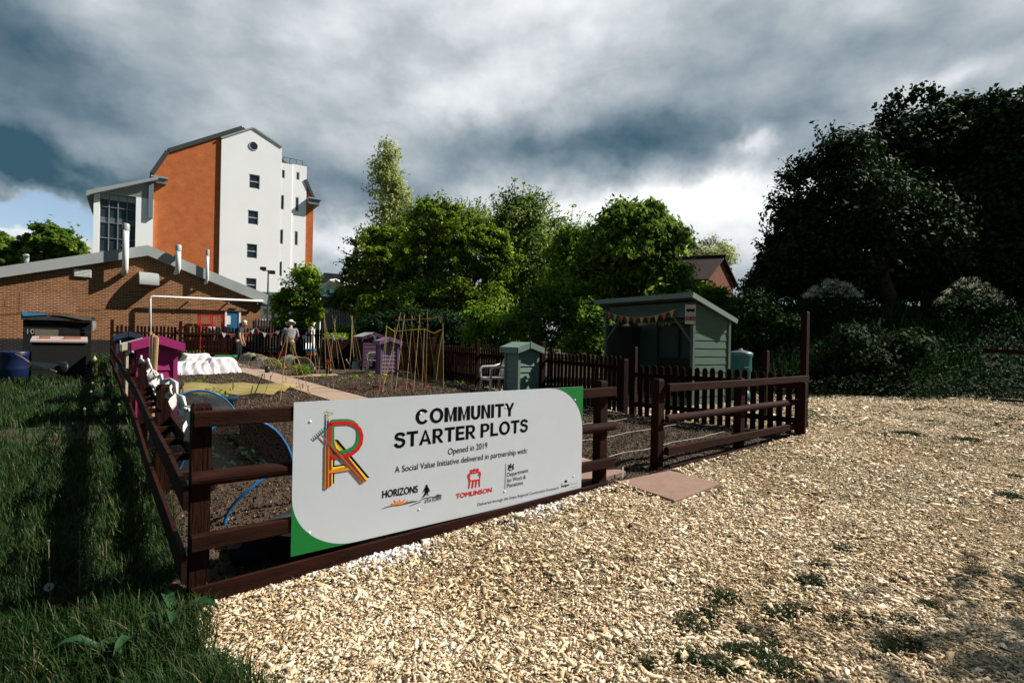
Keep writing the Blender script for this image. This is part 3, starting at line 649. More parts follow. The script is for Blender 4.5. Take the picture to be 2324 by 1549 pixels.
E([poly3([(298, 140), (312, 138), (320, 250), (294, 252)])], C_['tan'], 5, 'emblem_hoe_neck'); E(stroke([(280, 120), (330, 105), (410, 132), (340, 155), (302, 140)], 5, z3), C_['tan'], 5, 'emblem_hoe_blade')
E([poly3([(214, 447), (232, 432), (780, 1038), (762, 1046)])], C_['handle'], 6, 'emblem_rake_handle')
E(stroke([(150, 482), (285, 362)], 20, z3)+sum([stroke([(150+135*k/6, 478-120*k/6), (126+135*k/6, 446-120*k/6)], 9, z3) for k in range(7)], []), C_['teal'], 6, 'emblem_rake_head')
# walking figure, sun and hills
E(disc((1597, 1097), 14, z3)+[poly3(q) for q in ([(1580, 1112), (1612, 1110), (1622, 1125), (1620, 1180), (1575, 1185), (1572, 1130)], [(1574, 1122), (1582, 1135), (1560, 1170), (1546, 1192), (1552, 1170)], [(1614, 1112), (1626, 1135), (1643, 1170), (1630, 1165), (1616, 1140)], [(1578, 1180), (1605, 1180), (1575, 1230), (1530, 1258), (1555, 1225)], [(1596, 1180), (1620, 1176), (1612, 1205), (1624, 1225), (1605, 1215)])], m_black, 1, 'walking_figure')
E(stroke([(1010, 1400), (1080, 1372), (1160, 1355), (1250, 1348), (1330, 1325), (1400, 1305), (1480, 1296)], [2, 8, 8, 4, 14, 18, 3], z3)+stroke([(1372, 1362), (1450, 1330), (1530, 1303)], [2, 8, 2], z3)+stroke([(1490, 1300), (1560, 1262), (1650, 1245), (1740, 1237), (1795, 1225)], [2, 8, 8, 6, 3], z3)+[poly3([(1715, 1222), (1745, 1205), (1752, 1215), (1775, 1208), (1778, 1220), (1798, 1218), (1770, 1234), (1735, 1236)])], plain('sign_hill', (.03, .06, .05)), 1, 'hill_lines')
E([[tuple(z3(1230+88*math.cos(a), 1342-42*math.sin(a)-(88*math.cos(a))*.12)) for a in np.linspace(0, math.pi, 16)]], C_['orange'], 1, 'rising_sun')
E(sum([stroke([a, b], 7, z3) for a, b in (((1130, 1332), (1148, 1330)), ((1172, 1285), (1192, 1308)), ((1248, 1278), (1240, 1300)), ((1318, 1272), (1290, 1298)), ((1358, 1290), (1322, 1310)))], []), m_red, 1, 'sun_rays')
# three red figures round a plan
E(disc((480, 327), 23, z4)+disc((524, 312), 22, z4)+disc((572, 309), 23, z4)+[poly4(q) for q in ([(455, 350), (425, 375), (416, 430), (440, 440), (470, 405), (452, 385)], [(592, 325), (622, 345), (630, 395), (600, 402), (575, 378), (598, 372)], [(428, 445), (455, 430), (468, 470), (610, 452), (604, 405), (618, 402), (612, 470), (612, 575), (592, 560), (590, 470), (570, 480), (552, 580), (535, 575), (545, 480), (520, 480), (505, 590), (480, 585), (495, 480), (465, 480), (450, 590), (428, 605), (440, 500)], [(455, 352), (480, 350), (520, 345), (590, 335), (598, 350), (540, 362), (470, 372)])], m_red, 1, 'three_figures')
E([poly4([(1010, 212), (1015, 212), (1003, 602), (998, 602)])], C_['teal'], 1, 'department_rule')
E(disc((1090, 262), 18, z4)+[poly4(q) for q in ([(1052, 225), (1070, 240), (1072, 275), (1055, 300), (1045, 285), (1055, 262)], [(1128, 212), (1140, 230), (1128, 250), (1138, 280), (1120, 290), (1110, 250)], [(1080, 225), (1090, 205), (1100, 222), (1095, 240), (1083, 240)], [(1042, 295), (1070, 300), (1090, 318), (1115, 292), (1140, 285), (1135, 302), (1110, 310), (1085, 325), (1060, 310)])], m_tx, 1, 'crest')
E(disc((1945, 487), 20, z4)+disc((1882, 518), 5, z4), m_tx, 1, 'dot_mark'); E(stroke([(2005, 580), (2132, 556)], 3, z4)+disc((2128, 462), 5, z4), m_grey, 1, 'small_print')
# ================================================================= BUILDINGS
class Pl:                                           # vertical plane through O at angle th; local u along it, local z world height, off towards the camera
    def __init__(s, X0, Y0, th): s.o = np.array((X0, Y0)); s.e = np.array((math.cos(th), math.sin(th))); s.n = np.array((math.sin(th), -math.cos(th))); s.th = th
    def at(s, px, py, off=0):
        d = ray(px, py); o = s.o+s.n*off; k = (o @ s.n)/(d[:2] @ s.n); x, y = d[0]*k, k
        return float((np.array((x, y))-s.o) @ s.e), float(EYE+d[2]*k)
    def w(s, u, off, z): p = s.o+s.e*u+s.n*off; return np.array((p[0], p[1], z))
def rot_build(m, name, mat, parent, smooth=False, bevel=0):   # mesh given in the building's own (u, -off, z) coordinates
    me = bpy.data.meshes.new(name); me.from_pydata(m.v, [], m.f); me.update(); o = bpy.data.objects.new(name, me); col.objects.link(o); me.materials.append(mat); o.parent = parent
    if smooth: me.polygons.foreach_set('use_smooth', np.ones(len(me.polygons), dtype=bool))
    return o
EXL, EYL, EZL = (1, 0, 0), (0, 0, 1), (0, 1, 0)     # prism frame: polygon in (u, z), extruded backwards
def panel(m, pts, off, depth): return m.prism(pts, (0, -off, 0), EXL, EYL, EZL, depth)

# ---- low brick building with metal verge
bp_ = Pl(-17.525, 25.0, R(40)); gz = .45
bb = thing('brick_building', 'low brown brick building with grey metal roof edge and white flues', 'building', (bp_.o[0], bp_.o[1], 0)); bb.rotation_euler = (0, 0, bp_.th)
m_brick = brick('brown_brick', (.23, .084, .034), (.095, .036, .019), (.42, .27, .15)); m_plinth = brick('dark_brick', (.020, .018, .020), (.012, .011, .013), (.05, .045, .045))
m_pink = brick('pink_brick', (.22, .080, .04), (.13, .05, .03), (.50, .33, .21))
m_metal = M('grey_metal', (.34, .36, .35), (.29, .31, .31), rough=.45, scale=1.5, spec=.4); m_whitep = M('white_paint', (.74, .74, .73), (.66, .66, .65), rough=.5, scale=2)
Lw, Rw, Pk = bp_.at(0, 628), bp_.at(592, 684), bp_.at(335, 578)
sl = (Pk[1]-Lw[1])/(Pk[0]-Lw[0]); Lx = Lw[0]-9; Lz = Lw[1]-sl*9
m = MB(); panel(m, [(Lx, gz+.75), (Rw[0], gz+.75), (Rw[0], Rw[1]), Pk, (Lx, Lz)], 0, .3); rot_build(m, 'wall', m_brick, bb)
m = MB(); m.box(((Rw[0]-.15), 7.3, (gz+.75+Rw[1])/2), (.3, 14, Rw[1]-gz-.75)); rot_build(m, 'wall', m_brick, bb)
m = MB(); m.box(((Lx+Rw[0])/2, .16, gz+.25), (Rw[0]-Lx+.02, .36, 1.0)); rot_build(m, 'plinth', m_plinth, bb)
Fl, Fp, Fr = bp_.at(0, 605, .25), bp_.at(335, 556, .25), bp_.at(600, 668, .25); s2 = (Fp[1]-Fl[1])/(Fp[0]-Fl[0])
m = MB(); panel(m, [(Lx, Lz-.06), (Pk[0], Pk[1]-.06), (Rw[0]+.25, Rw[1]-.16), (Rw[0]+.3, Fr[1]), Fp, (Lx, Fl[1]-s2*(Fl[0]-Lx))], .25, .24); rot_build(m, 'roof_verge', m_metal, bb)
m = MB(); panel(m, [(Lx, Lz+.05), (Pk[0], Pk[1]+.05), (Rw[0]+.3, Rw[1]-.02), (Rw[0]+.3, Fr[1]-.03), (Fp[0], Fp[1]-.03), (Lx, Fl[1]-s2*(Fl[0]-Lx)-.03)], .0, 14); rot_build(m, 'roof', M('roof_sheet', (.25, .26, .26)), bb)
def flue(px0, py0, px1, py1, w_px, off, elbow=True):
    a, b = bp_.at(px0, py0, off), bp_.at(px1, py1, off); r = w_px*27/F/2*.80
    m = MB(); pts = [(a[0], -off, a[1]), (a[0], -off, b[1]-.02)]
    if elbow: pts = [(a[0]-.02, .02, a[1]-.12), (a[0]-.02, -off*.5, a[1]-.10)]+[(a[0], -off, a[1]+.06)]+pts[1:]
    m.tube(pts, r, 14); o = rot_build(m, 'flue', m_whitep, bb, True)
    m = MB(); m.lathe([(r*1.18, -.02), (r*1.18, .26), (r*.9, .30), (0, .31)], (a[0], -off, b[1]-.28), 14); rot_build(m, 'flue_cap', m_metal, o, True)
    m = MB(); zc = (a[1]+b[1])/2+.1; m.box((a[0], -off/2, zc), (r*2.4, off, .03)); rot_build(m, 'bracket', m_metal, o)
flue(284, 612, 285, 508, 13.5, .5); flue(404, 612, 405, 556, 12.5, .5); flue(470, 636, 471, 567, 8, .4); flue(60, 598, 58, 577, 8, -.6, False)
def flush(px0, py0, px1, py1, off, mat, name, parent=bb, dep=None):
    a, b = bp_.at(px0, py0, off), bp_.at(px1, py1, off); m = MB(); m.box(((a[0]+b[0])/2, -off+(dep or off)/2, (a[1]+b[1])/2), (abs(b[0]-a[0]), dep or off, abs(a[1]-b[1]))); return rot_build(m, name, mat, parent)
a, b = bp_.at(167, 609, .06), bp_.at(208, 630, .06)
vf = flush(167, 609, 208, 630, .05, m_whitep, 'louvre_vent'); m = MB()
for k in range(6): m.box(((a[0]+b[0])/2, -.075, b[1]+(k+.5)*(a[1]-b[1])/6), (b[0]-a[0]-.06, .04, .035), M3=Matrix.Rotation(.6, 3, 'X'))
rot_build(m, 'louvre', m_whitep, vf)
# quarter round hood
a, b = bp_.at(316, 615, .3), bp_.at(360, 648, .3); m = MB(); wdt = b[0]-a[0]; hh = a[1]-b[1]
arc = [(hh*.95*math.sin(t_), b[1]+hh*math.cos(t_)) for t_ in np.linspace(0, math.pi/2, 10)]
for u in (a[0], b[0]):
    for o_, z_ in arc+[(0, b[1])]: m.v.append((u, -o_-.01, z_))
n = len(arc)+1
for i in range(n-1): m.f.append((i, i+1, n+i+1, n+i))
m.f += [tuple(range(n)), tuple(range(2*n-1, n-1, -1))]; rot_build(m, 'vent_hood', m_metal, bb)
flush(12, 680, 29, 696, .012, m_pink, 'air_brick'); flush(45, 662, 172, 712, .010, m_pink, 'patch_of_pink_brick')
a = bp_.at(341, 672, .33); b = bp_.at(597, 683, .33); c0 = bp_.at(341, 800, .33)
m = MB(); m.tube([(c0[0], -.33, gz+.3), (a[0], -.33, a[1]-.12), (a[0]+.03, -.33, a[1]-.03), (a[0]+.12, -.33, a[1]), (b[0], -.33, b[1])], .055, 10); rot_build(m, 'gas_pipe', m_whitep, bb, True)
for px in (430, 520, 585):
    q = bp_.at(px, 676+(px-341)*.043, .33); m = MB(); m.box((q[0], -.16, q[1]-.06), (.05, .33, .05)); rot_build(m, 'pipe_bracket', m_metal, bb)
flush(523, 697, 537, 701, .10, m_whitep, 'wall_lamp')
dr = flush(512, 708, 544, 775, .04, M('door_blue', (.018, .13, .25), (.014, .10, .20), rough=.5, scale=2), 'door')
m = MB()
for q in ((511, 706, 513.5, 790), (542.5, 706, 545, 790), (511, 704.5, 545, 707.5)):
    a, b = bp_.at(q[0], q[1], .07), bp_.at(q[2], q[3], .07); m.box(((a[0]+b[0])/2, -.035, (a[1]+b[1])/2), (abs(b[0]-a[0]), .07, abs(a[1]-b[1])))
rot_build(m, 'door_frame', m_whitep, bb)
m = MB(); a, b = bp_.at(514, 716, .05), bp_.at(523, 736, .05); m.box(((a[0]+b[0])/2, -.047, (a[1]+b[1])/2), (.2, .012, .45)); rot_build(m, 'door_notice', m_whitep, dr)
# red cage on the wall
rk = thing('red_cage', 'red metal cage with white containers against the brick wall', 'cage', (*bp_.w(0, 0, 0)[:2], 0)); rk.rotation_euler = (0, 0, bp_.th); m_redm = M('red_metal', (.42, .025, .015), (.30, .02, .012), rough=.5)
a, b = bp_.at(455, 714, .8), bp_.at(508, 765, .8); m = MB()
for u in (a[0], (a[0]+b[0])/2, b[0]):
    for of in (.25, .8): m.box((u, -of, (gz+a[1])/2), (.06, .06, a[1]-gz))
for z in (a[1], a[1]-.55, gz+.5):
    for of in (.25, .8): m.box(((a[0]+b[0])/2, -of, z), (b[0]-a[0], .05, .05))
    for u in (a[0], b[0]): m.box((u, -.525, z), (.05, .55, .05))
rot_build(m, 'frame', m_redm, rk)
for k in range(2): m = MB(); m.box((a[0]+.6+.55*k, -.5, a[1]-.72), (.42, .35, .38)); rot_build(m, 'container', m_whitep, rk, bevel=.03)

# ---- tall white and orange block
tp = Pl(-34.4, 50.0, R(36)); tz = .5
tb = thing('tall_building', 'tall white and orange brick block with gabled stair tower', 'building', (tp.o[0], tp.o[1], 0)); tb.rotation_euler = (0, 0, tp.th)
m_orange = brick('orange_brick', (.56, .150, .042), (.43, .112, .034), (.43, .17, .08), rough=.9); m_render = M('white_render', (.88, .89, .90), (.83, .84, .85), rough=.7, scale=.25)
m_slate = M('slate_dark', (.05, .055, .055), (.035, .04, .04), rough=.7); m_clad = M('grey_cladding', (.42, .44, .44), (.38, .40, .40), rough=.5, stretch=(1, 1, 1)); m_soff = M('soffit_blue', (.16, .20, .23), (.14, .18, .21), rough=.6)
m_glass = glass('window_glass', (.018, .028, .036)); m_frame = M('frame_grey', (.50, .52, .53), rough=.5)
A = tp.at
gl, gk, gpk, gr_, gre = A(350, 397), A(385, 347), A(552, 295), A(712, 443), A(712, 640)
gk2 = (2*gpk[0]-gk[0]+.6, gk[1]-.0)
ur = gr_[0]; 
m = MB(); panel(m, [(gl[0], tz), (ur, tz), (ur, gl[1]), (ur-1.1, gl[1]+2.2), (ur-4.5, gk[1]+1.2), gpk, gk, gl], 0, 18); rot_build(m, 'brick_wall', m_orange, tb)
m = MB()
for p, q in ((gl, gk), (gk, gpk)):
    d = np.array(q)-np.array(p); nn = np.array((-d[1], d[0]))/np.hypot(*d)*.38
    m.prism([p, q, tuple(np.array(q)+nn), tuple(np.array(p)+nn)], (0, -.2, 0), EXL, EYL, EZL, 19)
m.prism([(ur, gl[1]), (ur-1.1, gl[1]+2.2), (ur-.8, gl[1]+2.35), (ur+.3, gl[1])], (0, -.2, 0), EXL, EYL, EZL, 19)
m.prism([(ur-1.1, gl[1]+2.2), gpk, (gpk[0], gpk[1]+.35), (ur-.8, gl[1]+2.45)], (0, .1, 0), EXL, EYL, EZL, 18)
rot_build(m, 'roof', m_slate, tb)
# right eaves box
a, b = A(697, 450, .6), A(724, 466, .6); m = MB(); m.box(((a[0]+b[0])/2+.1, 4, (a[1]+b[1])/2), (b[0]-a[0]-.1, 9.4, .55)); rot_build(m, 'eaves', m_soff, tb)
m = MB(); m.box(((a[0]+b[0])/2+.2, 4, (a[1]+b[1])/2+.36), (b[0]-a[0]+.1, 9.7, .14)); rot_build(m, 'gutter', m_metal, tb)
# stair tower
TO = .20
def T(px, py, off=TO): return A(px, py, off)
wl, wp, wr = T(503, 315), T(575, 292), T(640, 335)
def hole_wall(x0, x1, z0, top, holes, off, name, mat, depth=None):   # wall with real recesses: strips between openings
    depth = depth or off-.003; m = MB(); zs = sorted({z0, *[h[1] for h in holes], *[h[3] for h in holes]}); zt = min(z for _, z in top)
    zs = [z for z in zs if z < zt]+[zt]
    for a, b in zip(zs[:-1], zs[1:]):
        hs = sorted([h for h in holes if h[1] <= a+1e-6 and h[3] >= b-1e-6]); x = x0
        for h in hs: m.box(((x+h[0])/2, -off+depth/2, (a+b)/2), (h[0]-x, depth, b-a)); x = h[2]
        m.box(((x+x1)/2, -off+depth/2, (a+b)/2), (x1-x, depth, b-a))
    if len(top) > 2: m.prism([(x0, zt), (x1, zt)]+[p for p in top[::-1] if p[1] > zt or True], (0, -off, 0), EXL, EYL, EZL, depth)
    return rot_build(m, name, mat, tb)
def rect(x0, y0, x1, y1, off=TO): a, b = A(x0, y0, off), A(x1, y1, off); return (a[0], b[1], b[0], a[1])
W1 = [rect(565.5, 394, 589, 430), rect(562.5, 476, 585.5, 511), rect(560, 552, 583, 587), rect(558, 630, 581.5, 662)]
hole_wall(wl[0], wr[0], tz, [(wl[0], wl[1]), wp, (wr[0], wr[1])], W1, TO, 'stair_tower', m_render)
m = MB()
for p, q in ((wl, wp), (wp, wr)):
    d = np.array(q)-np.array(p); nn = np.array((-d[1], d[0]))/np.hypot(*d)*.16; m.prism([p, q, tuple(np.array(q)+nn), tuple(np.array(p)+nn)], (0, -TO-.1, 0), EXL, EYL, EZL, 5)
rot_build(m, 'coping', m_metal, tb)
def window(r, off, bars, vbars=0, inset=.08):
    x0, z0, x1, z1 = r; m = MB(); fr = .07; inset = off*.42
    m.box(((x0+x1)/2, -off+inset, z0+fr/2), (x1-x0, .05, fr)); m.box(((x0+x1)/2, -off+inset, z1-fr/2), (x1-x0, .05, fr))
    for x in (x0+fr/2, x1-fr/2): m.box((x, -off+inset, (z0+z1)/2), (fr, .05, z1-z0-2*fr))
    for k in range(bars): m.box(((x0+x1)/2, -off+inset-.003, z0+(z1-z0)*(k+1)/(bars+1)), (x1-x0-2*fr, .05, .10))
    f = rot_build(m, 'window', m_frame, tb)
    m = MB(); m.box(((x0+x1)/2, -off+inset+.03, (z0+z1)/2), (x1-x0, .012, z1-z0)); rot_build(m, 'pane', m_glass, f)
for r in W1: window(r, TO, 1)
c = T(575.5, 331.5); m = MB(); m.prism([(c[0]+.36*math.cos(a), c[1]+.38*math.sin(a)) for a in np.linspace(0, 2*math.pi, 24, endpoint=False)], (0, -TO-.03, 0), EXL, EYL, EZL, .05); f = rot_build(m, 'round_window', m_glass, tb)
m = MB(); m.tube([(c[0]+.40*math.cos(a), -TO-.02, c[1]+.42*math.sin(a)) for a in np.linspace(0, 2*math.pi, 25)], .05, 6); rot_build(m, 'frame', m_frame, f)
# lower flat-topped stair block on the right, two bays
TB = .18; b0, b1, b2 = A(640, 371, TB), A(664, 374, TB), A(697, 378, TB)
W2 = [rect(639.5, 385, 646, 405, TB), rect(637, 442, 644, 476, TB), rect(635, 520, 642, 554, TB), rect(632.5, 593, 639.5, 627, TB)]
W3 = [rect(672.5, 390, 679.5, 409, TB-.08), rect(670.5, 447, 677.5, 480, TB-.08), rect(668.5, 524, 675.5, 557, TB-.08), rect(666.5, 596, 673.5, 629, TB-.08)]
x0 = wr[0]-1.6; W2 = [(max(h[0], x0+.3), h[1], max(h[2], x0+.5), h[3]) for h in W2]
hole_wall(x0, b1[0], tz, [(x0, b1[1]), (b1[0], b1[1])], W2, TB, 'stair_bay', m_render)
hole_wall(b1[0]+.01, b2[0], tz, [(b1[0], b2[1]), (b2[0], b2[1])], W3, TB-.08, 'stair_bay', m_render)
m = MB(); m.box(((x0+b2[0])/2, .9, b2[1]-2.3), (b2[0]-x0-.05, 1.78, 4.4)); rot_build(m, 'bay_top', m_render, tb)
m = MB(); m.box(((x0+b2[0])/2, 1.0, b2[1]-.25), (b2[0]-x0-.7, 2.0, .1)); rot_build(m, 'flat_roof', m_slate, tb)
for r in W2: window(r, TB, 0)
for r in W3: window(r, TB-.08, 0)
m = MB()
for u in np.linspace(b1[0]-.8, b2[0]-.3, 4): m.tube([(u, .6, b2[1]-.1), (u, .6, b2[1]+.75)], .03, 6)
m.tube([(b1[0]-.8, .6, b2[1]+.75), (b2[0]-.3, .6, b2[1]+.75)], .03, 6); rot_build(m, 'roof_railing', m_slate, tb)
# left glazed wing with a mono-pitch roof
WO = .5; l0, l1, l2 = A(213, 437, WO), A(227, 437, WO), A(309, 448, WO); l3 = A(347, 455, WO); r0, r1 = A(196, 432, WO+.6), A(347, 398, WO+.6)
GR = (l1[0], tz, l2[0], A(268, 441, WO)[1])
m = MB(); ztop = lambda u: r0[1]+(r1[1]-r0[1])*(u-r0[0])/(r1[0]-r0[0])-.25
m.prism([(l0[0], tz), (GR[0], tz), (GR[0], ztop(GR[0])), (l0[0], ztop(l0[0]))], (0, -WO, 0), EXL, EYL, EZL, 12)
m.prism([(GR[2], tz), (gl[0]-.02, tz), (gl[0]-.02, GR[3]), (GR[2], GR[3])], (0, -WO, 0), EXL, EYL, EZL, 12); rot_build(m, 'wing_wall', m_render, tb)
m = MB(); nb = 13; zz = np.linspace(GR[3], ztop(gl[0]), nb+1)
for a, b in zip(zz[:-1], zz[1:]):
    ua = max(GR[0], r0[0]+(b-.0+.25-r0[1])*(r1[0]-r0[0])/(r1[1]-r0[1])); 
    if ua < gl[0]-.3: m.box(((ua+gl[0]-.03)/2, -WO+.1, (a+b)/2), (gl[0]-.03-ua, .2, b-a-.05), M3=Matrix.Rotation(.12, 3, 'X'))
rot_build(m, 'cladding', m_clad, tb)
m = MB(); m.prism([(GR[0]+.01, GR[3]), (gl[0]-.03, GR[3]), (gl[0]-.03, ztop(gl[0])-.02), (GR[0]+.01, ztop(GR[0])-.02)], (0, -WO+.25, 0), EXL, EYL, EZL, 8); rot_build(m, 'wing_gable', m_clad, tb)
m = MB(); m.prism([(r0[0], r0[1]-.5), (r0[0]+.3, r0[1]-.25), (gl[0]+.3, r1[1]-.28), (gl[0]+.3, r1[1]), (r0[0], r0[1])], (0, -WO-.6, 0), EXL, EYL, EZL, 13); rot_build(m, 'wing_roof', m_metal, tb)
a, b = A(347, 396, WO+.5), A(378, 411, WO+.5); m = MB(); m.box(((a[0]+b[0])/2, .3, (a[1]+b[1])/2-.05), (b[0]-a[0], 1.5, .62)); rot_build(m, 'eaves', m_soff, tb)
m = MB(); m.box(((a[0]+b[0])/2, .3, a[1]-.02), (b[0]-a[0]+.3, 1.8, .14)); rot_build(m, 'gutter', m_metal, tb)
a, b = A(339, 412, WO+.15), A(346, 495, WO+.15); m = MB(); m.box(((a[0]+b[0])/2, -WO-.1, (a[1]+b[1])/2), (.35, .25, a[1]-b[1])); rot_build(m, 'downpipe_box', m_soff, tb)
m = MB(); m.box(((GR[0]+GR[2])/2, -WO+.45, (tz+GR[3])/2), (GR[2]-GR[0], .02, GR[3]-tz)); cw = rot_build(m, 'curtain_glazing', m_glass, tb)
m = MB()
for k in range(5): m.box((GR[0]+(GR[2]-GR[0])*k/4, -WO+.38, (tz+GR[3])/2), (.07, .1, GR[3]-tz-.02))
for k in range(9): z = GR[3]-.04-(k*1.42+(.0 if k == 0 else -.25)); m.box(((GR[0]+GR[2])/2, -WO+.385, z), (GR[2]-GR[0], .08, .05))
rot_build(m, 'mullions', M('mullion_grey', (.26, .29, .31), rough=.5), cw)
for k in range(4): z = GR[3]-2.4-k*3.1; m = MB(); m.box(((GR[0]+GR[2])/2, -WO+.43, z), (GR[2]-GR[0]-.1, .03, .5)); rot_build(m, 'spandrel', M('spandrel_grey', (.13, .16, .175), rough=.3), cw)
m = MB(); m.box(((GR[0]+GR[2])/2, -WO+.43, GR[3]-.28), (GR[2]-GR[0]-.1, .03, .5)); rot_build(m, 'top_panel', m_frame, cw)
# ---- red brick house on the right
hp = at(1560, 600, 42.0); ho = thing('house', 'red brick house with dark tiled roof behind the trees', 'house', (hp[0], 42, 0))
m_tile = M('roof_tile', (.042, .021, .018), (.026, .014, .013), rough=.85, scale=3, bump=.5, bscale=12, stretch=(1, 1, 3)); m_hbrick = brick('house_brick', (.20, .065, .040), (.14, .045, .03), (.2, .11, .08))
pk = at(1640, 586, 41); el_, er_ = at(1603, 630, 39.0), at(1664, 637, 42.5)
wv = np.array((er_[0]-el_[0], er_[1]-el_[1])); wl_ = np.hypot(*wv); wv /= wl_; bk = np.array((-wv[1], wv[0]))*1.0
bk = np.array((-.93, .36)); zE = el_[2]
def H(u, b, z): q = np.array((el_[0], el_[1]))+wv*u+bk*b; return (q[0], q[1], z)
zR = pk[2]; m = MB(); Lh = 9
m.add([H(0, 0, .4), H(wl_, 0, .4), H(wl_, 0, zE), H(wl_/2, 0, zR-.12), H(0, 0, zE), H(0, Lh, .4), H(wl_, Lh, .4), H(wl_, Lh, zE), H(wl_/2, Lh, zR-.12), H(0, Lh, zE)], [(0, 1, 2, 3, 4), (9, 8, 7, 6, 5), (0, 4, 9, 5), (1, 6, 7, 2)])
m.build('wall', m_hbrick, ho)
m = MB(); ov = .35; dz_ = .12
for a, b in ((-ov, wl_/2), (wl_+ov, wl_/2)):
    za = zE-(zR-zE)*ov/(wl_/2)
    m.add([H(a, -.3, za), H(b, -.3, zR), H(b, Lh+.3, zR), H(a, Lh+.3, za), H(a, -.3, za+dz_), H(b, -.3, zR+dz_), H(b, Lh+.3, zR+dz_), H(a, Lh+.3, za+dz_)], [(0, 1, 2, 3), (7, 6, 5, 4), (0, 4, 5, 1), (1, 5, 6, 2), (2, 6, 7, 3), (3, 7, 4, 0)])
m.build('roof', m_tile, ho)
m = MB(); q0 = at(1573, 632, 38.9); m.tube([H(wl_/2, -.35, zR+.14), H(wl_/2, Lh+.35, zR+.14)], .12, 8); m.build('ridge', m_tile, ho)
m = MB(); c = np.array(H(-.02, 2.6, 0)); c[2] = zE-.75; aw = math.atan2(bk[1], bk[0]); m.box(c, (1.2, .1, 1.3), aw); f = m.build('window', m_whitep, ho); m = MB(); m.box(c-np.array((wv[0], wv[1], 0))*.03, (1.0, .1, 1.1), aw); m.build('pane', m_glass, f)
# ---- far things seen between the brick building and the trees
cp = thing('canopy', 'pale glazed canopy on teal posts beyond the palisade fence', 'canopy', at(760, 680, 40)*np.array((1, 1, 0)))
m_teal = M('teal_paint', (.02, .16, .15), (.015, .12, .12), rough=.5)
p = [at(718, 660, 40), at(748, 634, 40), at(762, 632, 41), at(800, 660, 42)]; m = MB()
q = [np.array(a)+np.array((0, 5, 0)) for a in p]; m.add(list(p)+list(q), [(0, 1, 5, 4), (1, 2, 6, 5), (2, 3, 7, 6)]); 
mm = m.build('glazed_roof', M('frosted_panel', (.55, .58, .52), (.5, .52, .46), rough=.4), cp); so_ = mm.modifiers.new('thick', 'SOLIDIFY'); so_.thickness = .12
for px in (724, 748, 772, 800):
    a = at(px, 660, 40.5); m = MB(); m.tube([(a[0], a[1], .4), (a[0], a[1], at(px, 656, 40.5)[2])], .09, 8); m.build('post', m_teal, cp)
m = MB(); m.beam(at(716, 661, 39.9), at(802, 662, 41.9), .12, .2); m.build('beam', m_teal, cp)
fr_ = thing('distant_hall', 'low distant hall with brown pitched roof behind the canopy', 'building', at(765, 640, 120)*np.array((1, 1, 0)))
p0, p1, p2, p3 = at(716, 637, 120), at(743, 621, 122), at(775, 624, 122), at(800, 640, 120); m = MB()
m.prism([(0, 0), (p3[0]-p0[0], 0), (p3[0]-p0[0], p3[2]-.5), (p2[0]-p0[0], p2[2]-.5), (p1[0]-p0[0], p1[2]-.5), (0, p0[2]-.5)], (p0[0], 120, .5), (1, 0, 0), (0, 0, 1), (0, 1, 0), 14)
m.build('roof', M('far_roof', (.30, .24, .20), (.25, .2, .17)), fr_); m = MB(); m.prism([(0, 0), (p3[0]-p0[0], 0), (p3[0]-p0[0], p3[2]-1.0), (0, p0[2]-1.0)], (p0[0], 119.6, .5), (1, 0, 0), (0, 0, 1), (0, 1, 0), .28); m.build('wall', m_render, fr_)
gc_ = thing('site_container', 'dark teal container standing behind the palisade fence', 'container', at(765, 720, 36)*np.array((1, 1, 0))+np.array((0, 0, .5)))
a, b = at(728, 672, 36), at(812, 735, 36); m = MB(); m.box(((a[0]+b[0])/2, 37.2, (a[2]+.5)/2), (b[0]-a[0], 2.3, a[2]-.5)); m.build('body', M('container_teal', (.012, .075, .070), (.010, .06, .06), rough=.6, bump=.5, bscale=8, stretch=(6, 1, .1)), gc_)
m = MB()
for k in range(9): m.box((a[0]+(b[0]-a[0])*(k+.5)/9, 36.02, (a[2]+.5)/2), (.09, .06, a[2]-.7))
m.build('ribs', M('container_teal', (.012, .075, .070)), gc_)
# palisade fence (pointed steel pales) in two runs
def palisade(name, label, a, b, h, mat, sp, group):
    f = thing(name, label, 'palisade fence', (a[0], a[1], g(a[1])), group); a, b = np.array(a[:2]), np.array(b[:2]); ln = np.hypot(*(b-a)); d = (b-a)/ln; m = MB()
    for i in range(int(ln/sp)):
        c = a+d*(i+.5)*sp; m.prism([(-.035, 0), (.035, 0), (.035, h-.12), (.018, h), (0, h-.1), (-.018, h), (-.035, h-.12)], (c[0], c[1], g(c[1])+.05), (d[0], d[1], 0), (0, 0, 1), (-d[1], d[0], 0), .02)
    m.build('pales', mat, f)
    for z in (.35, h-.4): m = MB(); m.beam((a[0]-d[1]*.05, a[1]+d[0]*.05, g(a[1])+z), (b[0]-d[1]*.05, b[1]+d[0]*.05, g(b[1])+z), .05, .06); m.build('rail', mat, f)
    for k in np.arange(0, ln, 2.75): c = a+d*k; m = MB(); m.box((c[0]-d[1]*.09, c[1]+d[0]*.09, g(c[1])+h*.48), (.1, .06, h*.96), math.atan2(d[1], d[0])); m.build('post', mat, f)
m_pal = M('galvanised_green', (.24, .29, .29), (.18, .23, .23), rough=.5); m_palg = M('galvanised_grey', (.24, .26, .26), (.2, .21, .22), rough=.5)
palisade('palisade_fence', 'grey green palisade fence beside the bright small tree', at(716, 700, 31), at(812, 700, 29), 2.75, m_pal, .15, 'palisade fences')
palisade('palisade_fence', 'grey palisade fence between the brick corner and the small tree', at(578, 720, 26.5), at(650, 720, 28), 1.9, m_palg, .15, 'palisade fences')
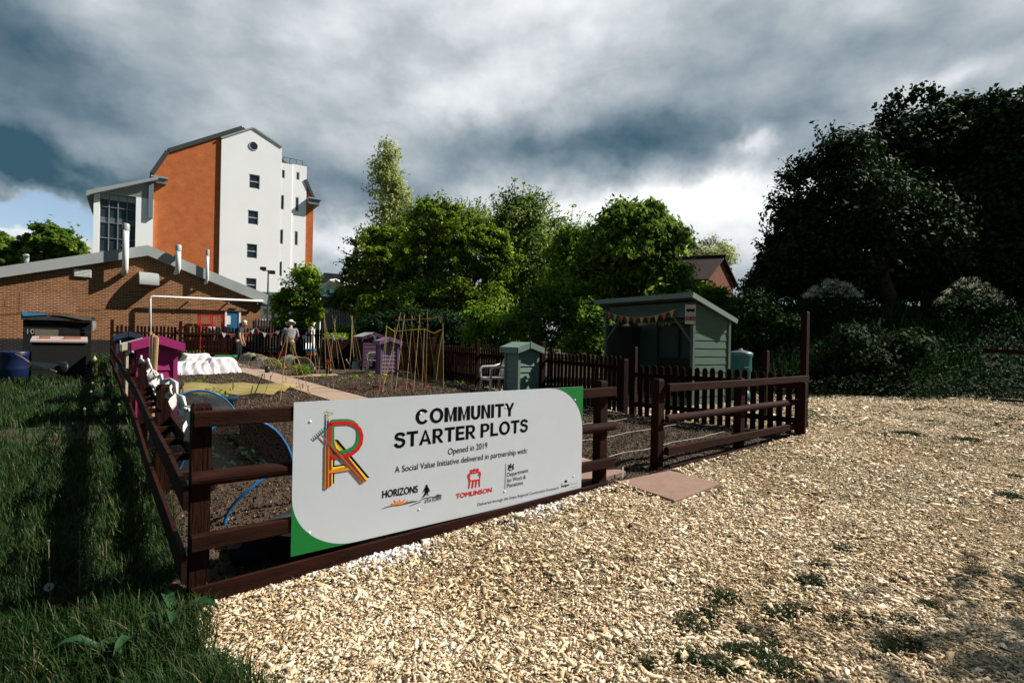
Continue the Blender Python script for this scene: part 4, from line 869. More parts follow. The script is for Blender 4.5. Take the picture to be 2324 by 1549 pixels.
# flood lamp mast
lm = thing('lamp_mast', 'slim dark mast with two floodlights beside the brick building', 'floodlight', at(607, 760, 33)*np.array((1, 1, 0))+np.array((0, 0, .5)))
a = at(602, 614, 33); x, y = at(606, 760, 33)[:2]; m = MB(); m.tube([(x, y, .5), (x, y, a[2])], [.07, .045], 8); m.build('mast', m_slate, lm)
m = MB(); m.box((x, y, a[2]), (.75, .06, .05)); m.build('crossbar', m_slate, lm)
for sx_, dz in ((-.28, .12), (.3, -.12)): m = MB(); m.box((x+sx_, y-.1, a[2]+dz), (.34, .18, .2), .3); m.build('floodlight', m_slate, lm)
sv = thing('parked_van', 'white van mostly hidden behind the palisade fence', 'van', at(612, 700, 36)*np.array((1, 1, 0))+np.array((0, 0, .5)))
c = at(616, 690, 36); m = MB(); m.prism([(-1.7, .35), (1.7, .35), (1.7, 1.2), (1.25, 1.35), (.8, 2.2), (-1.7, 2.2)], (c[0], 36, .5), (1, 0, 0), (0, 0, 1), (0, 1, 0), 1.8); vb = m.build('body', m_whitep, sv, bevel=.06)
m = MB(); m.prism([(.3, 1.35), (1.15, 1.35), (.75, 2.05), (.3, 2.05)], (c[0], 35.97, .5), (1, 0, 0), (0, 0, 1), (0, 1, 0), .02); m.build('side_window', m_glass, sv)
for k in (-1.0, 1.0):
    m = MB(); m.lathe([(0, -.1), (.33, -.1), (.36, 0), (.33, .1), (0, .1)], (c[0]+k, 35.98, .86), 18, M3=Matrix.Rotation(math.pi/2, 3, 'X')); m.build('wheel', m_black, sv, True)
a, b = at(594, 662, 44), at(652, 700, 44); lb = thing('low_annexe', 'low white annexe with teal window strip behind the small tree', 'building', ((a[0]+b[0])/2, 44, .5))
m = MB(); m.box(((a[0]+b[0])/2, 46, (a[2]+.5)/2), (b[0]-a[0]+3, 4, a[2]-.5)); m.build('wall', m_render, lb); m = MB(); m.box(((a[0]+b[0])/2, 43.97, a[2]-.75), (b[0]-a[0]+.5, .1, .9)); m.build('window_strip', M('teal_glass', (.04, .20, .24), rough=.15), lb)
# ================================================================= VEGETATION
def leafcloud(blobs, n, size, per=16, cl=.30, inner=.5, asp=.55, droop=0., shell=1.06):
    """blobs: (centre3, radii3). returns verts, faces, rnd for rhombic leaves grouped in clumps"""
    B = np.array([[*c, *r] for c, r in blobs], float); wts = (B[:, 3]*B[:, 4]+B[:, 4]*B[:, 5]+B[:, 3]*B[:, 5])**1.0; wts /= wts.sum()
    nc = max(1, n//per); bi = RNG.choice(len(B), nc, p=wts); u = RNG.normal(size=(nc, 3)); u /= np.linalg.norm(u, axis=1)[:, None]
    u[:, 2] = np.where(u[:, 2] < -.55, -u[:, 2], u[:, 2])
    rr = inner+(shell-inner)*np.sqrt(RNG.random(nc)); lump = 1+.24*np.sin(u[:, 0]*5+bi*1.3)*np.sin(u[:, 2]*6+bi*2.1)+.10*np.clip(RNG.normal(size=nc), -1.5, 1.5)
    c = B[bi, :3]+u*(rr*lump)[:, None]*B[bi, 3:]
    ci = np.repeat(np.arange(nc), per); m_ = len(ci)
    off = RNG.normal(size=(m_, 3)); ol = np.linalg.norm(off, axis=1)[:, None]; off *= np.minimum(1, 1.75/ol)
    pos = c[ci]+off*(cl*(.6+.8*RNG.random(nc)))[ci][:, None]*np.array((1, 1, .72))
    nm = u[ci]*.55+off*.62+RNG.normal(size=(m_, 3))*.50+np.array((.12, -.05, .42)); nm /= np.linalg.norm(nm, axis=1)[:, None]
    return leaves(pos, nm, size*RNG.uniform(.6, 1.35, m_), asp, droop, np.clip(.5+.20*RNG.normal(size=nc)[ci]+.17*RNG.normal(size=m_), 0, 1))
def leaves(pos, nm, sz, asp, droop, rnd):
    m_ = len(pos); a = np.cross(nm, RNG.normal(size=(m_, 3))); a /= np.maximum(np.linalg.norm(a, axis=1), 1e-6)[:, None]; a[:, 2] -= droop
    a /= np.maximum(np.linalg.norm(a, axis=1), 1e-6)[:, None]; b = np.cross(nm, a); b /= np.maximum(np.linalg.norm(b, axis=1), 1e-6)[:, None]
    s = sz[:, None]; bend = nm*s*.12
    V = np.stack([pos-a*s*.5-bend, pos+b*s*asp*.5+a*s*.05, pos+a*s*.5-bend, pos-b*s*asp*.5+a*s*.05], 1).reshape(-1, 3)
    return V, np.arange(4*m_).reshape(-1, 4), np.repeat(rnd, 4)
def merge(parts):
    V, Fc, C = [], [], []; k = 0
    for v, f, c in parts: V.append(v); Fc.append(f+k); C.append(c); k += len(v)
    return np.concatenate(V), np.concatenate(Fc), np.concatenate(C)
m_bark = M('bark', (.060, .045, .032), (.030, .023, .017), rough=.95, scale=10, stretch=(1, 1, .3), bump=.8, bscale=20)
m_barkp = M('birch_bark', (.30, .28, .25), (.12, .10, .09), rough=.9, scale=6)
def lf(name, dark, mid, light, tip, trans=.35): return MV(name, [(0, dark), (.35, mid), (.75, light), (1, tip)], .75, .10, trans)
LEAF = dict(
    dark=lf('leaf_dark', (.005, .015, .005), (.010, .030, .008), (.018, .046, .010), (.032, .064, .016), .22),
    ivy=lf('leaf_ivy', (.016, .044, .006), (.085, .155, .013), (.25, .36, .026), (.42, .48, .06), .62),
    mid=lf('leaf_mid', (.022, .055, .010), (.075, .15, .015), (.17, .28, .028), (.32, .40, .07), .55),
    pale=lf('leaf_pale', (.15, .19, .06), (.29, .34, .11), (.46, .50, .19), (.60, .60, .32), .5),
    bright=lf('leaf_bright', (.045, .11, .010), (.14, .25, .016), (.28, .42, .035), (.42, .52, .07), .6),
    nettle=lf('leaf_nettle', (.006, .022, .005), (.014, .048, .009), (.035, .090, .016), (.08, .15, .03), .3),
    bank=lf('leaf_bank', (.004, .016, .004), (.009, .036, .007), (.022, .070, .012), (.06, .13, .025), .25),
    grey=lf('leaf_grey', (.04, .08, .020), (.11, .185, .036), (.25, .34, .07), (.40, .45, .14), .58))
def tree(name, label, base, Z, blobs, n, size, leaf, trunk=None, limbs=6, bark=None, per=16, cl=None, sprigs=(), group=None, asp=.55, cat='tree', depth=1.0, droop=0., inner=.45, tw=.16):
    """blobs in pixels: (px, py, rx, ry[, dz]) at distance Z"""
    bb_ = []
    for q in blobs:
        px, py, rx, ry = q[:4]; Zq = Z+(q[4] if len(q) > 4 else 0); c = at(px, py, Zq); a, b = rx*Zq/F, ry*Zq/F
        bb_.append((c, (a, min(a, 1.2*b)*depth, b)))
    bx = at(base, 800, Z); bx = np.array((bx[0], Z, g(Z) if base < 1680 else g(Z)+bank_h(bx[0], Z)))
    for c, r in list(bb_):                             # smaller lobes break up the outline
        for _ in range(4 if name == 'tree' else 2):
            u = RNG.normal(size=3); u /= np.linalg.norm(u); u[2] = abs(u[2])*1.1-.25; f_ = RNG.uniform(.24, .46); bb_.append((np.array(c)+u*np.array(r)*RNG.uniform(.8, 1.02), tuple(np.array(r)*f_)))
    t = thing(name, label, cat, bx, group)
    cl_ = (.72*cl) if cl else .21*np.mean([r[0] for _, r in bb_]); per = int(per*1.5); n = int(n*1.35)
    parts = [leafcloud(bb_, n, size, per, cl_, inner, asp, droop)]
    bm = MB(); top = np.array(bb_[0][0], float); mid_ = bx+(top-bx)*np.array((.35, .35, .55))
    fork = bx+(top-bx)*np.array((.2, .2, .33)); bm.tube([bx-np.array((0, 0, .15)), bx*.5+fork*.5+RNG.normal(size=3)*tw*.4, fork, mid_+RNG.normal(size=3)*.15, top], [tw*1.25, tw, tw*.85, tw*.5, tw*.12], 9)
    for k in range(limbs):
        c, r = bb_[k % len(bb_)]; u = RNG.normal(size=3); u /= np.linalg.norm(u); u[2] = abs(u[2])*.6
        e = np.array(c)+u*np.array(r)*.8; s_ = fork+(mid_-fork)*RNG.random(); bm.tube([s_, s_*.55+e*.45+RNG.normal(size=3)*.2+np.array((0, 0, .12)), s_*.2+e*.8, e], [tw*.5, tw*.35, tw*.2, tw*.05], 6)
    # twigs carrying leaves beyond the crown
    tl, tn = [], []
    for sp in sprigs:
        x0, y0, x1, y1, ns = sp[:5]; zo = sp[5] if len(sp) > 5 else 0
        a, b = at(x0, y0, Z+zo), at(x1, y1, Z+zo); k_ = a*.5+b*.5+RNG.normal(size=3)*np.linalg.norm(b-a)*.07; bm.tube([a, k_, b], [.035, .02, .006], 5)
        u = RNG.random(ns)**.8; p_ = ((1-u)**2)[:, None]*a+(2*u*(1-u))[:, None]*(2*k_-.5*a-.5*b)+(u**2)[:, None]*b+np.clip(RNG.normal(size=(ns, 3)), -1.3, 1.3)*size*.6
        tl.append(p_)
    if tl:
        p_ = np.concatenate(tl); q_ = RNG.normal(size=p_.shape)+np.array((0, 0, .5)); q_ /= np.linalg.norm(q_, axis=1)[:, None]; parts.append(leaves(p_, q_, size*RNG.uniform(.6, 1.2, len(p_)), asp, droop, np.clip(RNG.normal(.55, .2, len(p_)), 0, 1)))
    V, Fc, C = merge(parts); npmesh('crown', V, Fc, leaf, C, t); bm.build('trunk', bark or m_bark, t, True)
    return t
def fuzz(cx, cy, r, n, ns, a0=-2.9, a1=-.25, k=1.35, zo=0):   # radiating sprigs around a pixel circle
    o = []
    for i in range(n):
        a = random.uniform(a0, a1); o.append((cx+r*.8*math.cos(a), cy+r*.8*math.sin(a), cx+r*k*random.uniform(.85, 1.1)*math.cos(a+random.uniform(-.2, .2)), cy+r*k*random.uniform(.85, 1.1)*math.sin(a), ns, zo))
    return o
# left of the tall block
tree('tree', 'round bright green tree behind the brick roof at left', 120, 44, [(120, 560, 52, 42), (85, 575, 38, 34), (155, 572, 34, 30), (118, 532, 30, 20), (110, 610, 60, 40)], 9000, .42, LEAF['mid'], limbs=4, sprigs=fuzz(118, 560, 50, 10, 12))
tree('tree', 'green tree cut by the left edge beyond the brick roof', -12, 46, [(-10, 570, 48, 44), (20, 590, 28, 30), (-25, 610, 60, 40)], 6000, .42, LEAF['mid'], limbs=4)
# small bright tree by the palisade
tree('tree', 'small bright lime green tree in front of the palisade fence', 682, 27.5, [(690, 670, 32, 44), (698, 635, 22, 30), (655, 700, 30, 40), (712, 712, 18, 34), (672, 735, 50, 24), (640, 690, 16, 26), (690, 615, 8, 12)], 6500, .20, LEAF['bright'], limbs=5, sprigs=fuzz(690, 660, 40, 14, 14), inner=.2, cl=.26)
tree('birch', 'tall slender pale birch rising above the ivy trees', 880, 33, [(884, 440, 36, 62), (880, 372, 20, 45), (892, 505, 42, 45), (868, 560, 48, 50), (872, 400, 28, 40), (905, 455, 24, 34), (876, 345, 10, 20), (850, 620, 50, 60)], 8000, .21, LEAF['pale'], limbs=9, bark=m_barkp, cl=.42, per=10, inner=.1, droop=.7, sprigs=[(876, 350, 872, 320, 24), (880, 360, 884, 322, 22), (862, 390, 838, 372, 20), (900, 440, 925, 425, 18), (858, 470, 826, 478, 20), (905, 400, 918, 385, 16), (850, 530, 822, 520, 18)]+[(880+random.uniform(-28, 28), 350+q*11, 880+random.choice((-1, 1))*random.uniform(34, 50)*min(1, .5+q/12), 352+q*11+random.uniform(-6, 14), 16) for q in range(18)])
tree('tree', 'dark spreading thicket tree left of the ivy trunk', 900, 26, [(850, 610, 64, 58), (812, 640, 36, 50), (905, 580, 48, 60), (860, 690, 80, 50), (915, 650, 60, 60), (790, 690, 24, 36), (870, 550, 36, 30)], 16000, .17, LEAF['ivy'], limbs=6, sprigs=fuzz(850, 600, 70, 30, 16, -3.2, -.5, 1.2)+[(812, 590, 800, 560, 16), (790, 640, 778, 610, 16)])
tree('tree', 'ivy covered tree with dark domed top in the middle', 985, 24, [(985, 520, 52, 55), (960, 590, 60, 70), (1000, 480, 34, 24), (1010, 620, 50, 70), (960, 690, 70, 50)], 13000, .16, LEAF['ivy'], limbs=5, sprigs=fuzz(990, 500, 52, 26, 16, -3, -.1, 1.25)+[(1010, 470, 1015, 446, 18)])
tree('tree', 'leaning ivy tree with bare lower trunk and yellow green crown', 1043, 23, [(1085, 590, 82, 60), (1130, 620, 50, 62), (1060, 540, 60, 40), (1040, 620, 50, 60), (1150, 670, 26, 40), (1110, 545, 50, 30)], 14000, .15, LEAF['ivy'], limbs=7, sprigs=fuzz(1090, 590, 84, 36, 16, -2.8, .3, 1.2)+[(1080, 520, 1098, 500, 16)], tw=.2, inner=.35)
tree('tree', 'tall open topped green tree behind the leaning ivy tree', 1185, 28.5, [(1195, 580, 72, 76), (1160, 510, 52, 44), (1215, 520, 46, 50), (1225, 640, 60, 60), (1180, 480, 38, 34), (1160, 660, 60, 60), (960, 500, 40, 30, 1), (1065, 500, 34, 24, 1)], 15000, .19, LEAF['grey'], limbs=10, cl=.42, sprigs=[(1170, 460, 1168, 405, 24), (1180, 470, 1190, 408, 24), (1200, 475, 1225, 430, 22), (1210, 490, 1246, 455, 22), (1150, 480, 1120, 440, 22), (1195, 460, 1205, 420, 18), (1160, 470, 1145, 432, 18), (1230, 540, 1256, 505, 18)]+fuzz(1190, 520, 70, 44, 16, -3.0, -.1, 1.4))
tree('tree', 'young upright tree with spiky candle shoots', 1300, 24, [(1300, 600, 44, 60), (1280, 570, 30, 36), (1325, 570, 30, 40), (1300, 540, 20, 30), (1270, 650, 50, 50)], 7000, .17, LEAF['bright'], limbs=4, cl=.3, sprigs=[(1303, 560, 1302, 460, 60), (1303, 520, 1325, 478, 26), (1300, 540, 1283, 495, 26), (1312, 545, 1345, 490, 30), (1295, 560, 1270, 520, 24), (1325, 560, 1362, 510, 24), (1318, 530, 1336, 495, 22), (1290, 545, 1262, 500, 22)], inner=.2)
tree('tree', 'round dark leafed tree with drooping leaves behind the green shelter', 1435, 17.0, [(1435, 560, 92, 72), (1400, 520, 40, 42), (1460, 505, 44, 36), (1500, 560, 52, 60), (1370, 590, 60, 62), (1440, 640, 110, 50), (1535, 640, 40, 40), (1340, 650, 48, 46), (1420, 488, 26, 24), (1505, 525, 26, 26)], 15000, .21, LEAF['mid'], limbs=8, asp=.5, droop=.55, per=12, cl=.24, inner=.5, sprigs=[(1405, 500, 1396, 462, 18), (1410, 500, 1412, 466, 16), (1465, 500, 1468, 462, 20), (1480, 510, 1482, 474, 12)]+fuzz(1435, 560, 90, 34, 12, -3.2, 0, 1.2))
tree('tree', 'pale sparse willow crown rising behind the house roof', 1612, 58, [(1612, 580, 46, 28), (1590, 590, 30, 24), (1640, 590, 30, 26)], 1500, .34, LEAF['pale'], limbs=14, cl=.8, per=5, inner=.1, sprigs=fuzz(1612, 590, 44, 60, 7, -3.05, -.1, 1.2), tw=.2)
tree('shrub', 'leafy young shrub with yellowish tips in front of the house', 1620, 20, [(1608, 675, 24, 24), (1600, 695, 30, 22), (1648, 695, 20, 18), (1628, 668, 12, 16)], 2600, .17, LEAF['bright'], limbs=4, cat='shrub', inner=.2, cl=.22, tw=.05, sprigs=fuzz(1620, 675, 26, 7, 10))
tree('tree', 'loose light green trees filling in behind the ivy trees', 1130, 31.5, [(945, 530, 60, 46), (1060, 525, 60, 44), (1130, 550, 60, 60), (1270, 590, 52, 70), (1330, 600, 50, 60), (1010, 500, 40, 30), (1230, 560, 40, 40), (920, 600, 50, 80)], 14000, .2, LEAF['grey'], limbs=8, cl=.4, inner=.2, sprigs=fuzz(1060, 520, 60, 20, 14, -3, -.1)+fuzz(950, 530, 60, 20, 14, -3, -.1)+fuzz(1270, 570, 50, 16, 14, -3, -.1))
# the dark wood on the right
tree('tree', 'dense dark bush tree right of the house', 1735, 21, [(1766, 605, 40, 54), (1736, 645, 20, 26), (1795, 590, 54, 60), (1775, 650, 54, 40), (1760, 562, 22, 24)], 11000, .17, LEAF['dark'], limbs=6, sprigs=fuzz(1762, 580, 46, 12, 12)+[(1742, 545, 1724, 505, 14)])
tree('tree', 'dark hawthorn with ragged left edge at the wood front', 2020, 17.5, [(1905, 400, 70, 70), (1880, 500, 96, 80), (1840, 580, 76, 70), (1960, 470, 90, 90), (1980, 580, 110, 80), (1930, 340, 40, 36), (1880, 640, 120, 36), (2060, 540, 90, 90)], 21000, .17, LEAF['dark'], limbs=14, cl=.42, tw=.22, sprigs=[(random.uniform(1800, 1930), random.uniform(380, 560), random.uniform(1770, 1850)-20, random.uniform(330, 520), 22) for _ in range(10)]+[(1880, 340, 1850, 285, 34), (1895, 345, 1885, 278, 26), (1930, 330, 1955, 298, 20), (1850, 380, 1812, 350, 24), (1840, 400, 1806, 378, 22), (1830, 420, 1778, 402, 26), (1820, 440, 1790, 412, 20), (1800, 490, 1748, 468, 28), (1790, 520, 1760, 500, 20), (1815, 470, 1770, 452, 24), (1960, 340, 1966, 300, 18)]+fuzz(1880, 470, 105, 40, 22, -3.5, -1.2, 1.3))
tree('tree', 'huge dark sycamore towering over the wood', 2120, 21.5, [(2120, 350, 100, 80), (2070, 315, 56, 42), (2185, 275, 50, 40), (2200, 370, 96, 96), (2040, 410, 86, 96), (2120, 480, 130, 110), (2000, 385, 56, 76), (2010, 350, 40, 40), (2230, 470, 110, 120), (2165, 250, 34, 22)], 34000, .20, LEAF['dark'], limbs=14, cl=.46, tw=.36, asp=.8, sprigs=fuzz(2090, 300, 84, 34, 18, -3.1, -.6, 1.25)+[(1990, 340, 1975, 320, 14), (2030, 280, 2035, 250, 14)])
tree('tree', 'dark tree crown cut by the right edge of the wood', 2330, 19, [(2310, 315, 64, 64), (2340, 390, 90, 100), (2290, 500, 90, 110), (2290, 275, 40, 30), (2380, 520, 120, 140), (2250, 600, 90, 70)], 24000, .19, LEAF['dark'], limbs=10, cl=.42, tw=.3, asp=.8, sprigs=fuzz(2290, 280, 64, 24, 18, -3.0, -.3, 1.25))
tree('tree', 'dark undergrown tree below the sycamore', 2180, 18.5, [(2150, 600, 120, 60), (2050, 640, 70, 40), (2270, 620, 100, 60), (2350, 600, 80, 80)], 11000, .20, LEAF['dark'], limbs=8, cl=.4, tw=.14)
# shrub belt between the picket fence and the trees
tree('shrub', 'bright green shrubs above the picket fence left of the shelter', 1250, 16.0, [(1240, 720, 60, 46), (1300, 700, 44, 50), (1190, 745, 50, 40), (1330, 740, 40, 50), (1260, 780, 70, 36), (1225, 680, 30, 26)], 9000, .12, LEAF['mid'], limbs=5, cat='shrub', tw=.05, inner=.3, cl=.2, sprigs=fuzz(1250, 720, 60, 12, 10))
tree('shrub', 'sunlit green bush behind the green storage tower', 1130, 17.5, [(1130, 740, 50, 40), (1090, 770, 40, 34), (1160, 780, 50, 34), (1080, 715, 26, 24)], 6000, .12, LEAF['bright'], limbs=4, cat='shrub', tw=.05, inner=.3, cl=.2, sprigs=fuzz(1130, 740, 46, 10, 10))
tree('shrub', 'green bushy growth filling in under the ivy crowns', 1000, 22.0, [(1000, 690, 60, 40), (920, 700, 56, 40), (1070, 700, 44, 40), (1120, 690, 40, 40), (860, 705, 50, 36), (1040, 660, 40, 30)], 12000, .14, LEAF['ivy'], limbs=5, cat='shrub', tw=.05, inner=.2, cl=.24, sprigs=fuzz(1000, 690, 60, 14, 10))
tree('shrub', 'dark shrub mass behind the bean canes', 960, 20.2, [(950, 740, 80, 36), (880, 745, 60, 30), (1030, 750, 50, 36), (1010, 780, 70, 30), (950, 770, 60, 30)], 13000, .13, LEAF['dark'], limbs=4, cat='shrub', tw=.05, inner=.3, cl=.22)
tree('shrub', 'dark shrub pressed against the left end of the shelter', 1350, 14.2, [(1348, 760, 34, 60), (1365, 800, 30, 40), (1320, 790, 30, 40)], 3600, .12, LEAF['mid'], limbs=4, cat='shrub', tw=.04, inner=.3, cl=.18)
tree('hedge', 'trimmed leafy hedge top behind the plum coloured store', 830, 22.6, [(830, 752, 44, 13), (790, 758, 30, 14), (870, 760, 40, 16), (830, 790, 70, 24)], 4200, .13, LEAF['bright'], limbs=3, cat='hedge', tw=.04, inner=.3, cl=.16)
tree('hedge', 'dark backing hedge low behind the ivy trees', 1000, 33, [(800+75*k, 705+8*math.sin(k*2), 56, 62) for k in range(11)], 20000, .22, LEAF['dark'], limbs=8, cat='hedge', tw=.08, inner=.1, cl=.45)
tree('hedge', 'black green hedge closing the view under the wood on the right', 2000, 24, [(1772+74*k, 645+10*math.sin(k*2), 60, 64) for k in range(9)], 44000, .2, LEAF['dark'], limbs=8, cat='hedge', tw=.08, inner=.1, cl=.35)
# unseen trees added out of frame to darken the grass and near corner
def shade_tree(label, base, crowns, n, via):
    t = thing('tree', label, 'tree', (*base, 0)); V, Fc, C = leafcloud([(np.array(c), np.array(r)) for c, r in crowns], n, .20, 10, .3, .1)
    npmesh('crown', V, Fc, LEAF['mid'], C, t); bm = MB(); b0 = np.array((*base, -.2))
    for k, (c, r) in enumerate(crowns): bm.tube([b0, np.array((*base, 2.6)), np.array(via[k]), np.array(c)], [.2, .16, .08, .02], 8)
    bm.build('trunk', m_bark, t, True)
shade_tree('unseen leafy tree added behind the viewer to shade the long grass', (2.2, -3.2), [((4.3, 3.5, 7.3), (.8, .55, .5)), ((2.8, 5.1, 7.7), (1.2, .9, .5)), ((3.0, .2, 7.2), (1.8, 1.6, 1.1)), ((1.5, -3.4, 7.5), (2.4, 2.2, 1.6))], 5200, [(3.6, .5, 6.2), (3.0, .8, 6.0), (2.6, -1.6, 5.4), (2.0, -3.2, 5)])
shade_tree('unseen leafy tree added right of the viewer to shade the near chips', (13.0, 1.4), [((11.0, 4.3, 7.3), (1.1, .8, .8)), ((13.4, 1.4, 7.2), (1.6, 1.6, 1.3))], 2600, [(12.8, 2.2, 5.6), (13.2, 1.6, 5)])
# bank undergrowth
n = 90000; x = RNG.uniform(4.6, 30, n); y = RNG.uniform(12.9, 22, n); hb = bank_h(x, y); k = (hb > .02) & (x/y < 1.3); x, y, hb = x[k], y[k], hb[k]
z = g(y)+hb+RNG.random(len(x))**1.3*(.12+1.1*fbm(x, y, .9, 4)**2); q_ = RNG.normal(size=(len(x), 3))*.7+np.array((-.1, -.5, .7)); q_ /= np.linalg.norm(q_, axis=1)[:, None]
V1 = leaves(np.stack([x, y, z], 1), q_, RNG.uniform(.06, .17, len(x)), .45, .2, np.clip(.35+.5*(fbm(x, y, 1.2, 3)-.3)+.15*RNG.normal(size=len(x)), 0, 1))
tag(npmesh('undergrowth', *V1[:2], LEAF['bank'], V1[2]), 'nettles and rough green undergrowth covering the bank', 'undergrowth', kind='stuff')
n = 9000; x = RNG.uniform(4.2, 17, n); y = 13.2+RNG.normal(0, .35, n)+.0*x; z = g(y)+bank_h(x, y)+RNG.random(n)**1.4*(.75*fbm(x, y, 1.0, 3))
q_ = RNG.normal(size=(n, 3))*.7+np.array((-.1, -.4, .6)); q_ /= np.linalg.norm(q_, axis=1)[:, None]
V1 = leaves(np.stack([x, y, z], 1), q_, RNG.uniform(.05, .14, n), .4, .2, np.clip(RNG.normal(.3, .2, n), 0, 1))
tag(npmesh('undergrowth', *V1[:2], LEAF['dark'], V1[2]), 'dark weeds along the back edge of the woodchip ground', 'undergrowth', kind='stuff')
tree('shrub', 'mid green brambly shrub on the bank just right of the shelter roof', 1700, 15.0, [(1685, 712, 24, 24), (1735, 718, 30, 20), (1670, 745, 24, 34), (1770, 735, 40, 22), (1715, 765, 44, 26), (1705, 690, 14, 14)], 4200, .11, LEAF['nettle'], limbs=5, cat='shrub', tw=.04, inner=.25, cl=.22, sprigs=fuzz(1710, 710, 42, 26, 9, -3.1, 0, 1.3))
tree('shrub', 'low dark bramble clump hanging over the edge of the chips', 1960, 13.9, [(1930, 800, 50, 50), (1990, 830, 60, 40), (1880, 840, 36, 30), (2060, 810, 46, 44)], 5200, .12, LEAF['dark'], limbs=5, cat='shrub', tw=.03, inner=.2, cl=.25, sprigs=fuzz(1960, 800, 60, 26, 9, -3.1, 0, 1.3))
n = 16000; x = RNG.uniform(4.8, 24, n); y = RNG.uniform(13.3, 18.5, n); hb = bank_h(x, y); k = (hb > .1) & (x/y < 1.2) & (fbm(x, y, .7, 3) > .42); x, y, hb = x[k], y[k], hb[k]
V1, q1 = blades(x, y, g(y)+hb, RNG.uniform(.25, .85, len(x)), RNG.uniform(.010, .024, len(x)), .7); q1 = tri_fix(q1)
tag(npmesh('long_grass', V1, q1, LEAF['bank'], np.repeat(np.clip(RNG.normal(.5, .25, len(x)), 0, 1), 7)), 'long rank grass standing on the overgrown bank', 'grass', kind='stuff')
def parsley(label, px, py, rx, ry, Z, n):
    C = []; S = MB()
    for i in range(n):
        a = RNG.uniform(-1, 1, 2); a[1] = 1-2.2*(1-a[0]**2)*RNG.random(); b = at(px+a[0]*rx, py+a[1]*ry, Z+RNG.normal()*.4); C.append(b)
        if i % 4 == 0: S.tube([(b[0]+RNG.normal()*.05, b[1], b[2]-.7), b], [.006, .004], 4, False)
    C = np.array(C); p_ = np.repeat(C, 24, 0)+RNG.normal(size=(24*n, 3))*np.array((.045, .045, .030)); q_ = RNG.normal(size=p_.shape)*.8+np.array((0, -.4, .8)); q_ /= np.linalg.norm(q_, axis=1)[:, None]
    v = leaves(p_, q_, RNG.uniform(.018, .036, len(p_)), .8, 0, RNG.random(len(p_)))
    o = npmesh('cow_parsley', *v[:2], MV('umbel', [(0, (.50, .52, .30)), (1, (.80, .80, .68))], .7, .2, .3), v[2]); tag(o, label, 'wildflowers', kind='stuff'); S.build('stems', LEAF['grey'], o)
    k = 2600; pp = np.repeat(C, k//len(C)+1, 0)[:k]; pp = pp+RNG.normal(size=(k, 3))*np.array((.14, .2, .06))-np.stack([0*RNG.random(k), 0*RNG.random(k), RNG.random(k)*.75+.06], 1); nn_ = RNG.normal(size=(k, 3))*.6+np.array((0, -.4, .7)); nn_ /= np.linalg.norm(nn_, axis=1)[:, None]; v2 = leaves(pp, nn_, RNG.uniform(.06, .15, k), .4, .2, RNG.random(k)*.8); npmesh('foliage', *v2[:2], LEAF['bank'], v2[2], o)
parsley('creamy cow parsley flowering on top of the bank', 1890, 655, 66, 18, 16.4, 210); parsley('dim cow parsley under the wood at the far right', 2205, 660, 78, 26, 16.4, 150)
# ================================================================= GARDEN OBJECTS
def paint(name, c): return M(name, c, tuple(x*.82 for x in c), rough=.65, scale=4, stretch=(1, 1, 6), bump=.15, bscale=25, spec=.3)
def tool_store(label, loc, rz, mat, w=.58, h=1.06, roofmat=None):
    t = thing('tool_store', label, 'garden store', (0, 0, 0), 'tall pitched roof garden stores')
    m = MB(); n = 9; bh = h/n
    for k in range(n):                                   # lapped boards
        z = k*bh; a, b = w/2, w/2-.016
        vs = [(sx*r_, sy*r_, zz) for zz, r_ in ((z, a), (z+bh, b)) for sx, sy in ((-1, -1), (1, -1), (1, 1), (-1, 1))]
        m.add(vs, [(3, 2, 1, 0), (4, 5, 6, 7)]+[(i, (i+1) % 4, 4+(i+1) % 4, 4+i) for i in range(4)])
    pk = .34*w/2
    for s in (-1, 1): m.prism([(-w/2+.01, h), (w/2-.01, h), (0, h+pk)], (0, s*(w/2-.012), 0), (1, 0, 0), (0, 0, 1), (0, -s, 0), .02)
    m.build('body', mat, t)
    for sx in (-1, 1):
        for sy in (-1, 1): m = MB(); m.box((sx*(w/2-.012), sy*(w/2-.012), h/2), (.055, .055, h), 0); m.build('corner_trim', mat, t)
    ro = MB(); R0 = w/2+.075; th = .022; sl_ = pk/(w/2); ez = h+pk+.03
    for s in (-1, 1): ro.add([(0, -R0, ez), (0, R0, ez), (s*R0, R0, ez-sl_*R0), (s*R0, -R0, ez-sl_*R0), (0, -R0, ez+th), (0, R0, ez+th), (s*R0, R0, ez-sl_*R0+th), (s*R0, -R0, ez-sl_*R0+th)], [(0, 1, 2, 3), (7, 6, 5, 4), (0, 3, 7, 4), (1, 5, 6, 2), (2, 6, 7, 3)])
    ro.build('roof', roofmat or mat, t)
    fa = MB()
    for s in (-1, 1):
        fa.prism([(-R0-.004, ez-sl_*R0-.10), (0, ez-.10), (R0+.004, ez-sl_*R0-.10), (R0+.004, ez-sl_*R0+th), (0, ez+th+.004), (-R0-.004, ez-sl_*R0+th)], (0, s*(R0+.002), 0), (1, 0, 0), (0, 0, 1), (0, s, 0), .02)
        fa.box((s*(R0+.012), 0, ez-sl_*R0-.04), (.02, 2*R0+.03, .12))
    fa.box((0, -R0-.026, ez-.045), (.05, .008, .13))
    fa.build('fascia', mat, t)
    return place(t, loc, rz)
q = gp(362, 945); ST = at(362, 800, 7.5); g0 = lambda x, y: (x, y, float(g(y)))
tool_store('magenta garden store with pale timber stakes leaning on it', g0(-5.30, 7.75), ANG, paint('magenta_paint', (.34, .018, .14)), .47, 1.13)
tool_store('cream garden store half hidden behind the magenta one', g0(at(325, 800, 9.4)[0], 9.4), ANG, paint('cream_paint', (.62, .55, .42)), .48, 1.05)
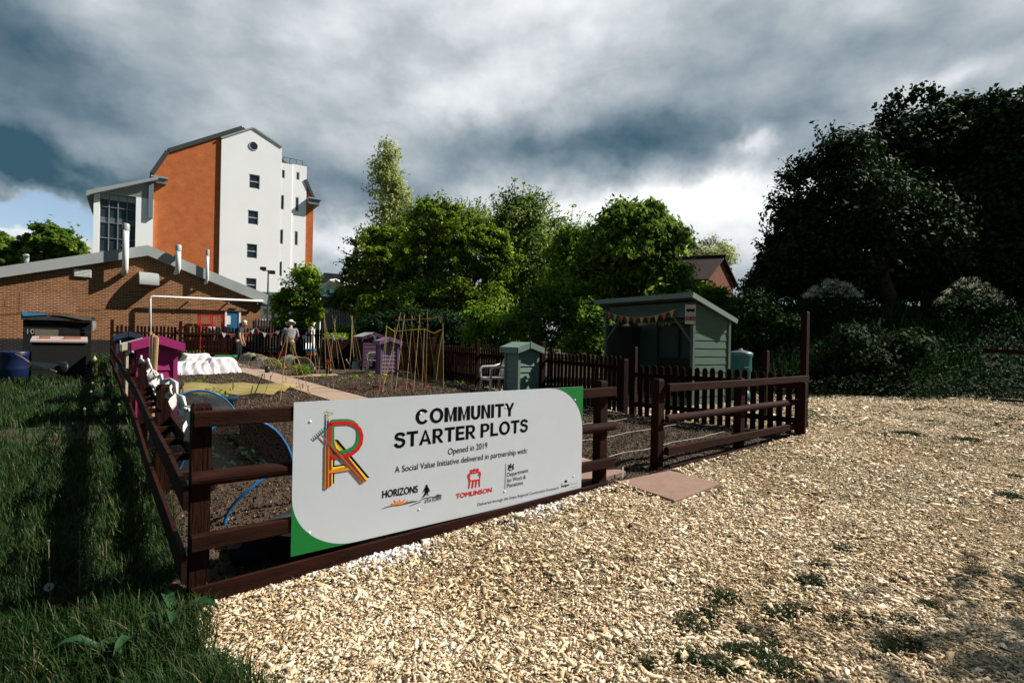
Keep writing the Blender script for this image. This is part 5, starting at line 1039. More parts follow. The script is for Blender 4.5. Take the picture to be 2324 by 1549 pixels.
tool_store('navy garden store near the far left fence corner', g0(at(293, 760, 14.0)[0], 14.0), ANG, paint('navy_paint', (.020, .035, .075)), .54, 1.10)
tool_store('lilac garden store beside the bean canes', g0(at(879, 800, 16.4)[0], 16.4), R(30), paint('lilac_paint', (.20, .115, .22)), .55, 1.06)
tool_store('plum garden store with grey roof and bunting', g0(at(838, 800, 18.6)[0], 18.6), ANG, paint('plum_paint', (.055, .018, .045)), .78, 1.15, M('roof_felt', (.34, .35, .36)))
tool_store('sage green garden store beside the white plastic chair', g0(at(1184, 800, 11.0)[0], 11.0), R(34), paint('sage_paint', (.16, .25, .21)), .50, 1.09)
# stakes leaning against the magenta store
m_lath = M('pale_lath', (.58, .40, .20), (.45, .30, .14), rough=.7, stretch=(1, 1, .15), scale=14)
for i, (xt, xb, yt) in enumerate(((343, 335, 752), (349, 342, 757), (355, 346, 762), (358, 347, 765))):
    a, b = at(xt, yt, 7.26), gp(xb, 925); b = at(xb, 905, 7.05); m = MB(); m.beam((b[0], b[1], g(b[1])), a, .022, .035); tag(m.build('timber_stake', m_lath), 'pale sawn timber stake leaning on the front of the magenta store', 'stake', 'pale stakes leaning on the magenta store')
# white resin chairs
def chair(label, loc, rz, grey=False):
    t = thing('garden_chair', label, 'chair', (0, 0, 0), 'white plastic garden chairs'); mt = M('resin_white', (.66, .64, .60), (.58, .56, .52), rough=.4)
    m = MB(); m.box((0, 0, .43), (.46, .46, .03)); m.box((0, -.225, .415), (.46, .03, .06)); m.build('seat', mt, t, bevel=.01)
    for sx in (-1, 1):
        for sy in (-1, 1):
            m = MB(); m.beam((sx*.27, sy*.25+(.03 if sy > 0 else -.02), 0), (sx*.22, sy*.2, .44), .05, .035); m.build('leg', mt, t)
        m = MB(); m.tube([(sx*.25, -.22, .42), (sx*.265, -.24, .62), (sx*.26, -.18, .665), (sx*.255, .1, .675), (sx*.235, .24, .72)], [.025, .024, .026, .026, .022], 8); m.build('armrest', mt, t, True)
    m = MB(); pts = []
    m.tube([(-.21, .21, .43), (-.225, .27, .66), (-.17, .31, .82), (0, .325, .86), (.17, .31, .82), (.225, .27, .66), (.21, .21, .43)], .022, 8)
    for k in range(6): x = -.14+.056*k; m.beam((x, .215, .45), (x*1.05, .31, .82-.6*x*x), .03, .012, up=(0, 1, 0))
    m.build('backrest', mt, t, True)
    return place(t, loc, rz)
c = at(1115, 850, 11.25); chair('white plastic chair beside the sage green store', g0(c[0]+.08, 11.3), R(-62)); c = at(851, 850, 16.9); chair('white plastic chair between the plum and lilac stores', g0(c[0], 16.9), R(-70))
# bean canes
m_cane = M('bamboo', (.42, .29, .115), (.28, .18, .07), rough=.5, scale=20)
def cane_frame(name, label, segs, r=.007, cat='bean canes', extra=None, group='cane wigwams'):
    a0 = np.array(segs[0][0]); t = thing(name, label, cat, (a0[0], a0[1], g(a0[1])), group)
    for a, b in segs: m = MB(); a, b = np.array(a), np.array(b); mid = (a+b)/2+RNG.normal(size=3)*.012; r7 = r*.8; m.tube([a, mid, b], [r7*1.15, r7, r7*.8], 6); m.build('cane', m_cane, t)
    return t
def foot(px, py): return gp(px, py)
def wig(label, apex, feet, over=.18):
    F_ = [foot(*f) for f in feet]; Ya = np.mean([f[1] for f in F_]); A_ = at(*apex, Ya); segs = []
    for f in F_: d = (A_-f)/np.linalg.norm(A_-f); segs.append((f, A_+d*over*random.uniform(.6, 1.3)))
    t = cane_frame('cane_wigwam', label, segs, .0085 if Ya > 13 else .0075)
    m = MB(); m.tube([A_+np.array((.02*math.cos(a), .02*math.sin(a), .006*k)) for k, a in enumerate(np.linspace(0, 12, 14))], .006, 5); m.build('tie', M('twine', (.35, .22, .08)), t)
wig('tall wigwam of four canes in front of the gardener in the hat', (655, 753), [(593, 910), (635, 916), (686, 902), (708, 907)], .02)
wig('pair of slender canes crossing by the fence left of the gardeners', (438, 715), [(452, 806), (436, 810), (458, 803)], .12)
wig('narrow wigwam of canes right of the gardener in the hat', (711, 742), [(703, 848), (719, 846), (726, 842)])
wig('tall cane wigwam behind the orange flower', (736, 722), [(722, 851), (740, 851), (755, 850), (760, 848)])
wig('low canes before the brown planter box', (760, 742), [(748, 848), (771, 846), (785, 846)], .3)
wig('cane wigwam holding the watering can', (799, 730), [(792, 853), (807, 852), (825, 846), (816, 844)])
# A-frame row
segs = []; top = [(905, 727), (917, 725), (935, 726), (952, 724), (970, 722)]; ff = [(866, 893), (897, 892), (921, 890), (938, 892), (966, 885)]; fbk = [(918, 868), (936, 866), (952, 866), (966, 868), (990, 862)]
Ya = 12.2
for (tx_, ty_), f, b in zip(top, ff, fbk):
    A_ = at(tx_, ty_, Ya+.3)
    for q in (f, b): e = foot(*q); d = (A_-e)/np.linalg.norm(A_-e); segs.append((e, A_+d*.16*random.uniform(.7, 1.4)))
a, b = at(898, 727, Ya+.28), at(990, 722, Ya+.32); segs.append((a, b))
fr = cane_frame('bean_cane_row', 'long ridge frame of crossed bamboo canes with netting in the middle bed', segs, .008, group=None)
for (x0, y0), (x1, y1), Y0 in (((877, 738), (860, 893), 12.0), ((877, 738), (869, 894), 12.0), ((896, 743), (887, 892), 12.1), ((963, 745), (957, 890), 12.2), ((1005, 735), (1006, 888), 12.3), ((1005, 750), (989, 876), 12.6)):
    e = foot(x1, y1); A_ = at(x0, y0, e[1]+.1); m = MB(); m.tube([e, (e+A_)/2+RNG.normal(size=3)*.012, A_], .008, 6); m.build('cane', m_cane, fr)
net_m = M('yellow_net', (.30, .24, .05), (.24, .19, .04), alpha=.07, rough=.8)
pts_t = [at(877, 740, 12.1), at(895, 752, 12.2), at(935, 748, 12.25), at(963, 747, 12.3), at(985, 756, 12.3), at(1005, 746, 12.4)]; m = MB()
for i in range(5):
    a, b = pts_t[i], pts_t[i+1]; m.add([a, b, (b[0], b[1], g(b[1])+.02), (a[0], a[1], g(a[1])+.02)], [(0, 1, 2, 3)])
m.build('netting', net_m, fr); m = MB(); m.tube(pts_t, .010, 5); m.build('net_cord', M('yellow_cord', (.36, .30, .04)), fr)
# white fleece over boxes
m_fleece = M('fleece', (.82, .76, .78), (.76, .69, .72), rough=.9, scale=2, trans=.25)
def fleece(label, rects, name='fleece_cover', mat=None, res=34, fold=.03):
    """cloth draped over boxes: rects = (t0, t1, s0, s1, height)"""
    t0 = min(r[0] for r in rects)-.22; t1 = max(r[1] for r in rects)+.22; s0 = min(r[2] for r in rects)-.22; s1 = max(r[3] for r in rects)+.22
    T_, S_ = np.meshgrid(np.linspace(t0, t1, res*2), np.linspace(s0, s1, res*2)); Hh = np.full(T_.shape, -.04)
    for a, b, c, d, h in rects:
        dt = np.maximum(np.maximum(a-T_, T_-b), 0); ds = np.maximum(np.maximum(c-S_, S_-d), 0); dist = np.hypot(dt, ds); k = np.clip(1-dist/.20, 0, 1)
        Hh = np.maximum(Hh, h*np.where(dist <= 0, 1-.02*np.sin(T_*9)*np.sin(S_*7), k**.8))
    rp = .035*np.sin(T_*23+4*fbm(T_, S_, 3, 2))*np.sin(S_*19+5*fbm(S_, T_, 3, 2)); Xp, Yp = OX+TX*(T_+rp)+SX*(S_-rp), OY+TY*(T_+rp)+SY*(S_-rp); Hh = Hh+fold*(fbm(T_*1.0, S_, 5, 3)-.5)*(Hh > .02)+.9*fold*np.sin(T_*27+3*np.sin(S_*5))*(Hh > .02)*(Hh < .4)+.5*fold*(fbm(T_, S_, 14, 3)-.5)*(Hh > .02)
    V = np.stack([Xp, Yp, g(Yp)+.02+np.maximum(Hh, -.03)], -1).reshape(-1, 3); n = res*2; i, j = np.meshgrid(np.arange(n-1), np.arange(n-1)); a = (j*n+i).ravel()
    keep = (Hh.ravel()[a] > -.02) | (Hh.ravel()[a+1] > -.02) | (Hh.ravel()[a+n] > -.02); a = a[keep]
    o = npmesh(name, V, np.stack([a, a+1, a+n+1, a+n], 1), mat or m_fleece, smooth=True); return tag(o, label, 'fleece cover')
def tsp(px, py, dz=0): p = gp(px, py, dz); return ts(p[0], p[1])
A_ = tsp(500, 852); B_ = tsp(430, 850); D_ = tsp(552, 848)
c1 = tsp(520, 850); fleece('white fleece sheet draped over tall boxes beside the path', [(c1[0]-.45, c1[0]+.15, c1[1]+.15, c1[1]+.75, .47), (c1[0]-1.0, c1[0]-.40, c1[1]+.75, c1[1]+1.5, .56)], fold=.045)
c1 = tsp(448, 853); fleece('low white fleece spread over a bed behind the magenta store', [(c1[0]-.6, c1[0]+.45, c1[1]+.15, c1[1]+.7, .34)], fold=.05)
gl_ = at(512, 806, 17.2); m = MB(); m.box((gl_[0], gl_[1], gl_[2]-.03), (.62, .45, .07), .3); m.box((gl_[0], gl_[1], (gl_[2]+g(17.2))/2-.05), (.5, .38, gl_[2]-g(17.2)-.08), .3); tag(m.build('plastic_crate', M('green_plastic', (.015, .20, .05)), bevel=.015), 'green plastic crate lid showing behind the white fleece', 'crate')
# hoop cloches
m_poly = M('clear_polythene', (.70, .72, .74), (.55, .57, .60), rough=.25, alpha=.42, spec=.6); m_hoopy = M('yellow_hoop', (.45, .30, .08)); 
def cloche(label, px0, px1, py, h, Lc, mat, hoopm, name='polythene_cloche', ang=None, nh=3, r=.012, wob=.02):
    a, b = gp(px0, py), gp(px1, py); a = a[:2]; b = b[:2]; wv_ = b-a; wd = np.hypot(*wv_); wv_ = wv_/wd; ln = np.array((SX, SY)) if ang is None else np.array((math.cos(ang), math.sin(ang)))
    t = thing(name, label, 'cloche', (*((a+b)/2), g((a[1]+b[1])/2)), 'garden cloches'); K = 14; rows = []
    for i in range(nh*3-2):
        f = i/(nh*3-3); sag = 1-(.0 if i % 3 == 0 else .05); row = []
        for k in range(K+1):
            an = math.pi*k/K; p = (a+b)/2+ln*Lc*f-wv_*math.cos(an)*wd/2; z = g(p[1])+h*sag*math.sin(an)**.85+random.uniform(-wob, wob)*math.sin(an); row.append((p[0], p[1], z))
        rows.append(row)
    m = MB(); m.v = [q for row in rows for q in row]; W = K+1
    m.f = [(i*W+k, i*W+k+1, (i+1)*W+k+1, (i+1)*W+k) for i in range(len(rows)-1) for k in range(K)]
    c0 = (a+b)/2
    m.build('cover', mat, t, True)
    for i in range(0, len(rows), 3): m = MB(); m.tube([(x, y, z+.008) for x, y, z in rows[i]], r, 6); m.build('hoop', hoopm, t, True)
    return t
cloche('clear polythene cloche with yellow hoops beside the path at left', 562, 612, 838, .50, 1.6, m_poly, m_hoopy)
cloche('small clear cloche at the feet of the gardener in the hat', 588, 640, 842, .42, 1.2, m_poly, m_hoopy)
cloche('bluish polythene cloche behind the pink flower', 657, 712, 842, .46, 1.5, m_poly, m_hoopy)
# blue hoop tunnel with dark mesh
m_blue = M('blue_pipe', (.015, .13, .32), (.012, .10, .26), rough=.35); m_mesh = M('dark_mesh', (.014, .018, .020), (.009, .012, .014), alpha=.72, rough=.8)
tn = thing('mesh_tunnel', 'dark mesh tunnel on blue pipe hoops behind the front fence', 'cloche', P(.08, 2.1), None)
def hoop(t0, t1, s, h, dz=.0, K=18): return [P(.5*(t0+t1)-.5*(t1-t0)*math.cos(math.pi*k/K), s+.02*math.sin(k), dz=dz+h*math.sin(math.pi*k/K)) for k in range(K+1)]
H1, H2 = hoop(-.36, .62, 2.05, .60), hoop(-.40, .58, 4.2, .62)
m = MB(); n = 6; W = 19
for i in range(n+1):
    f = i/n; m.v += [tuple(np.array(p)*(1-f)+np.array(q)*f-np.array((0, 0, .10*math.sin(math.pi*f)*math.sin(math.pi*k/18)))) for k, (p, q) in enumerate(zip(H1, H2))]
m.f = [(i*W+k, i*W+k+1, (i+1)*W+k+1, (i+1)*W+k) for i in range(n) for k in range(18)]
m.f.append(tuple(range(W))); m.build('mesh_cover', m_mesh, tn, True)
for Hh in (H1, H2): m = MB(); m.tube([(x, y, z+.012) for x, y, z in Hh], .0125, 8); m.build('hoop', m_blue, tn, True)
m = MB(); m.tube(hoop(-.15, .95, 1.05, .40), .0135, 8); tag(m.build('pipe_hoop', m_blue, None, True), 'bare blue pipe hoop arching over soil behind the sign edge', 'hoop')
# cabbages under the mesh
def plants(name, label, pts, leafm, size, n, h=.1, cat='seedlings', group=None):
    for p in pts:
        a = RNG.uniform(0, 6.28, n); r_ = size*RNG.uniform(.15, 1, n); pos = np.stack([p[0]+r_*np.cos(a), p[1]+r_*np.sin(a), p[2]+h*RNG.uniform(.3, 1, n)], 1)
        q_ = np.stack([np.cos(a)*.5, np.sin(a)*.5, np.ones(n)], 1)+RNG.normal(size=(n, 3))*.35; q_ /= np.linalg.norm(q_, axis=1)[:, None]
        v = leaves(pos, q_, size*RNG.uniform(.5, 1.0, n), .62, .1, np.clip(RNG.normal(.6, .25, n), 0, 1)); lab = label(p) if callable(label) else label
        tag(npmesh(name, *v[:2], leafm, v[2]), lab, cat, group)
m_cab = MV('leaf_cabbage', [(0, (.03, .09, .06)), (.6, (.07, .17, .11)), (1, (.16, .27, .20))], .5, .3, .2)
plants('cabbage_plant', 'young blue green cabbage under the dark mesh tunnel', [P(.05+.3*i, 2.35+.42*j) for i in range(2) for j in range(4)], m_cab, .13, 16, .16, 'plant', 'cabbages under the mesh tunnel')
plants('cabbage_plant', 'small cabbage seedling in the open soil by the blue pipe hoop', [P(.55, 1.45), P(.8, 1.5), P(.4, 1.75)], m_cab, .07, 10, .06, 'plant', 'seedlings by the pipe hoop')
# blue bowl planter on the net bed
pb = gp(500, 925); pt = thing('bowl_planter', 'dark blue bowl planter with a leafy plant behind the corner post', 'planter', (pb[0], pb[1], g(pb[1]))); m = MB(); m.lathe([(.0, .02), (.17, .02), (.24, .16), (.26, .20), (.245, .21), (.225, .17), (0, .165)], (pb[0], pb[1], g(pb[1])), 22, sx=1.15); m.build('bowl', M('bowl_blue', (.015, .035, .055)), pt, True)
n = 110; v = leaves(np.array((pb[0]-.08, pb[1], g(pb[1])+.27))+RNG.normal(size=(n, 3))*np.array((.13, .1, .06)), RNG.normal(size=(n, 3))*.5+np.array((0, 0, 1)), RNG.uniform(.03, .08, n), .5, .2, RNG.random(n)); npmesh('foliage', *v[:2], LEAF['bright'], v[2], pt)
# yellowish net laid over the seed bed
m_bednet = M('straw_net', (.42, .34, .12), (.34, .27, .10), alpha=.55, rough=.9)
def net(label, cs_, res=18, h=.06):
    c = [gp(*q)[:2] for q in cs_]; m = MB()
    for i in range(res+1):
        for j in range(res+1):
            u, v_ = i/res, j/res; p = (c[0]*(1-u)+c[1]*u)*(1-v_)+(c[3]*(1-u)+c[2]*u)*v_; m.v.append((p[0], p[1], g(p[1])+.10+h*abs(math.sin(v_*9.4))+.02*math.sin(u*17)))
    m.f = [(i*(res+1)+j, i*(res+1)+j+1, (i+1)*(res+1)+j+1, (i+1)*(res+1)+j) for i in range(res) for j in range(res)]
    return tag(m.build('bed_netting', m_bednet, None, True), label, 'garden netting')
net('straw coloured netting stretched over the seed bed', [(408, 905), (620, 905), (690, 882), (420, 882)])
# short stakes and labels along the beds
m_dark = M('dark_stick', (.035, .028, .020)); m_lab = M('label_white', (.70, .70, .66))
def stick(name, label, a, b, r, mat, cat, group=None): m = MB(); m.tube([a, b], [r, r*.8], 6); return tag(m.build(name, mat), label, cat, group)
for (x0, y0), (x1, y1), lab in (((597, 848), (570, 912), 'long dark stick leaning over the netted bed'), ((574, 875), (564, 915), 'short dark stick beside the long leaning one'), ((529, 868), (528, 902), 'upright dark stick in the middle of the netted bed'), ((409, 845), (417, 905), 'dark green cane leaning on the right side of the magenta store')):
    f = gp(x1, y1); stick('garden_stick', lab, f, at(x0, y0, f[1]+.05), .011, m_dark, 'stick')
for i, (px, py) in enumerate(((614, 866), (644, 882), (658, 892), (672, 884), (687, 886), (699, 892), (600, 862), (512, 905), (538, 922), (557, 926), (504, 902))):
    f = gp(px, py); stick('bed_peg', 'short dark peg standing at the edge of the netted bed', f, (f[0], f[1], f[2]+.17), .012, m_dark, 'peg', 'short pegs round the netted bed')
for i, (px, py) in enumerate(((733, 876), (745, 882), (757, 885), (779, 886), (711, 868), (565, 925))):
    f = gp(px, py); m = MB(); m.box((f[0], f[1], f[2]+.07), (.018, .004, .16), .3); tag(m.build('plant_label', m_lab), 'white plastic plant label stuck in the middle bed beside the path', 'plant label', 'white plant labels in the middle bed')
for px, py, lab in ((1413, 1088, 'white plant label by the gate slab'), (1648 + 72, 1012, 'white plant label near the right front fence')):
    f = gp(px, py); m = MB(); m.box((f[0], f[1], f[2]+.06), (.02, .004, .14), .5); tag(m.build('plant_label', m_lab), lab, 'plant label')
# string lines marking rows on the bare bed by the gate
m_string = M('string_white', (.45, .44, .40))
for s_, lab in ((.55, 'white string row line nearest the gate slab'), (1.25, 'white string row line across the middle of the bare bed'), (2.0, 'white string row line at the back of the bare bed')):
    pts = [P(3.5+k*.3, s_+.02*math.sin(k*2), dz=.10+.006*math.sin(k*1.7)) for k in range(9)]; pts = [p for p in pts if side_right(p[0], p[1]) < -.1]; m = MB(); m.tube(pts, .004, 5); tag(m.build('row_line', m_string), lab, 'string')
# plants of the beds
m_redl = MV('leaf_red', [(0, (.05, .008, .015)), (.6, (.13, .015, .035)), (1, (.25, .04, .07))], .5, .3, .3)
plants('red_lettuce', 'dark red lettuce in the row nearest the sign', [gp(*q) for q in ((806, 890), (856, 888), (900, 884), (928, 882), (970, 881), (1003, 876))], m_redl, .12, 26, .13, 'lettuce', 'red lettuces in the middle bed')
plants('seedling', 'small green vegetable seedling in the middle bed', [gp(*q) for q in ((735, 860), (776, 866), (807, 862), (840, 858), (872, 856), (908, 852), (1035, 874), (1053, 876), (1016, 880), (868, 852))], LEAF['bright'], .13, 20, .14, 'seedling', 'green seedlings in the middle bed')
plants('seedling', 'small green seedling in the dug bed before the white fleece', [gp(*q) for q in ((462, 862), (440, 876), (522, 866), (468, 878), (450, 872), (530, 880), (590, 858))], LEAF['mid'], .12, 14, .10, 'seedling', 'seedlings before the white fleece')
for px, py, rr, lab, lm_ in ((640, 838, .5, 'leafy flowering vegetables between the cloches', 'mid'), (430, 812, .5, 'pale leafy plants by the far fence left of the fleece', 'bright'), (560, 818, .4, 'green leafy plants between the fleece and the gardener', 'bright'), (685, 855, .3, 'low plants where the two paths meet', 'mid')):
    c = gp(px, py); n = 420; pos = c+np.concatenate([RNG.normal(size=(n, 2))*rr*.45, RNG.random((n, 1))*.34], 1); v = leaves(pos, RNG.normal(size=(n, 3))*.6+np.array((0, 0, .7)), RNG.uniform(.05, .12, n), .5, .1, RNG.random(n)); tag(npmesh('leafy_plants', *v[:2], LEAF[lm_], v[2]), lab, 'plants', kind='stuff')
# pinwheel flowers
def pinwheel(label, px, py, Yd, r, mat, mat2):
    c = at(px, py, Yd); t = thing('flower_ornament', label, 'flower ornament', (c[0], c[1], g(Yd))); m = MB(); m.tube([(c[0], c[1]+.02, g(Yd)), (c[0], c[1]+.02, c[2])], .008, 6); m.build('stem', m_cane, t)
    m = MB()
    for k in range(8):
        a = k*math.pi/4; ca, sa = math.cos(a), math.sin(a); pr_ = lambda u, v_, w_: (c[0]+ca*u-sa*v_, c[1]-w_, c[2]+sa*u+ca*v_)
        m.add([pr_(.01, 0, 0), pr_(r*.55, r*.30, .03), pr_(r, 0, .01), pr_(r*.55, -r*.30, .02)], [(0, 1, 2, 3)])
    m.build('petals', mat, t); m = MB(); m.lathe([(r*.28, -.02), (r*.25, .01), (0, .02)], (c[0], c[1]-.03, c[2]), 10, M3=Matrix.Rotation(math.pi/2, 3, 'X')); m.build('centre', mat2, t)
pinwheel('orange flower ornament among the canes', 745, 822, 15.6, .10, M('petal_orange', (.60, .14, .01)), M('petal_red', (.40, .03, .02)))
pinwheel('pink flower ornament in front of the cloches', 649, 833, 12.4, .085, M('petal_pink', (.68, .16, .20)), M('petal_pale', (.75, .45, .40)))
# watering cans
def can(label, loc, rz, mat, s=1.0):
    t = thing('watering_can', label, 'watering can', (0, 0, 0)); m = MB(); m.lathe([(0, 0), (.10, 0), (.105, .02), (.095, .22), (.09, .24), (.085, .235), (0, .2)], n=18); m.build('body', mat, t, True)
    m = MB(); m.tube([(.09, 0, .06), (.20, 0, .14), (.30, 0, .27)], [.025, .016, .012], 8); m.lathe([(.012, 0), (.035, .04), (0, .045)], (.30, 0, .265), 10, M3=Matrix.Rotation(.7, 3, 'Y')); m.build('spout', mat, t, True)
    m = MB(); m.tube([(-.09, 0, .05), (-.17, 0, .13), (-.13, 0, .26), (0, 0, .31), (.07, 0, .23)], .011, 7); m.build('handle', mat, t, True); t.scale = (s,)*3
    return place(t, loc, rz)
c = at(807, 838, 15.9); can('grey watering can hung on the canes beside the plum store', c, R(170), M('zinc', (.22, .27, .28), rough=.45, metal=.2), 1.0)
# brown planter box with growth and gloves drying
c0, c1 = at(724, 768, 17.6), at(796, 768, 18.4); t = thing('planter_box', 'tall dark brown timber planter with growth on top', 'planter', (c0[0], c0[1], g(17.6))); m = MB()
z0_, z1_ = float(g(18)), c0[2]; nbd = 6
for k in range(nbd): z = z0_+(z1_-z0_)*(k+.5)/nbd; m.box(((c0[0]+c1[0])/2, 18.3, z), (c1[0]-c0[0], .75, (z1_-z0_)/nbd-.008), math.atan2(.8, c1[0]-c0[0])*.8)
m.build('box', m_pick, t); n = 420; pos = np.stack([RNG.uniform(c0[0], c0[0]+.75, n), RNG.uniform(17.9, 18.6, n), z1_+RNG.random(n)**1.5*.22], 1); v = leaves(pos, RNG.normal(size=(n, 3))*.6+np.array((0, 0, .6)), RNG.uniform(.05, .11, n), .4, .1, RNG.random(n)); npmesh('foliage', *v[:2], LEAF['bright'], v[2], t)
m_cloth = M('white_cloth', (.70, .69, .66), (.60, .59, .56), rough=.9)
def rag(label, pts, Yd, th=.012, name='cloth_rag', mat=None): m = MB(); a = at(*pts[0], Yd); P_ = [at(*p, Yd) for p in pts]; m.prism([(p[0]-a[0], p[2]-a[2]) for p in P_], (a[0], Yd, a[2]), (1, 0, 0), (0, 0, 1), (.1, 1, 0), th); return tag(m.build(name, mat or m_cloth), label, 'cloth')
rag('white glove drying at the top of a cane left of the other cloth', [(752, 757), (757, 760), (760, 772), (756, 771), (751, 762)], 17.2); rag('white cloth spread over the canes above the planter', [(768, 758), (774, 764), (786, 766), (780, 769), (776, 774), (772, 767)], 17.2)
# coloured seed boxes on the ground
for (x0, y0, x1, y1), c_, lab in (((694, 791, 714, 800), (.03, .14, .30), 'blue box resting on the orange one right of the cloches'), ((696, 800, 715, 806), (.55, .13, .04), 'flat orange box under the blue box')):
    a, b = at(x0, y0, 17.6), at(x1, y1, 17.6); m = MB(); m.box(((a[0]+b[0])/2, 17.7, (a[2]+b[2])/2), (b[0]-a[0], .3, a[2]-b[2]), .15); m.build; tag(m.build('box', M('box_%d' % int(c_[0]*100), c_), bevel=.01), lab, 'box')
for (x0, y0, x1, y1), lab in (((700, 832, 716, 848), 'black pot behind the narrow cane wigwam'), ((738, 836, 753, 850), 'black pot under the orange flower'), ((599, 831, 611, 842), 'black pot beside the small cloche')):
    a, b = at(x0, y0, 15.9), at(x1, y1, 15.9); r_ = (b[0]-a[0])/2; h_ = a[2]-g(15.9); m = MB(); m.lathe([(0, 0), (r_*.8, 0), (r_, h_), (r_*.93, h_), (r_*.9, h_*.85), (0, h_*.85)], ((a[0]+b[0])/2, 15.95, g(15.9)), 16); tag(m.build('plant_pot', M('black_plastic', (.012, .013, .014), rough=.45), None, True), lab, 'pot')
# large black tub behind the sign foot, brick, black sheet
c = P(.28, .34); m = MB(); m.lathe([(0, .02), (.26, .02), (.30, .20), (.315, .215), (.30, .22), (.285, .19), (0, .15)], c, 28); tag(m.build('round_tub', M('black_plastic', (.012, .013, .014), rough=.45), None, True), 'wide round black tub half behind the foot of the sign', 'tub')
b = gp(628, 1062, .1); m = MB(); m.box((b[0], b[1], g(b[1])+.10), (.20, .10, .065), .5); tag(m.build('brick', M('loose_brick', (.36, .20, .15)), bevel=.006), 'pinkish loose brick beside the mesh tunnel', 'brick')
m = MB()
for i in range(13):
    for j in range(9): p = P(-.22+i*.055, .28+j*.05); m.v.append((p[0], p[1], g(p[1])+.07+.05*float(fbm(i*.3, j*.3, 2, 3))))
m.f = [(i*9+j, i*9+j+1, (i+1)*9+j+1, (i+1)*9+j) for i in range(12) for j in range(8)]; tag(m.build('black_sheet', M('black_film', (.003, .003, .004), rough=.9, spec=.02), None, True), 'crumpled black plastic sheet on the soil behind the corner post', 'plastic sheet')
# ---- bunting
def bunting(name, label, pts, mats, size, cordm, per=.30, wind=0, group=None, ragged=0):
    pts = [np.array(p, float) for p in pts]; t = thing(name, label, 'bunting', pts[0], group); m = MB(); m.tube(pts, .006, 5); m.build('cord', cordm, t)
    ln = [np.linalg.norm(b-a) for a, b in zip(pts[:-1], pts[1:])]; tot = sum(ln); n = max(2, int(tot/per))
    for k in range(n):
        u = (k+.5)/n*tot; i = 0
        while u > ln[i] and i < len(ln)-1: u -= ln[i]; i += 1
        d = (pts[i+1]-pts[i])/ln[i]; c = pts[i]+d*u; hx = d*size*.5; dn = np.array((0, 0, -1))*size*1.15+np.array((-d[1], d[0], 0))*wind*random.uniform(-1, 1)+d*ragged*random.uniform(-1, 1)
        if ragged:                                                   # limp torn strip of cloth
            nn_ = np.array((-d[1], d[0], 0)); nn_ = nn_/max(np.linalg.norm(nn_), 1e-6); ln_ = size*random.uniform(.9, 1.7); wd_ = size*random.uniform(.7, 1.2); sk = random.uniform(-.5, .5); ph = random.uniform(0, 6); mm = MB()
            for r_ in range(5):
                f_ = r_/4
                for c_ in range(4): u_ = c_/3-.5; mm.v.append(tuple(c+d*(u_*wd_*(1-.75*f_)+sk*ln_*f_*f_)+np.array((0, 0, -1))*(ln_*f_*(1+.25*math.sin(c_*2.1+ph)))+nn_*(.030*math.sin(u_*9+ph+f_*3)*(.3+f_)+wind*.5*f_*math.sin(ph))))
            mm.f = [(r_*4+c_, r_*4+c_+1, r_*4+c_+5, r_*4+c_+4) for r_ in range(4) for c_ in range(3)]; mm.build('pennant', mats[k % len(mats)], t, True); continue
        th_ = np.array((-d[1], d[0], 0))*.004; q = [c-hx, c+hx, c+dn]; md = (c-hx)*.5+(c+dn)*.5+th_*random.uniform(-6, 6)*(1 if ragged else 0)
        mm = MB(); mm.add([p_-th_ for p_ in q]+[p_+th_ for p_ in q], [(0, 1, 2), (5, 4, 3), (0, 3, 4, 1), (1, 4, 5, 2), (2, 5, 3, 0)]); mm.build('pennant', mats[k % len(mats)], t)
    return t
m_or, m_ye, m_rd = M('flag_orange', (.55, .13, .04)), M('flag_yellow', (.62, .40, .07)), M('flag_red', (.45, .03, .035)); m_cord = M('cord', (.45, .42, .36))
# far fence bunting
Yb = lambda x: 21.0+(x-500)/200*1.6
bunting('bunting', 'red and white bunting along the far fence behind the two gardeners', [at(x, y, Yb(x)-.35) for x, y in ((500, 753), (517, 758), (545, 758), (562, 755), (581, 743), (590, 752), (612, 758), (632, 750), (645, 748), (672, 762), (690, 761), (710, 751))], [m_cloth, m_rd], .17, m_cord, .27)
bunting('bunting', 'red and white bunting across the plum store roof', [at(x, y, 18.0) for x, y in ((814, 763), (828, 766), (842, 757), (852, 763), (858, 762))], [m_cloth, m_rd], .14, m_cord, .2)
# torn white cloth bunting along the left fence posts
lp = [P(-.455, s, dz=0) for s in SL]; tops = [np.array((p[0], p[1], float(g(p[1]))+1.05)) for p in lp]; cpz = np.array(P(-.44, .11)); cpz[2] = 1.10
seq = [tops[7], tops[5], tops[4], tops[3], tops[2], tops[1], tops[0], cpz]; ptsb = []
for a, b in zip(seq[:-1], seq[1:]):
    for f in (0, .25, .5, .75): ptsb.append(a*(1-f)+b*f+np.array((.07, -.03, -.10*4*f*(1-f)-.02)))
ptsb.append(cpz+np.array((-.06, -.05, .0)))
bunting('cloth_bunting', 'torn white cloth bunting strung along the left fence posts', ptsb, [m_cloth], .105, m_cloth, .27, .05, ragged=.12)
tw = MB(); 
for i in range(len(ptsb)-1):
    if i < 12: continue
    a, b = ptsb[i], ptsb[i+1]
    tw.tube([a, (a+b)/2+RNG.normal(size=3)*.015, b], [.008, .015, .008], 6)
o = [x for x in bpy.data.objects if x.name.startswith('cloth_bunting')][0]; tw.build('twisted_cloth', m_cloth, o, True)

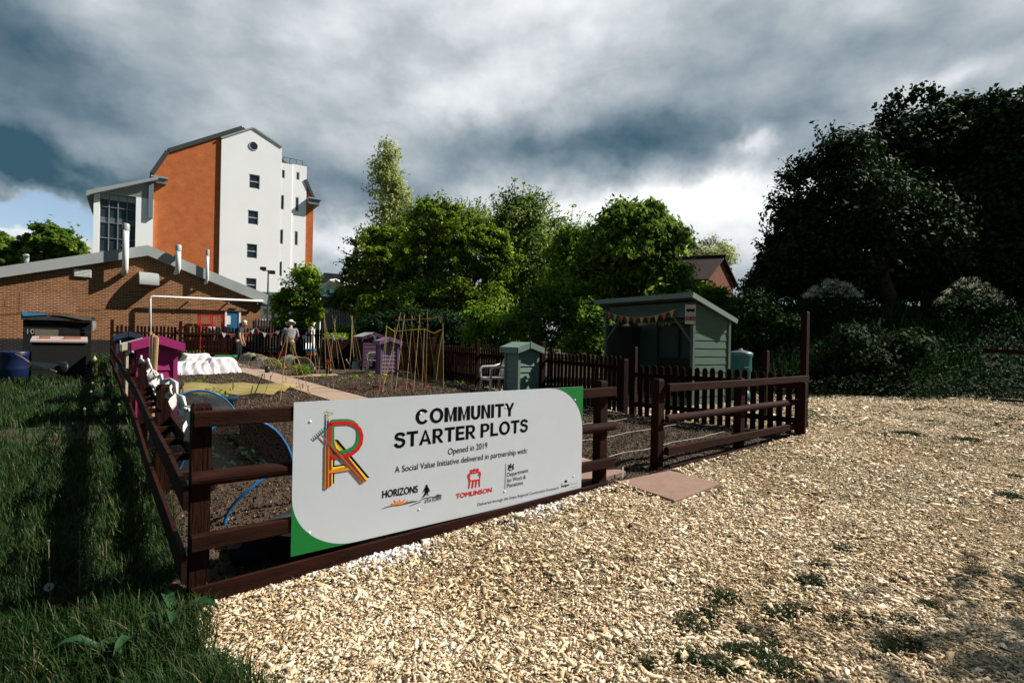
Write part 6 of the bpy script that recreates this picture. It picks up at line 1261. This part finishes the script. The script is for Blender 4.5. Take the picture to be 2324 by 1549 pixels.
# ---- green bus shelter style hut
W0 = np.array((3.67, 10.5)); ef = np.array((-.545, .8385)); es = np.array((.8385, .545)); Wf, Ds = 2.5, 1.12
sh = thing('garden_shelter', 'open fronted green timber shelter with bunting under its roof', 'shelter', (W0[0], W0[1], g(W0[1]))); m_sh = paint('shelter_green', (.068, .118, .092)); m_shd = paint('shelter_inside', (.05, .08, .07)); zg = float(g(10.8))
def S3(k, d, z): q = W0+ef*k+es*d; return (q[0], q[1], z)
zF, zB = 2.37, 2.06
def wallboards(name, p0, p1, ztop, mat, n=13):
    m = MB(); zb = zg+.02
    a, b = np.array(p0), np.array(p1); d = b-a; nn = np.array((d[1], -d[0], 0))/np.hypot(d[0], d[1])
    for k in range(n):
        za, zc = zb+k*.165, zb+(k+1)*.165; t0, t1 = ztop(0), ztop(1)
        if za > max(t0, t1): break
        poly = [(0, za), (1, za)]
        ua = lambda z: (z-t0)/(t1-t0) if abs(t1-t0) > 1e-6 else 2
        if zc <= min(t0, t1): poly += [(1, zc), (0, zc)]
        elif t1 < t0:
            if za >= t1: x_ = ua(za); poly = [(0, za), (x_, za)]
            else: poly += [(1, t1)]
            poly += [(ua(zc), zc), (0, zc)] if zc < t0 else [(0, t0)]
        o_ = a+nn*(.008 if True else 0); L_ = np.hypot(d[0], d[1]); kk = len(m.v)
        nP = len(poly)
        for off0, off1 in ((0.016, .004), (-.014, -.014)):
            for u, z in poly: of = off0 if z == za else off1; m.v.append((a[0]+d[0]*u+nn[0]*of, a[1]+d[1]*u+nn[1]*of, z))
        m.f += [tuple(range(kk, kk+nP)), tuple(range(kk+2*nP-1, kk+nP-1, -1))]+[(kk+i, kk+nP+i, kk+nP+(i+1) % nP, kk+(i+1) % nP) for i in range(nP)]
    return m.build(name, mat, sh)
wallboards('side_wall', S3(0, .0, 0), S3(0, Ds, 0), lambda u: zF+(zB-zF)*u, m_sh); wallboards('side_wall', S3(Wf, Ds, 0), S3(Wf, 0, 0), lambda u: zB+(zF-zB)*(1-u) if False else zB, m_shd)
wallboards('back_wall', S3(0, Ds, 0), S3(Wf, Ds, 0), lambda u: zB, m_sh)
for k_, d_, zt, mt in ((-.0, -.03, zF, m_sh), (Wf, -.03, zF, m_sh), (-.0, Ds+.02, zB, m_sh)): m = MB(); m.beam(S3(k_, d_, zg-.05), S3(k_, d_, zt), .07, .07, up=(es[0], es[1], 0)); m.build('corner_post', mt, sh)
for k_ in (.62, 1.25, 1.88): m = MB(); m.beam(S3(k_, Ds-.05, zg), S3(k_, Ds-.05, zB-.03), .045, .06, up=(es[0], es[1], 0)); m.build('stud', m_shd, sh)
m = MB(); m.prism([(.04, zF-.30), (Wf-.04, zF-.30), (Wf-.04, zF-.15), (.04, zF-.15)], (W0[0]-es[0]*.035, W0[1]-es[1]*.035, 0), (ef[0], ef[1], 0), (0, 0, 1), (es[0], es[1], 0), .022); m.prism([(.04, zF-.145), (Wf-.04, zF-.145), (Wf-.04, zF-.0), (.04, zF-.0)], (W0[0]-es[0]*.03, W0[1]-es[1]*.03, 0), (ef[0], ef[1], 0), (0, 0, 1), (es[0], es[1], 0), .022); m.build('front_fascia', m_sh, sh)
for a, b in (((.04, zF-.78), (.46, zF-.30)), ((Wf-.04, zF-.78), (Wf-.46, zF-.30))): m = MB(); m.beam(S3(a[0], -.03, a[1]), S3(b[0], -.03, b[1]), .045, .06, up=(es[0], es[1], 0)); m.build('brace', m_sh, sh)
rA, rB = zF+.09, zB+.03; slp = (rB-rA)/(Ds+.02); o0, o1, o2, o3 = -.14, Wf+.22, -.24, Ds+.10
m = MB(); zz = lambda d: rA-.04+slp*d
m.add([S3(o0, o2, zz(o2)), S3(o1, o2, zz(o2)), S3(o1, o3, zz(o3)), S3(o0, o3, zz(o3))]+[S3(o0, o2, zz(o2)+.035), S3(o1, o2, zz(o2)+.035), S3(o1, o3, zz(o3)+.035), S3(o0, o3, zz(o3)+.035)], [(3, 2, 1, 0), (4, 5, 6, 7), (0, 1, 5, 4), (1, 2, 6, 5), (2, 3, 7, 6), (3, 0, 4, 7)]); rf = m.build('roof', M('shelter_felt', (.07, .085, .08), bump=.3, bscale=60), sh)
m = MB(); m.beam(S3(o0, o2-.012, zz(o2)-.005), S3(o1, o2-.012, zz(o2)-.005), .02, .10); m.build('roof_edge', paint('edge_grey', (.20, .26, .25)), sh); m = MB(); m.beam(S3(o0-.012, o2-.02, zz(o2)-.005), S3(o0-.012, o3, zz(o3)-.005), .02, .10); m.build('roof_edge', paint('edge_grey', (.20, .26, .25)), sh)
m = MB(); m.box(S3(1.0, Ds-.32, zg+.42), (.42, 1.6, .05), ANG-.0); m.build; 
bn = thing('bench', 'dark bench inside the green shelter', 'bench', S3(1.0, Ds-.32, zg)); am = math.atan2(ef[1], ef[0]); m = MB(); m.box(S3(.95, Ds-.35, zg+.46), (1.7, .40, .04), am); m.build('seat', m_dark, bn); m = MB(); m.box(S3(.95, Ds-.13, zg+.72), (1.7, .04, .42), am); m.build('backrest', m_dark, bn)
for k_ in (.25, 1.65): m = MB(); m.box(S3(k_, Ds-.33, zg+.22), (.06, .36, .44), am); m.build('leg', m_dark, bn)
cat_ = [S3(Wf-.03-(Wf-.42)*f, -.085, zF-.10-.26*4*f*(1-f)*.62-.03*f) for f in np.linspace(0, 1, 17)]
bunting('bunting', 'orange and yellow bunting under the green shelter roof', cat_, [m_or, m_ye], .135, m_cord, .205)
# stop sign board on the right front corner
bs = thing('stop_sign', 'white stop sign board with black vehicle symbol on the shelter corner', 'sign', S3(.1, -.07, zF-.5))
q0 = at(1553, 735, 10.35); bw_, bh_ = .205, .40; dirx = np.array((.97, .24)); dirx = np.array((math.cos(.0), 0.0)); bo = Vector((q0[0], 10.30, q0[2])); bx_, bz_, by_ = Vector((1, 0, .0)), Vector((0, 0, 1)), Vector((0, 1, 0))
m = MB(); m.prism([(0, 0), (bw_, 0), (bw_, bh_), (0, bh_)], bo, bx_, bz_, by_, .012); m.build('board', M('board_cream', (.62, .60, .52)), bs)
def bpoly(polys, name, mat, lay=0):
    mm = MB()
    for p in polys: mm.prism([(a*bw_, b*bh_) for a, b in p], bo-by_*(.001+.0012*lay), bx_, bz_, by_, .001)
    return mm.build(name, mat, bs)
bpoly([[(.10, .62), (.90, .62), (.92, .80), (.14, .80), (.10, .74)]], 'bus_symbol', m_black); bpoly([[(.18+.17*k, .74), (.31+.17*k, .74), (.31+.17*k, .785), (.18+.17*k, .785)] for k in range(4)], 'bus_windows', M('board_cream', (.62, .60, .52)), 1)
bpoly(sum([[[(c_+.07*math.cos(a), .615+.035*math.sin(a)) for a in np.linspace(0, 6.28, 12, endpoint=False)]] for c_ in (.28, .72)], []), 'bus_wheels', m_black, 1)
bpoly([[(.02, .16), (.98, .16), (.98, .36), (.02, .36)]], 'red_panel', M('panel_red', (.20, .02, .02))); bpoly([[(.0, .545), (1, .545), (1, .56), (0, .56)], [(0, .365), (1, .365), (1, .378), (0, .378)], [(0, .97), (1, .97), (1, 1), (0, 1)]], 'divider', m_black)
fr_b = (bo, bx_*bw_, bz_*bh_, by_); write('Bus Stop', (.12, .42), (.88, .42), .075, m_black, bs, fr_b, 1, .01)
bpoly([[(.06, .27), (.40, .27), (.40, .33), (.06, .33)], [(.60, .30), (.92, .30), (.92, .325), (.60, .325)], [(.60, .24), (.92, .24), (.92, .265), (.60, .265)], [(.06, .19), (.50, .19), (.50, .225), (.06, .225)], [(.60, .185), (.92, .185), (.92, .21), (.60, .21)], [(.06, .90), (.94, .90), (.94, .935), (.06, .935)]], 'small_lettering', M('faded_print', (.42, .28, .24)), 1)
m = MB(); m.beam((bo[0]+bw_*.7, 10.33, bo[2]+.01), S3(0, -.05, bo[2]+.01), .02, .02); m.build('bracket', m_dark, bs)
# water butt
wb = at(1681, 800, 11.6); wt = thing('water_butt', 'teal plastic water butt with lid beside the green shelter', 'water butt', (wb[0], 11.6, g(11.6))); m_wb = M('butt_teal', (.018, .11, .125), (.015, .09, .105), rough=.4); zb_ = float(g(11.6)); rb = .235
m = MB(); m.lathe([(0, .25), (rb*.82, .25), (rb*.88, .42), (rb*.93, .43), (rb*.93, .46), (rb*.94, .66), (rb*.99, .68), (rb*.99, .70), (rb*.98, .95), (rb*1.04, 1.0), (rb*1.04, 1.05), (rb, 1.05)], (wb[0], 11.6, zb_), 28); m.build('barrel', m_wb, wt, True)
m = MB(); m.lathe([(rb*1.08, 1.02), (rb*1.08, 1.075), (rb*.9, 1.10), (.05, 1.135), (.03, 1.17), (0, 1.175)], (wb[0], 11.6, zb_), 28); m.build('lid', M('butt_lid', (.10, .17, .18), rough=.4), wt, True)
m = MB(); m.lathe([(0, 0), (rb*1.0, 0), (rb*.8, .25), (0, .25)], (wb[0], 11.6, zb_), 20); m.build('stand', m_wb, wt, True); m = MB(); m.box((wb[0]+.02, 11.6-rb*.99, zb_+.74), (.13, .04, .06)); m.build('tap_plate', m_wb, wt, bevel=.01)

# ---- things on the grass at the left
Yk = 15.2
def KX(px, py, Y_=Yk): return at(px, py, Y_)
kp = Pl(at(130, 800, 15.2)[0], 15.2, R(40)); zg2 = float(g(15.2)); m_blk = M('black_timber', (.007, .007, .008), (.004, .004, .005), rough=.8, scale=6)
ks = thing('shed', 'black timber shed with torn felt roof and number ten', 'shed', (kp.o[0], kp.o[1], 0)); ks.rotation_euler = (0, 0, kp.th)
a, b = kp.at(52, 726), kp.at(208, 726); zt = a[1]; nb = 10; m = MB()
for k in range(nb): z = zg2+(zt-zg2)*(k+.5)/nb; m.box(((a[0]+b[0])/2, .65, z), (b[0]-a[0], 1.3, (zt-zg2)/nb-.006))
rot_build(m, 'wall', m_blk, ks)
ra, rb_ = kp.at(48, 711, .1), kp.at(213, 716, .1); m = MB(); m.prism([(ra[0], ra[1]-.17), (rb_[0], rb_[1]-.17), (rb_[0]+.03, rb_[1]-.04), (ra[0]+.9, ra[1]-.01), (ra[0], ra[1])], (0, -.1, 0), EXL, EYL, EZL, 1.5)
rot_build(m, 'roof', M('torn_felt', (.020, .020, .022), (.035, .034, .034), bump=.6, bscale=10), ks)
def krag(pts, off, mat, name, plane=kp, par=ks): m = MB(); m.prism([plane.at(*p, off) for p in pts], (0, -off, 0), EXL, EYL, EZL, .015); return rot_build(m, name, mat, par)
krag([(49, 708), (54, 704), (60, 708), (105, 711), (108, 714), (52, 717)], .12, M('tarp_blue', (.03, .20, .36)), 'tarpaulin'); krag([(120, 713), (205, 718), (211, 727), (190, 726), (150, 718)], .13, M('felt_edge', (.13, .11, .09)), 'torn_felt_strip'); krag([(209, 728), (216, 728), (219, 734), (217, 745), (212, 752), (210, 744), (211, 738)], .14, M('tarp_pale', (.30, .38, .44)), 'tarpaulin')
krag([(79, 746), (133, 748), (132, 764), (79, 763)], .02, M('window_board', (.14, .12, .085)), 'window_board')
tl = kp.at(57, 757, .01); V_, F_ = text_polys('10'); sN = .14/V_[:, 1].max(); m = MB(); m.add([(tl[0]+v[0]*sN, -.012, tl[1]+v[1]*sN) for v in V_], F_); rot_build(m, 'number', M('number_white', (.35, .35, .34)), ks)
xp = Pl(at(134, 800, 13.4)[0], 13.4, R(40)); zx = float(g(13.4)); bx = thing('storage_box', 'black storage box with pinkish lid before the shed', 'storage box', (xp.o[0], xp.o[1], 0)); bx.rotation_euler = (0, 0, xp.th); a, b = xp.at(72, 776), xp.at(196, 776); m = MB(); m.box(((a[0]+b[0])/2, .42, (a[1]+zx)/2), (b[0]-a[0], .82, a[1]-zx)); rot_build(m, 'body', m_blk, bx)
xl, xr, zl = a[0]-.03, b[0]+.03, a[1]; m = MB(); m.add([(xl, -.03, zl+.0), (xr, -.03, zl+.0), (xr, .9, zl+.10), (xl, .9, zl+.10), (xl, -.03, zl+.04), (xr, -.03, zl+.04), (xr, .9, zl+.15), (xl, .9, zl+.15)], [(3, 2, 1, 0), (4, 5, 6, 7), (0, 1, 5, 4), (1, 2, 6, 5), (2, 3, 7, 6), (3, 0, 4, 7)]); rot_build(m, 'lid', M('lid_pink', (.36, .27, .25), (.30, .22, .2)), bx)
for px, wd_, lab in ((100, .2, 'single brick lying on the left part of the box lid'), (164, .34, 'pair of bricks lying on the right part of the box lid')):
    u_, _ = xp.at(px, 768); p = xp.w(u_, -.42, zl+.125); m = MB(); m.box(p, (wd_, .10, .065), R(48)); tag(m.build('brick', M('loose_brick2', (.30, .13, .08))), lab, 'brick')
q = KX(34, 818, 13.0); bl = thing('barrel', 'blue plastic barrel at the left end of the storage box', 'barrel', (q[0], 13.0, g(13.0))); zb_ = float(g(13.0)); m = MB(); m.lathe([(0, 0), (.27, 0), (.29, .05), (.31, .25), (.315, .27), (.31, .30), (.30, .60), (.31, .62), (.30, .66), (0, .66)], (q[0], 13.0, zb_), 26); m.build('drum', M('barrel_blue', (.006, .014, .060), rough=.4), bl, True); m = MB(); m.lathe([(.315, .655), (.315, .70), (.28, .715), (0, .72)], (q[0], 13.0, zb_), 26); m.build('lid', M('barrel_blue', (.012, .025, .11)), bl, True)
# wheelbarrow tipped on its side
q = KX(100, 832, 11.6); wbw = thing('wheelbarrow', 'grey wheelbarrow tipped over in the grass before the storage box', 'wheelbarrow', (q[0], 11.6, g(11.6))); m_zn = M('zinc_pan', (.36, .38, .40), (.28, .30, .32), rough=.5)
TR = lambda px, py, Y_=11.6: at(px, py, Y_)
p = [TR(68, 819), TR(136, 826), TR(112, 838), TR(70, 825)]; pb_ = [TR(80, 822, 12.0), TR(126, 826, 12.0), TR(110, 834, 11.9), TR(82, 828, 11.9)]; m = MB(); m.add(p+pb_, [(0, 1, 5, 4), (1, 2, 6, 5), (2, 3, 7, 6), (3, 0, 4, 7), (4, 5, 6, 7), (3, 2, 1, 0)]); o = m.build('pan', m_zn, wbw); so_ = o.modifiers.new('thick', 'SOLIDIFY'); so_.thickness = .02
m = MB(); m.tube([TR(34, 803), TR(50, 811), TR(72, 826), TR(62, 834), TR(68, 838), TR(95, 838)], .018, 7); m.build('handle', M('rust_tube', (.20, .13, .07)), wbw, True); m = MB(); m.tube([TR(110, 838, 11.8), TR(128, 843, 11.8)], .018, 7); m.build('leg', M('rust_tube', (.20, .13, .07)), wbw)
m = MB(); m.lathe([(0, -.04), (.13, -.04), (.16, 0), (.13, .04), (0, .04)], TR(140, 835, 12.0), 16, M3=Matrix.Rotation(1.2, 3, 'X')); m.build('wheel', M('black_plastic', (.012, .013, .014)), wbw, True)
q = gp(213, 822); m = MB(); m.lathe([(0, 0), (.10, 0), (.09, .1), (0, .26)], q, 12, M3=Matrix.Rotation(.15, 3, 'Y')); tag(m.build('cone_cap', M('cone_tan', (.55, .38, .24)), None, True), 'pale pointed cap standing in the grass right of the box', 'cap')
# rails and bits in the dark right-hand wood
a, b = at(2232, 795, 13.6), at(2340, 801, 13.2); m = MB(); m.beam(a, b, .04, .11); tag(m.build('timber_rail', m_rail), 'dark timber rail among weeds at the far right', 'rail')
a, b = at(2250, 908, 12.6), at(2345, 915, 12.2); m = MB(); m.beam(a, b, .12, .12); tag(m.build('log_edging', m_bark), 'low dark log edging at the right end of the chips', 'log')
# log and brick lumps by the corner post, dandelions, dock leaves
m_log = M('rotten_log', (.16, .075, .05), (.07, .04, .03), rough=.95, scale=9, bump=.8, bscale=30)
for p0, p1, r_, lab in (((198, 1388), (285, 1352), .035, 'reddish rotten log end lying in the grass left of the corner post'), ((385, 1345), (440, 1310), .045, 'weathered stump end in the grass beside the corner post')): a, b = gp(*p0, .05), gp(*p1, .05); m = MB(); m.tube([a, (a+b)/2+np.array((0, 0, .01)), b], [r_*.9, r_, r_*.8], 9); tag(m.build('log', m_log, None, True), lab, 'log')
V1 = []
for px, py, hh in ((110, 1330, .20), (206, 1182, .22)):
    pass
m_clock = M('dandelion_fluff', (.62, .63, .60), alpha=.85)
def dandelion(label, px, py, Yd, r, group=None):
    c = at(px, py, Yd); t = thing('dandelion', label, 'dandelion', (c[0], c[1], g(Yd)), group); m = MB(); m.tube([(c[0]+.02, c[1], g(Yd)), (c[0]+.01, c[1], (g(Yd)+c[2])/2), c], .003, 5); m.build('stem', LEAF['pale'], t); n = 130; u = RNG.normal(size=(n, 3)); u /= np.linalg.norm(u, axis=1)[:, None]; v = leaves(c+u*r*.9, np.cross(u, RNG.normal(size=(n, 3))), np.full(n, r*.7), .3, 0, RNG.random(n)); npmesh('seed_head', *v[:2], MV('fluff', [(0, (.5, .5, .48)), (1, (.75, .75, .72))], .8), v[2], t)
dandelion('large white dandelion clock in the grass at bottom left', 111, 1331, 2.75, .019); dandelion('dim dandelion clock in the middle of the long grass', 206, 1183, 3.6, .017)
for px, py in ((225, 1198), (200, 1222), (212, 1220), (180, 1207), (206, 1228), (110, 1227), (112, 1288), (180, 1273), (200, 1262), (240, 1200)):
    Yd = 1.22*F/(py-760); c = at(px, py, Yd); m = MB(); m.tube([(c[0]+.01, c[1], g(Yd)), c], .003, 5); m.lathe([(0, -.006), (.008, 0), (.006, .006), (0, .008)], c, 8); tag(m.build('dandelion_stalk', M('stalk_pale', (.16, .16, .09))), 'bare dandelion stalk with small pale head in the long grass', 'dandelion', 'spent dandelion stalks in the grass')
for px, py in ((192, 927), (207, 888), (210, 868), (270, 917)): dandelion('tiny white dandelion head along the upper grass', px, py, 1.22*F/(py-758+40), .014, 'small dandelion heads in the upper grass')
def dock(label, px, py, n, L_): 
    c = gp(px, py); t = MB()
    for k in range(n):
        a = k*2.4+random.random(); l_ = L_*random.uniform(.6, 1.1); up = random.uniform(.25, .6); pts = []
        for f, w_ in ((0, .02), (.25, .20), (.55, .26), (.8, .17), (1, .01)):
            r_ = l_*f; z = c[2]+.02+l_*up*math.sin(f*2.4); e = np.array((-math.sin(a), math.cos(a), 0))*l_*w_*.5; p = np.array((c[0]+math.cos(a)*r_, c[1]+math.sin(a)*r_, z)); pts.append((p-e, p-np.array((0, 0, .015*l_/.2)), p+e))
        k0 = len(t.v); t.v += [tuple(q) for tr_ in pts for q in tr_]; t.f += [(k0+3*i+j, k0+3*i+j+1, k0+3*i+j+4, k0+3*i+j+3) for i in range(4) for j in range(2)]
    return tag(t.build('dock_plant', M('dock_leaf', (.030, .085, .028), (.018, .055, .020), rough=.5, trans=.25), None, True), label, 'weed', 'broad leafed weeds by the corner post')
for px, py, n, L_, lab in ((400, 1420, 7, .26, 'large dock weed at the foot of the corner post'), (330, 1470, 6, .24, 'dock weed left of the woodchip edge'), (440, 1385, 5, .17, 'small dock weed touching the front board'), (250, 1500, 6, .2, 'dock weed low in the bottom left grass'), (120, 1265, 5, .14, 'bright dock seedling under the dandelion stalks')): dock(lab, px, py, n, L_)
# ================================================================= PEOPLE
def skin(name, J, edges, mat, parent=None, sub=2, root=0):
    me = bpy.data.meshes.new(name); me.from_pydata([tuple(float(c) for c in j[0]) for j in J], edges, []); o = bpy.data.objects.new(name, me); col.objects.link(o)
    mo = o.modifiers.new('skin', 'SKIN'); mo.use_smooth_shade = True
    for i, j in enumerate(J): r_ = j[1]; me.skin_vertices[0].data[i].radius = r_ if hasattr(r_, '__len__') else (r_, r_)
    me.skin_vertices[0].data[root].use_root = True
    s = o.modifiers.new('sub', 'SUBSURF'); s.levels = sub; s.render_levels = sub
    bpy.context.view_layer.update(); dg = bpy.context.evaluated_depsgraph_get(); m2 = bpy.data.meshes.new_from_object(o.evaluated_get(dg)); bpy.data.objects.remove(o); bpy.data.meshes.remove(me)
    m2.materials.clear(); return m2
def join_np(meshes):
    V, Fc = [], []; k = 0
    for me in meshes: V += [tuple(v.co) for v in me.vertices]; Fc += [tuple(i+k for i in p.vertices) for p in me.polygons]; k = len(V)
    m = MB(); m.v, m.f = V, Fc; return m
m_skin = M('skin_tone', (.52, .28, .19), (.46, .24, .16), rough=.55, scale=9)
def person(label, loc, rz, pose, mats, hair=None, hat=False):
    """pose: joints in metres, x = forward, y = left, z = up"""
    t = thing('person', label, 'person', (0, 0, 0)); p = {k: np.array(v, float) for k, v in pose.items()}; mir = lambda k: p[k]
    J = []; idx = {}
    def add(n, c, r): idx[n] = len(J); J.append((c, r)); return n
    add('pel', p['pel'], (.105, .085)); add('waist', p['waist'], (.105, .085)); add('chest', p['chest'], (.125, .095)); add('neck0', p['neck0'], (.065, .062)); add('neck', p['neck'], (.052, .055))
    hd = p['head']; add('head0', hd+p['hf']*.02-np.array((0, 0, .055)), (.062, .070)); add('head1', hd+np.array((0, 0, .02)), (.075, .092)); add('head2', hd+np.array((0, 0, .085))-p['hf']*.012, (.050, .062))
    E_ = [('pel', 'waist'), ('waist', 'chest'), ('chest', 'neck0'), ('neck0', 'neck'), ('neck', 'head0'), ('head0', 'head1'), ('head1', 'head2')]
    for s in 'LR':
        add('sh'+s, p['sh'+s], .056); add('el'+s, p['el'+s], .045); add('wr'+s, p['wr'+s], .029); add('pa'+s, p['wr'+s]+p['hd'+s]*.085, (.040, .020))
        add('hip'+s, p['hip'+s], .075); add('kn'+s, p['kn'+s], .062); add('an'+s, p['an'+s], .042); add('to'+s, p['an'+s]+np.array((.15, 0, -.045)), (.040, .028))
        E_ += [('chest', 'sh'+s), ('sh'+s, 'el'+s), ('el'+s, 'wr'+s), ('wr'+s, 'pa'+s), ('pel', 'hip'+s), ('hip'+s, 'kn'+s), ('kn'+s, 'an'+s), ('an'+s, 'to'+s)]
    me = [skin('b', J, [(idx[a], idx[b]) for a, b in E_], None)]
    mb_ = MB()
    for s, sg_ in (('L', 1), ('R', -1)):                       # fingers and thumb
        w_, d = p['wr'+s], p['hd'+s]; sd = np.cross(d, np.array((0, sg_, 0.0)));
        sd = np.array((1.0, 0, 0))-d*d[0]; sd /= np.linalg.norm(sd); inn = np.array((0, -sg_, 0.0))
        for k, ln in enumerate((.072, .080, .076, .060)):
            b0 = w_+d*.075+sd*(.030-.020*k); mb_.tube([b0, b0+d*ln*.55+inn*.006, b0+d*ln*.85+inn*.024, b0+d*ln*.95+inn*.040], [.0095, .0088, .0078, .005], 7)
        b0 = w_+d*.03+sd*.028; mb_.tube([b0, b0+d*.035+sd*.022+inn*.01, b0+d*.065+sd*.024+inn*.024], [.011, .010, .006], 7)
    f = p['hf']; up = np.array((0, 0, 1.0)); up = up-f*f[2]; up /= np.linalg.norm(up); lf_ = np.cross(up, f)
    fc = hd+f*.088; mb_.tube([fc+up*.035-f*.012, fc+f*.014+up*.005, fc+f*.020-up*.008], [.008, .012, .011], 7)      # nose
    for s in (-1, 1):
        e = hd+lf_*s*.075; mb_.lathe([(0, -.006), (.017, -.004), (.020, .004), (0, .006)], e, 10, sy=1.5, M3=Matrix.Rotation(1.57, 3, 'X'))   # ears
    mb_.tube([fc-up*.045+lf_*.022-f*.004, fc-up*.046+f*.004, fc-up*.045-lf_*.022-f*.004], [.004, .007, .004], 6)   # mouth
    jm = join_np(me); k = len(jm.v); jm.v += mb_.v; jm.f += [tuple(i+k for i in q) for q in mb_.f]; jm.build('body', m_skin, t, True)
    ey = MB()
    for s in (-1, 1): ey.lathe([(0, -.009), (.008, -.005), (.009, 0), (.008, .005), (0, .009)], fc+lf_*s*.030+up*.022-f*.006, 8)
    ey.build('eyes', m_black, t, True)
    # trousers, shirt, shoes
    g_ = 1.16; JT = [(p['pel'], (.165, .14)), (p['waist']*.55+p['pel']*.45, (.158, .132))]; ET = [(0, 1)]
    for s in 'LR': n = len(JT); JT += [(p['hip'+s], .108), (p['kn'+s], .080), (p['an'+s]+np.array((0, 0, .03)), .066)]; ET += [(0, n), (n, n+1), (n+1, n+2)]
    q = skin('t', JT, ET, None); join_np([q]).build('trousers', mats[1], t, True)
    JS = [(p['pel']*.6+p['waist']*.4, (.172, .145)), (p['waist'], (.168, .140)), (p['chest'], (.182, .138)), (p['neck0']*.8+p['chest']*.2, (.085, .078))]; ES = [(0, 1), (1, 2), (2, 3)]
    for s in 'LR': n = len(JS); JS += [(p['sh'+s], .082), (p['sh'+s]*.45+p['el'+s]*.55, .066)]; ES += [(2, n), (n, n+1)]
    q = skin('s', JS, ES, None); join_np([q]).build('shirt', mats[0], t, True)
    for s in 'LR':
        a = p['an'+s]; qs = skin('f', [(a+np.array((-.05, 0, -.04)), (.045, .042)), (a+np.array((.04, 0, -.048)), (.048, .036)), (a+np.array((.17, 0, -.056)), (.044, .026))], [(0, 1), (1, 2)], None); join_np([qs]).build('shoe', m_black, t, True)
    hm = MB(); K = 12                                          # hair cap
    for i in range(8):
        ph = i/7*1.75
        for j in range(16):
            a = j/16*2*math.pi; r_ = math.sin(ph); fr2 = math.cos(a); lim = 1.0 if fr2 < .3 else max(.0, 1-(fr2-.3)*.85); ph2 = ph*lim; r2 = math.sin(ph2); q = hd+np.array((0, 0, .035))+up*math.cos(ph2)*.105+(f*math.cos(a)*.103+lf_*math.sin(a)*.088)*r2-f*.012; hm.v.append(tuple(q))
    hm.f = [(i*16+j, i*16+(j+1) % 16, (i+1)*16+(j+1) % 16, (i+1)*16+j) for i in range(7) for j in range(16)]; hm.build('hair', hair, t, True)
    if hat:
        h_ = MB(); R3 = Matrix((tuple(f), tuple(lf_), tuple(up))).transposed(); h_.lathe([(.19, -.012), (.195, 0), (.105, .015), (.10, .09), (.085, .115), (.0, .122)], hd+up*.072, 22, sy=.92, M3=R3); hb_ = h_.build('hat', M('straw_white', (.80, .78, .74), (.72, .70, .64), rough=.8), t, True)
        h_ = MB(); h_.lathe([(.109, .016), (.107, .045)], hd+up*.072, 22, sy=.92, M3=R3); h_.build('hat_band', M('band_dark', (.05, .05, .055)), hb_, True)
    return place(t, loc, rz)
def nz(*v): v = np.array(v, float); return v/np.linalg.norm(v)
m_navy = M('shirt_navy', (.045, .055, .075), (.035, .043, .06), rough=.9, scale=5, bump=.3, bscale=12); m_tblk = M('trousers_black', (.010, .011, .013), rough=.9); m_gblue = M('shirt_greyblue', (.26, .27, .31), (.22, .23, .27), rough=.9, scale=5, bump=.3, bscale=12); m_khaki = M('trousers_khaki', (.10, .062, .028), rough=.9); m_grey = M('hair_grey', (.55, .54, .52), (.45, .44, .42), rough=.8, scale=30)
q = at(538, 826, 20.0); px = q[0]
person('grey haired person in dark navy shirt looking down beside the white fleece', (px, 20.0, float(g(20))), R(12),
       dict(pel=(0, 0, .90), waist=(.02, 0, 1.05), chest=(.10, 0, 1.27), neck0=(.155, 0, 1.42), neck=(.19, 0, 1.47), head=(.245, 0, 1.565), hf=nz(1, 0, -.55),
            shL=(.10, .175, 1.36), shR=(.12, -.175, 1.36), elL=(.10, .23, 1.09), elR=(.13, -.23, 1.09), wrL=(.17, .21, .86), wrR=(.20, -.21, .86), hdL=nz(.15, 0, -1), hdR=nz(.15, 0, -1),
            hipL=(0, .10, .86), hipR=(0, -.10, .86), knL=(.05, .11, .48), knR=(.01, -.11, .48), anL=(.02, .12, .09), anR=(-.06, -.12, .09)), (m_navy, m_tblk), m_grey)
m = MB(); a = at(541, 795, 19.75); m.tube([(a[0], 19.74, a[2]+.08), (a[0]-.02, 19.74, a[2]-.30)], .012, 7); tag(m.build('hand_tool', m_dark), 'thin dark hand tool held by the grey haired person', 'tool')
q = at(657, 826, 20.4)
person('person in pale hat and grey blue shirt seen from behind with red can', (q[0], 20.4, float(g(20.4))), R(104),
       dict(pel=(0, 0, .90), waist=(.03, 0, 1.06), chest=(.12, 0, 1.28), neck0=(.17, 0, 1.43), neck=(.20, 0, 1.47), head=(.24, .02, 1.57), hf=nz(1, .15, -.45),
            shL=(.11, .20, 1.37), shR=(.11, -.20, 1.37), elL=(.16, .31, 1.12), elR=(.22, -.27, 1.12), wrL=(.22, .36, .88), wrR=(.40, -.20, 1.02), hdL=nz(.1, .05, -1), hdR=nz(.9, .1, -.3),
            hipL=(0, .11, .86), hipR=(0, -.11, .86), knL=(.03, .13, .48), knR=(.02, -.13, .48), anL=(-.02, .15, .09), anR=(-.02, -.15, .09)), (m_gblue, m_khaki), m_grey, True)
c = at(635, 820, 20.3); can('red watering can hanging from the hand of the person in the hat', (c[0], 20.45, c[2]-.02), R(200), M('can_red', (.50, .012, .012), rough=.35), 1.45)
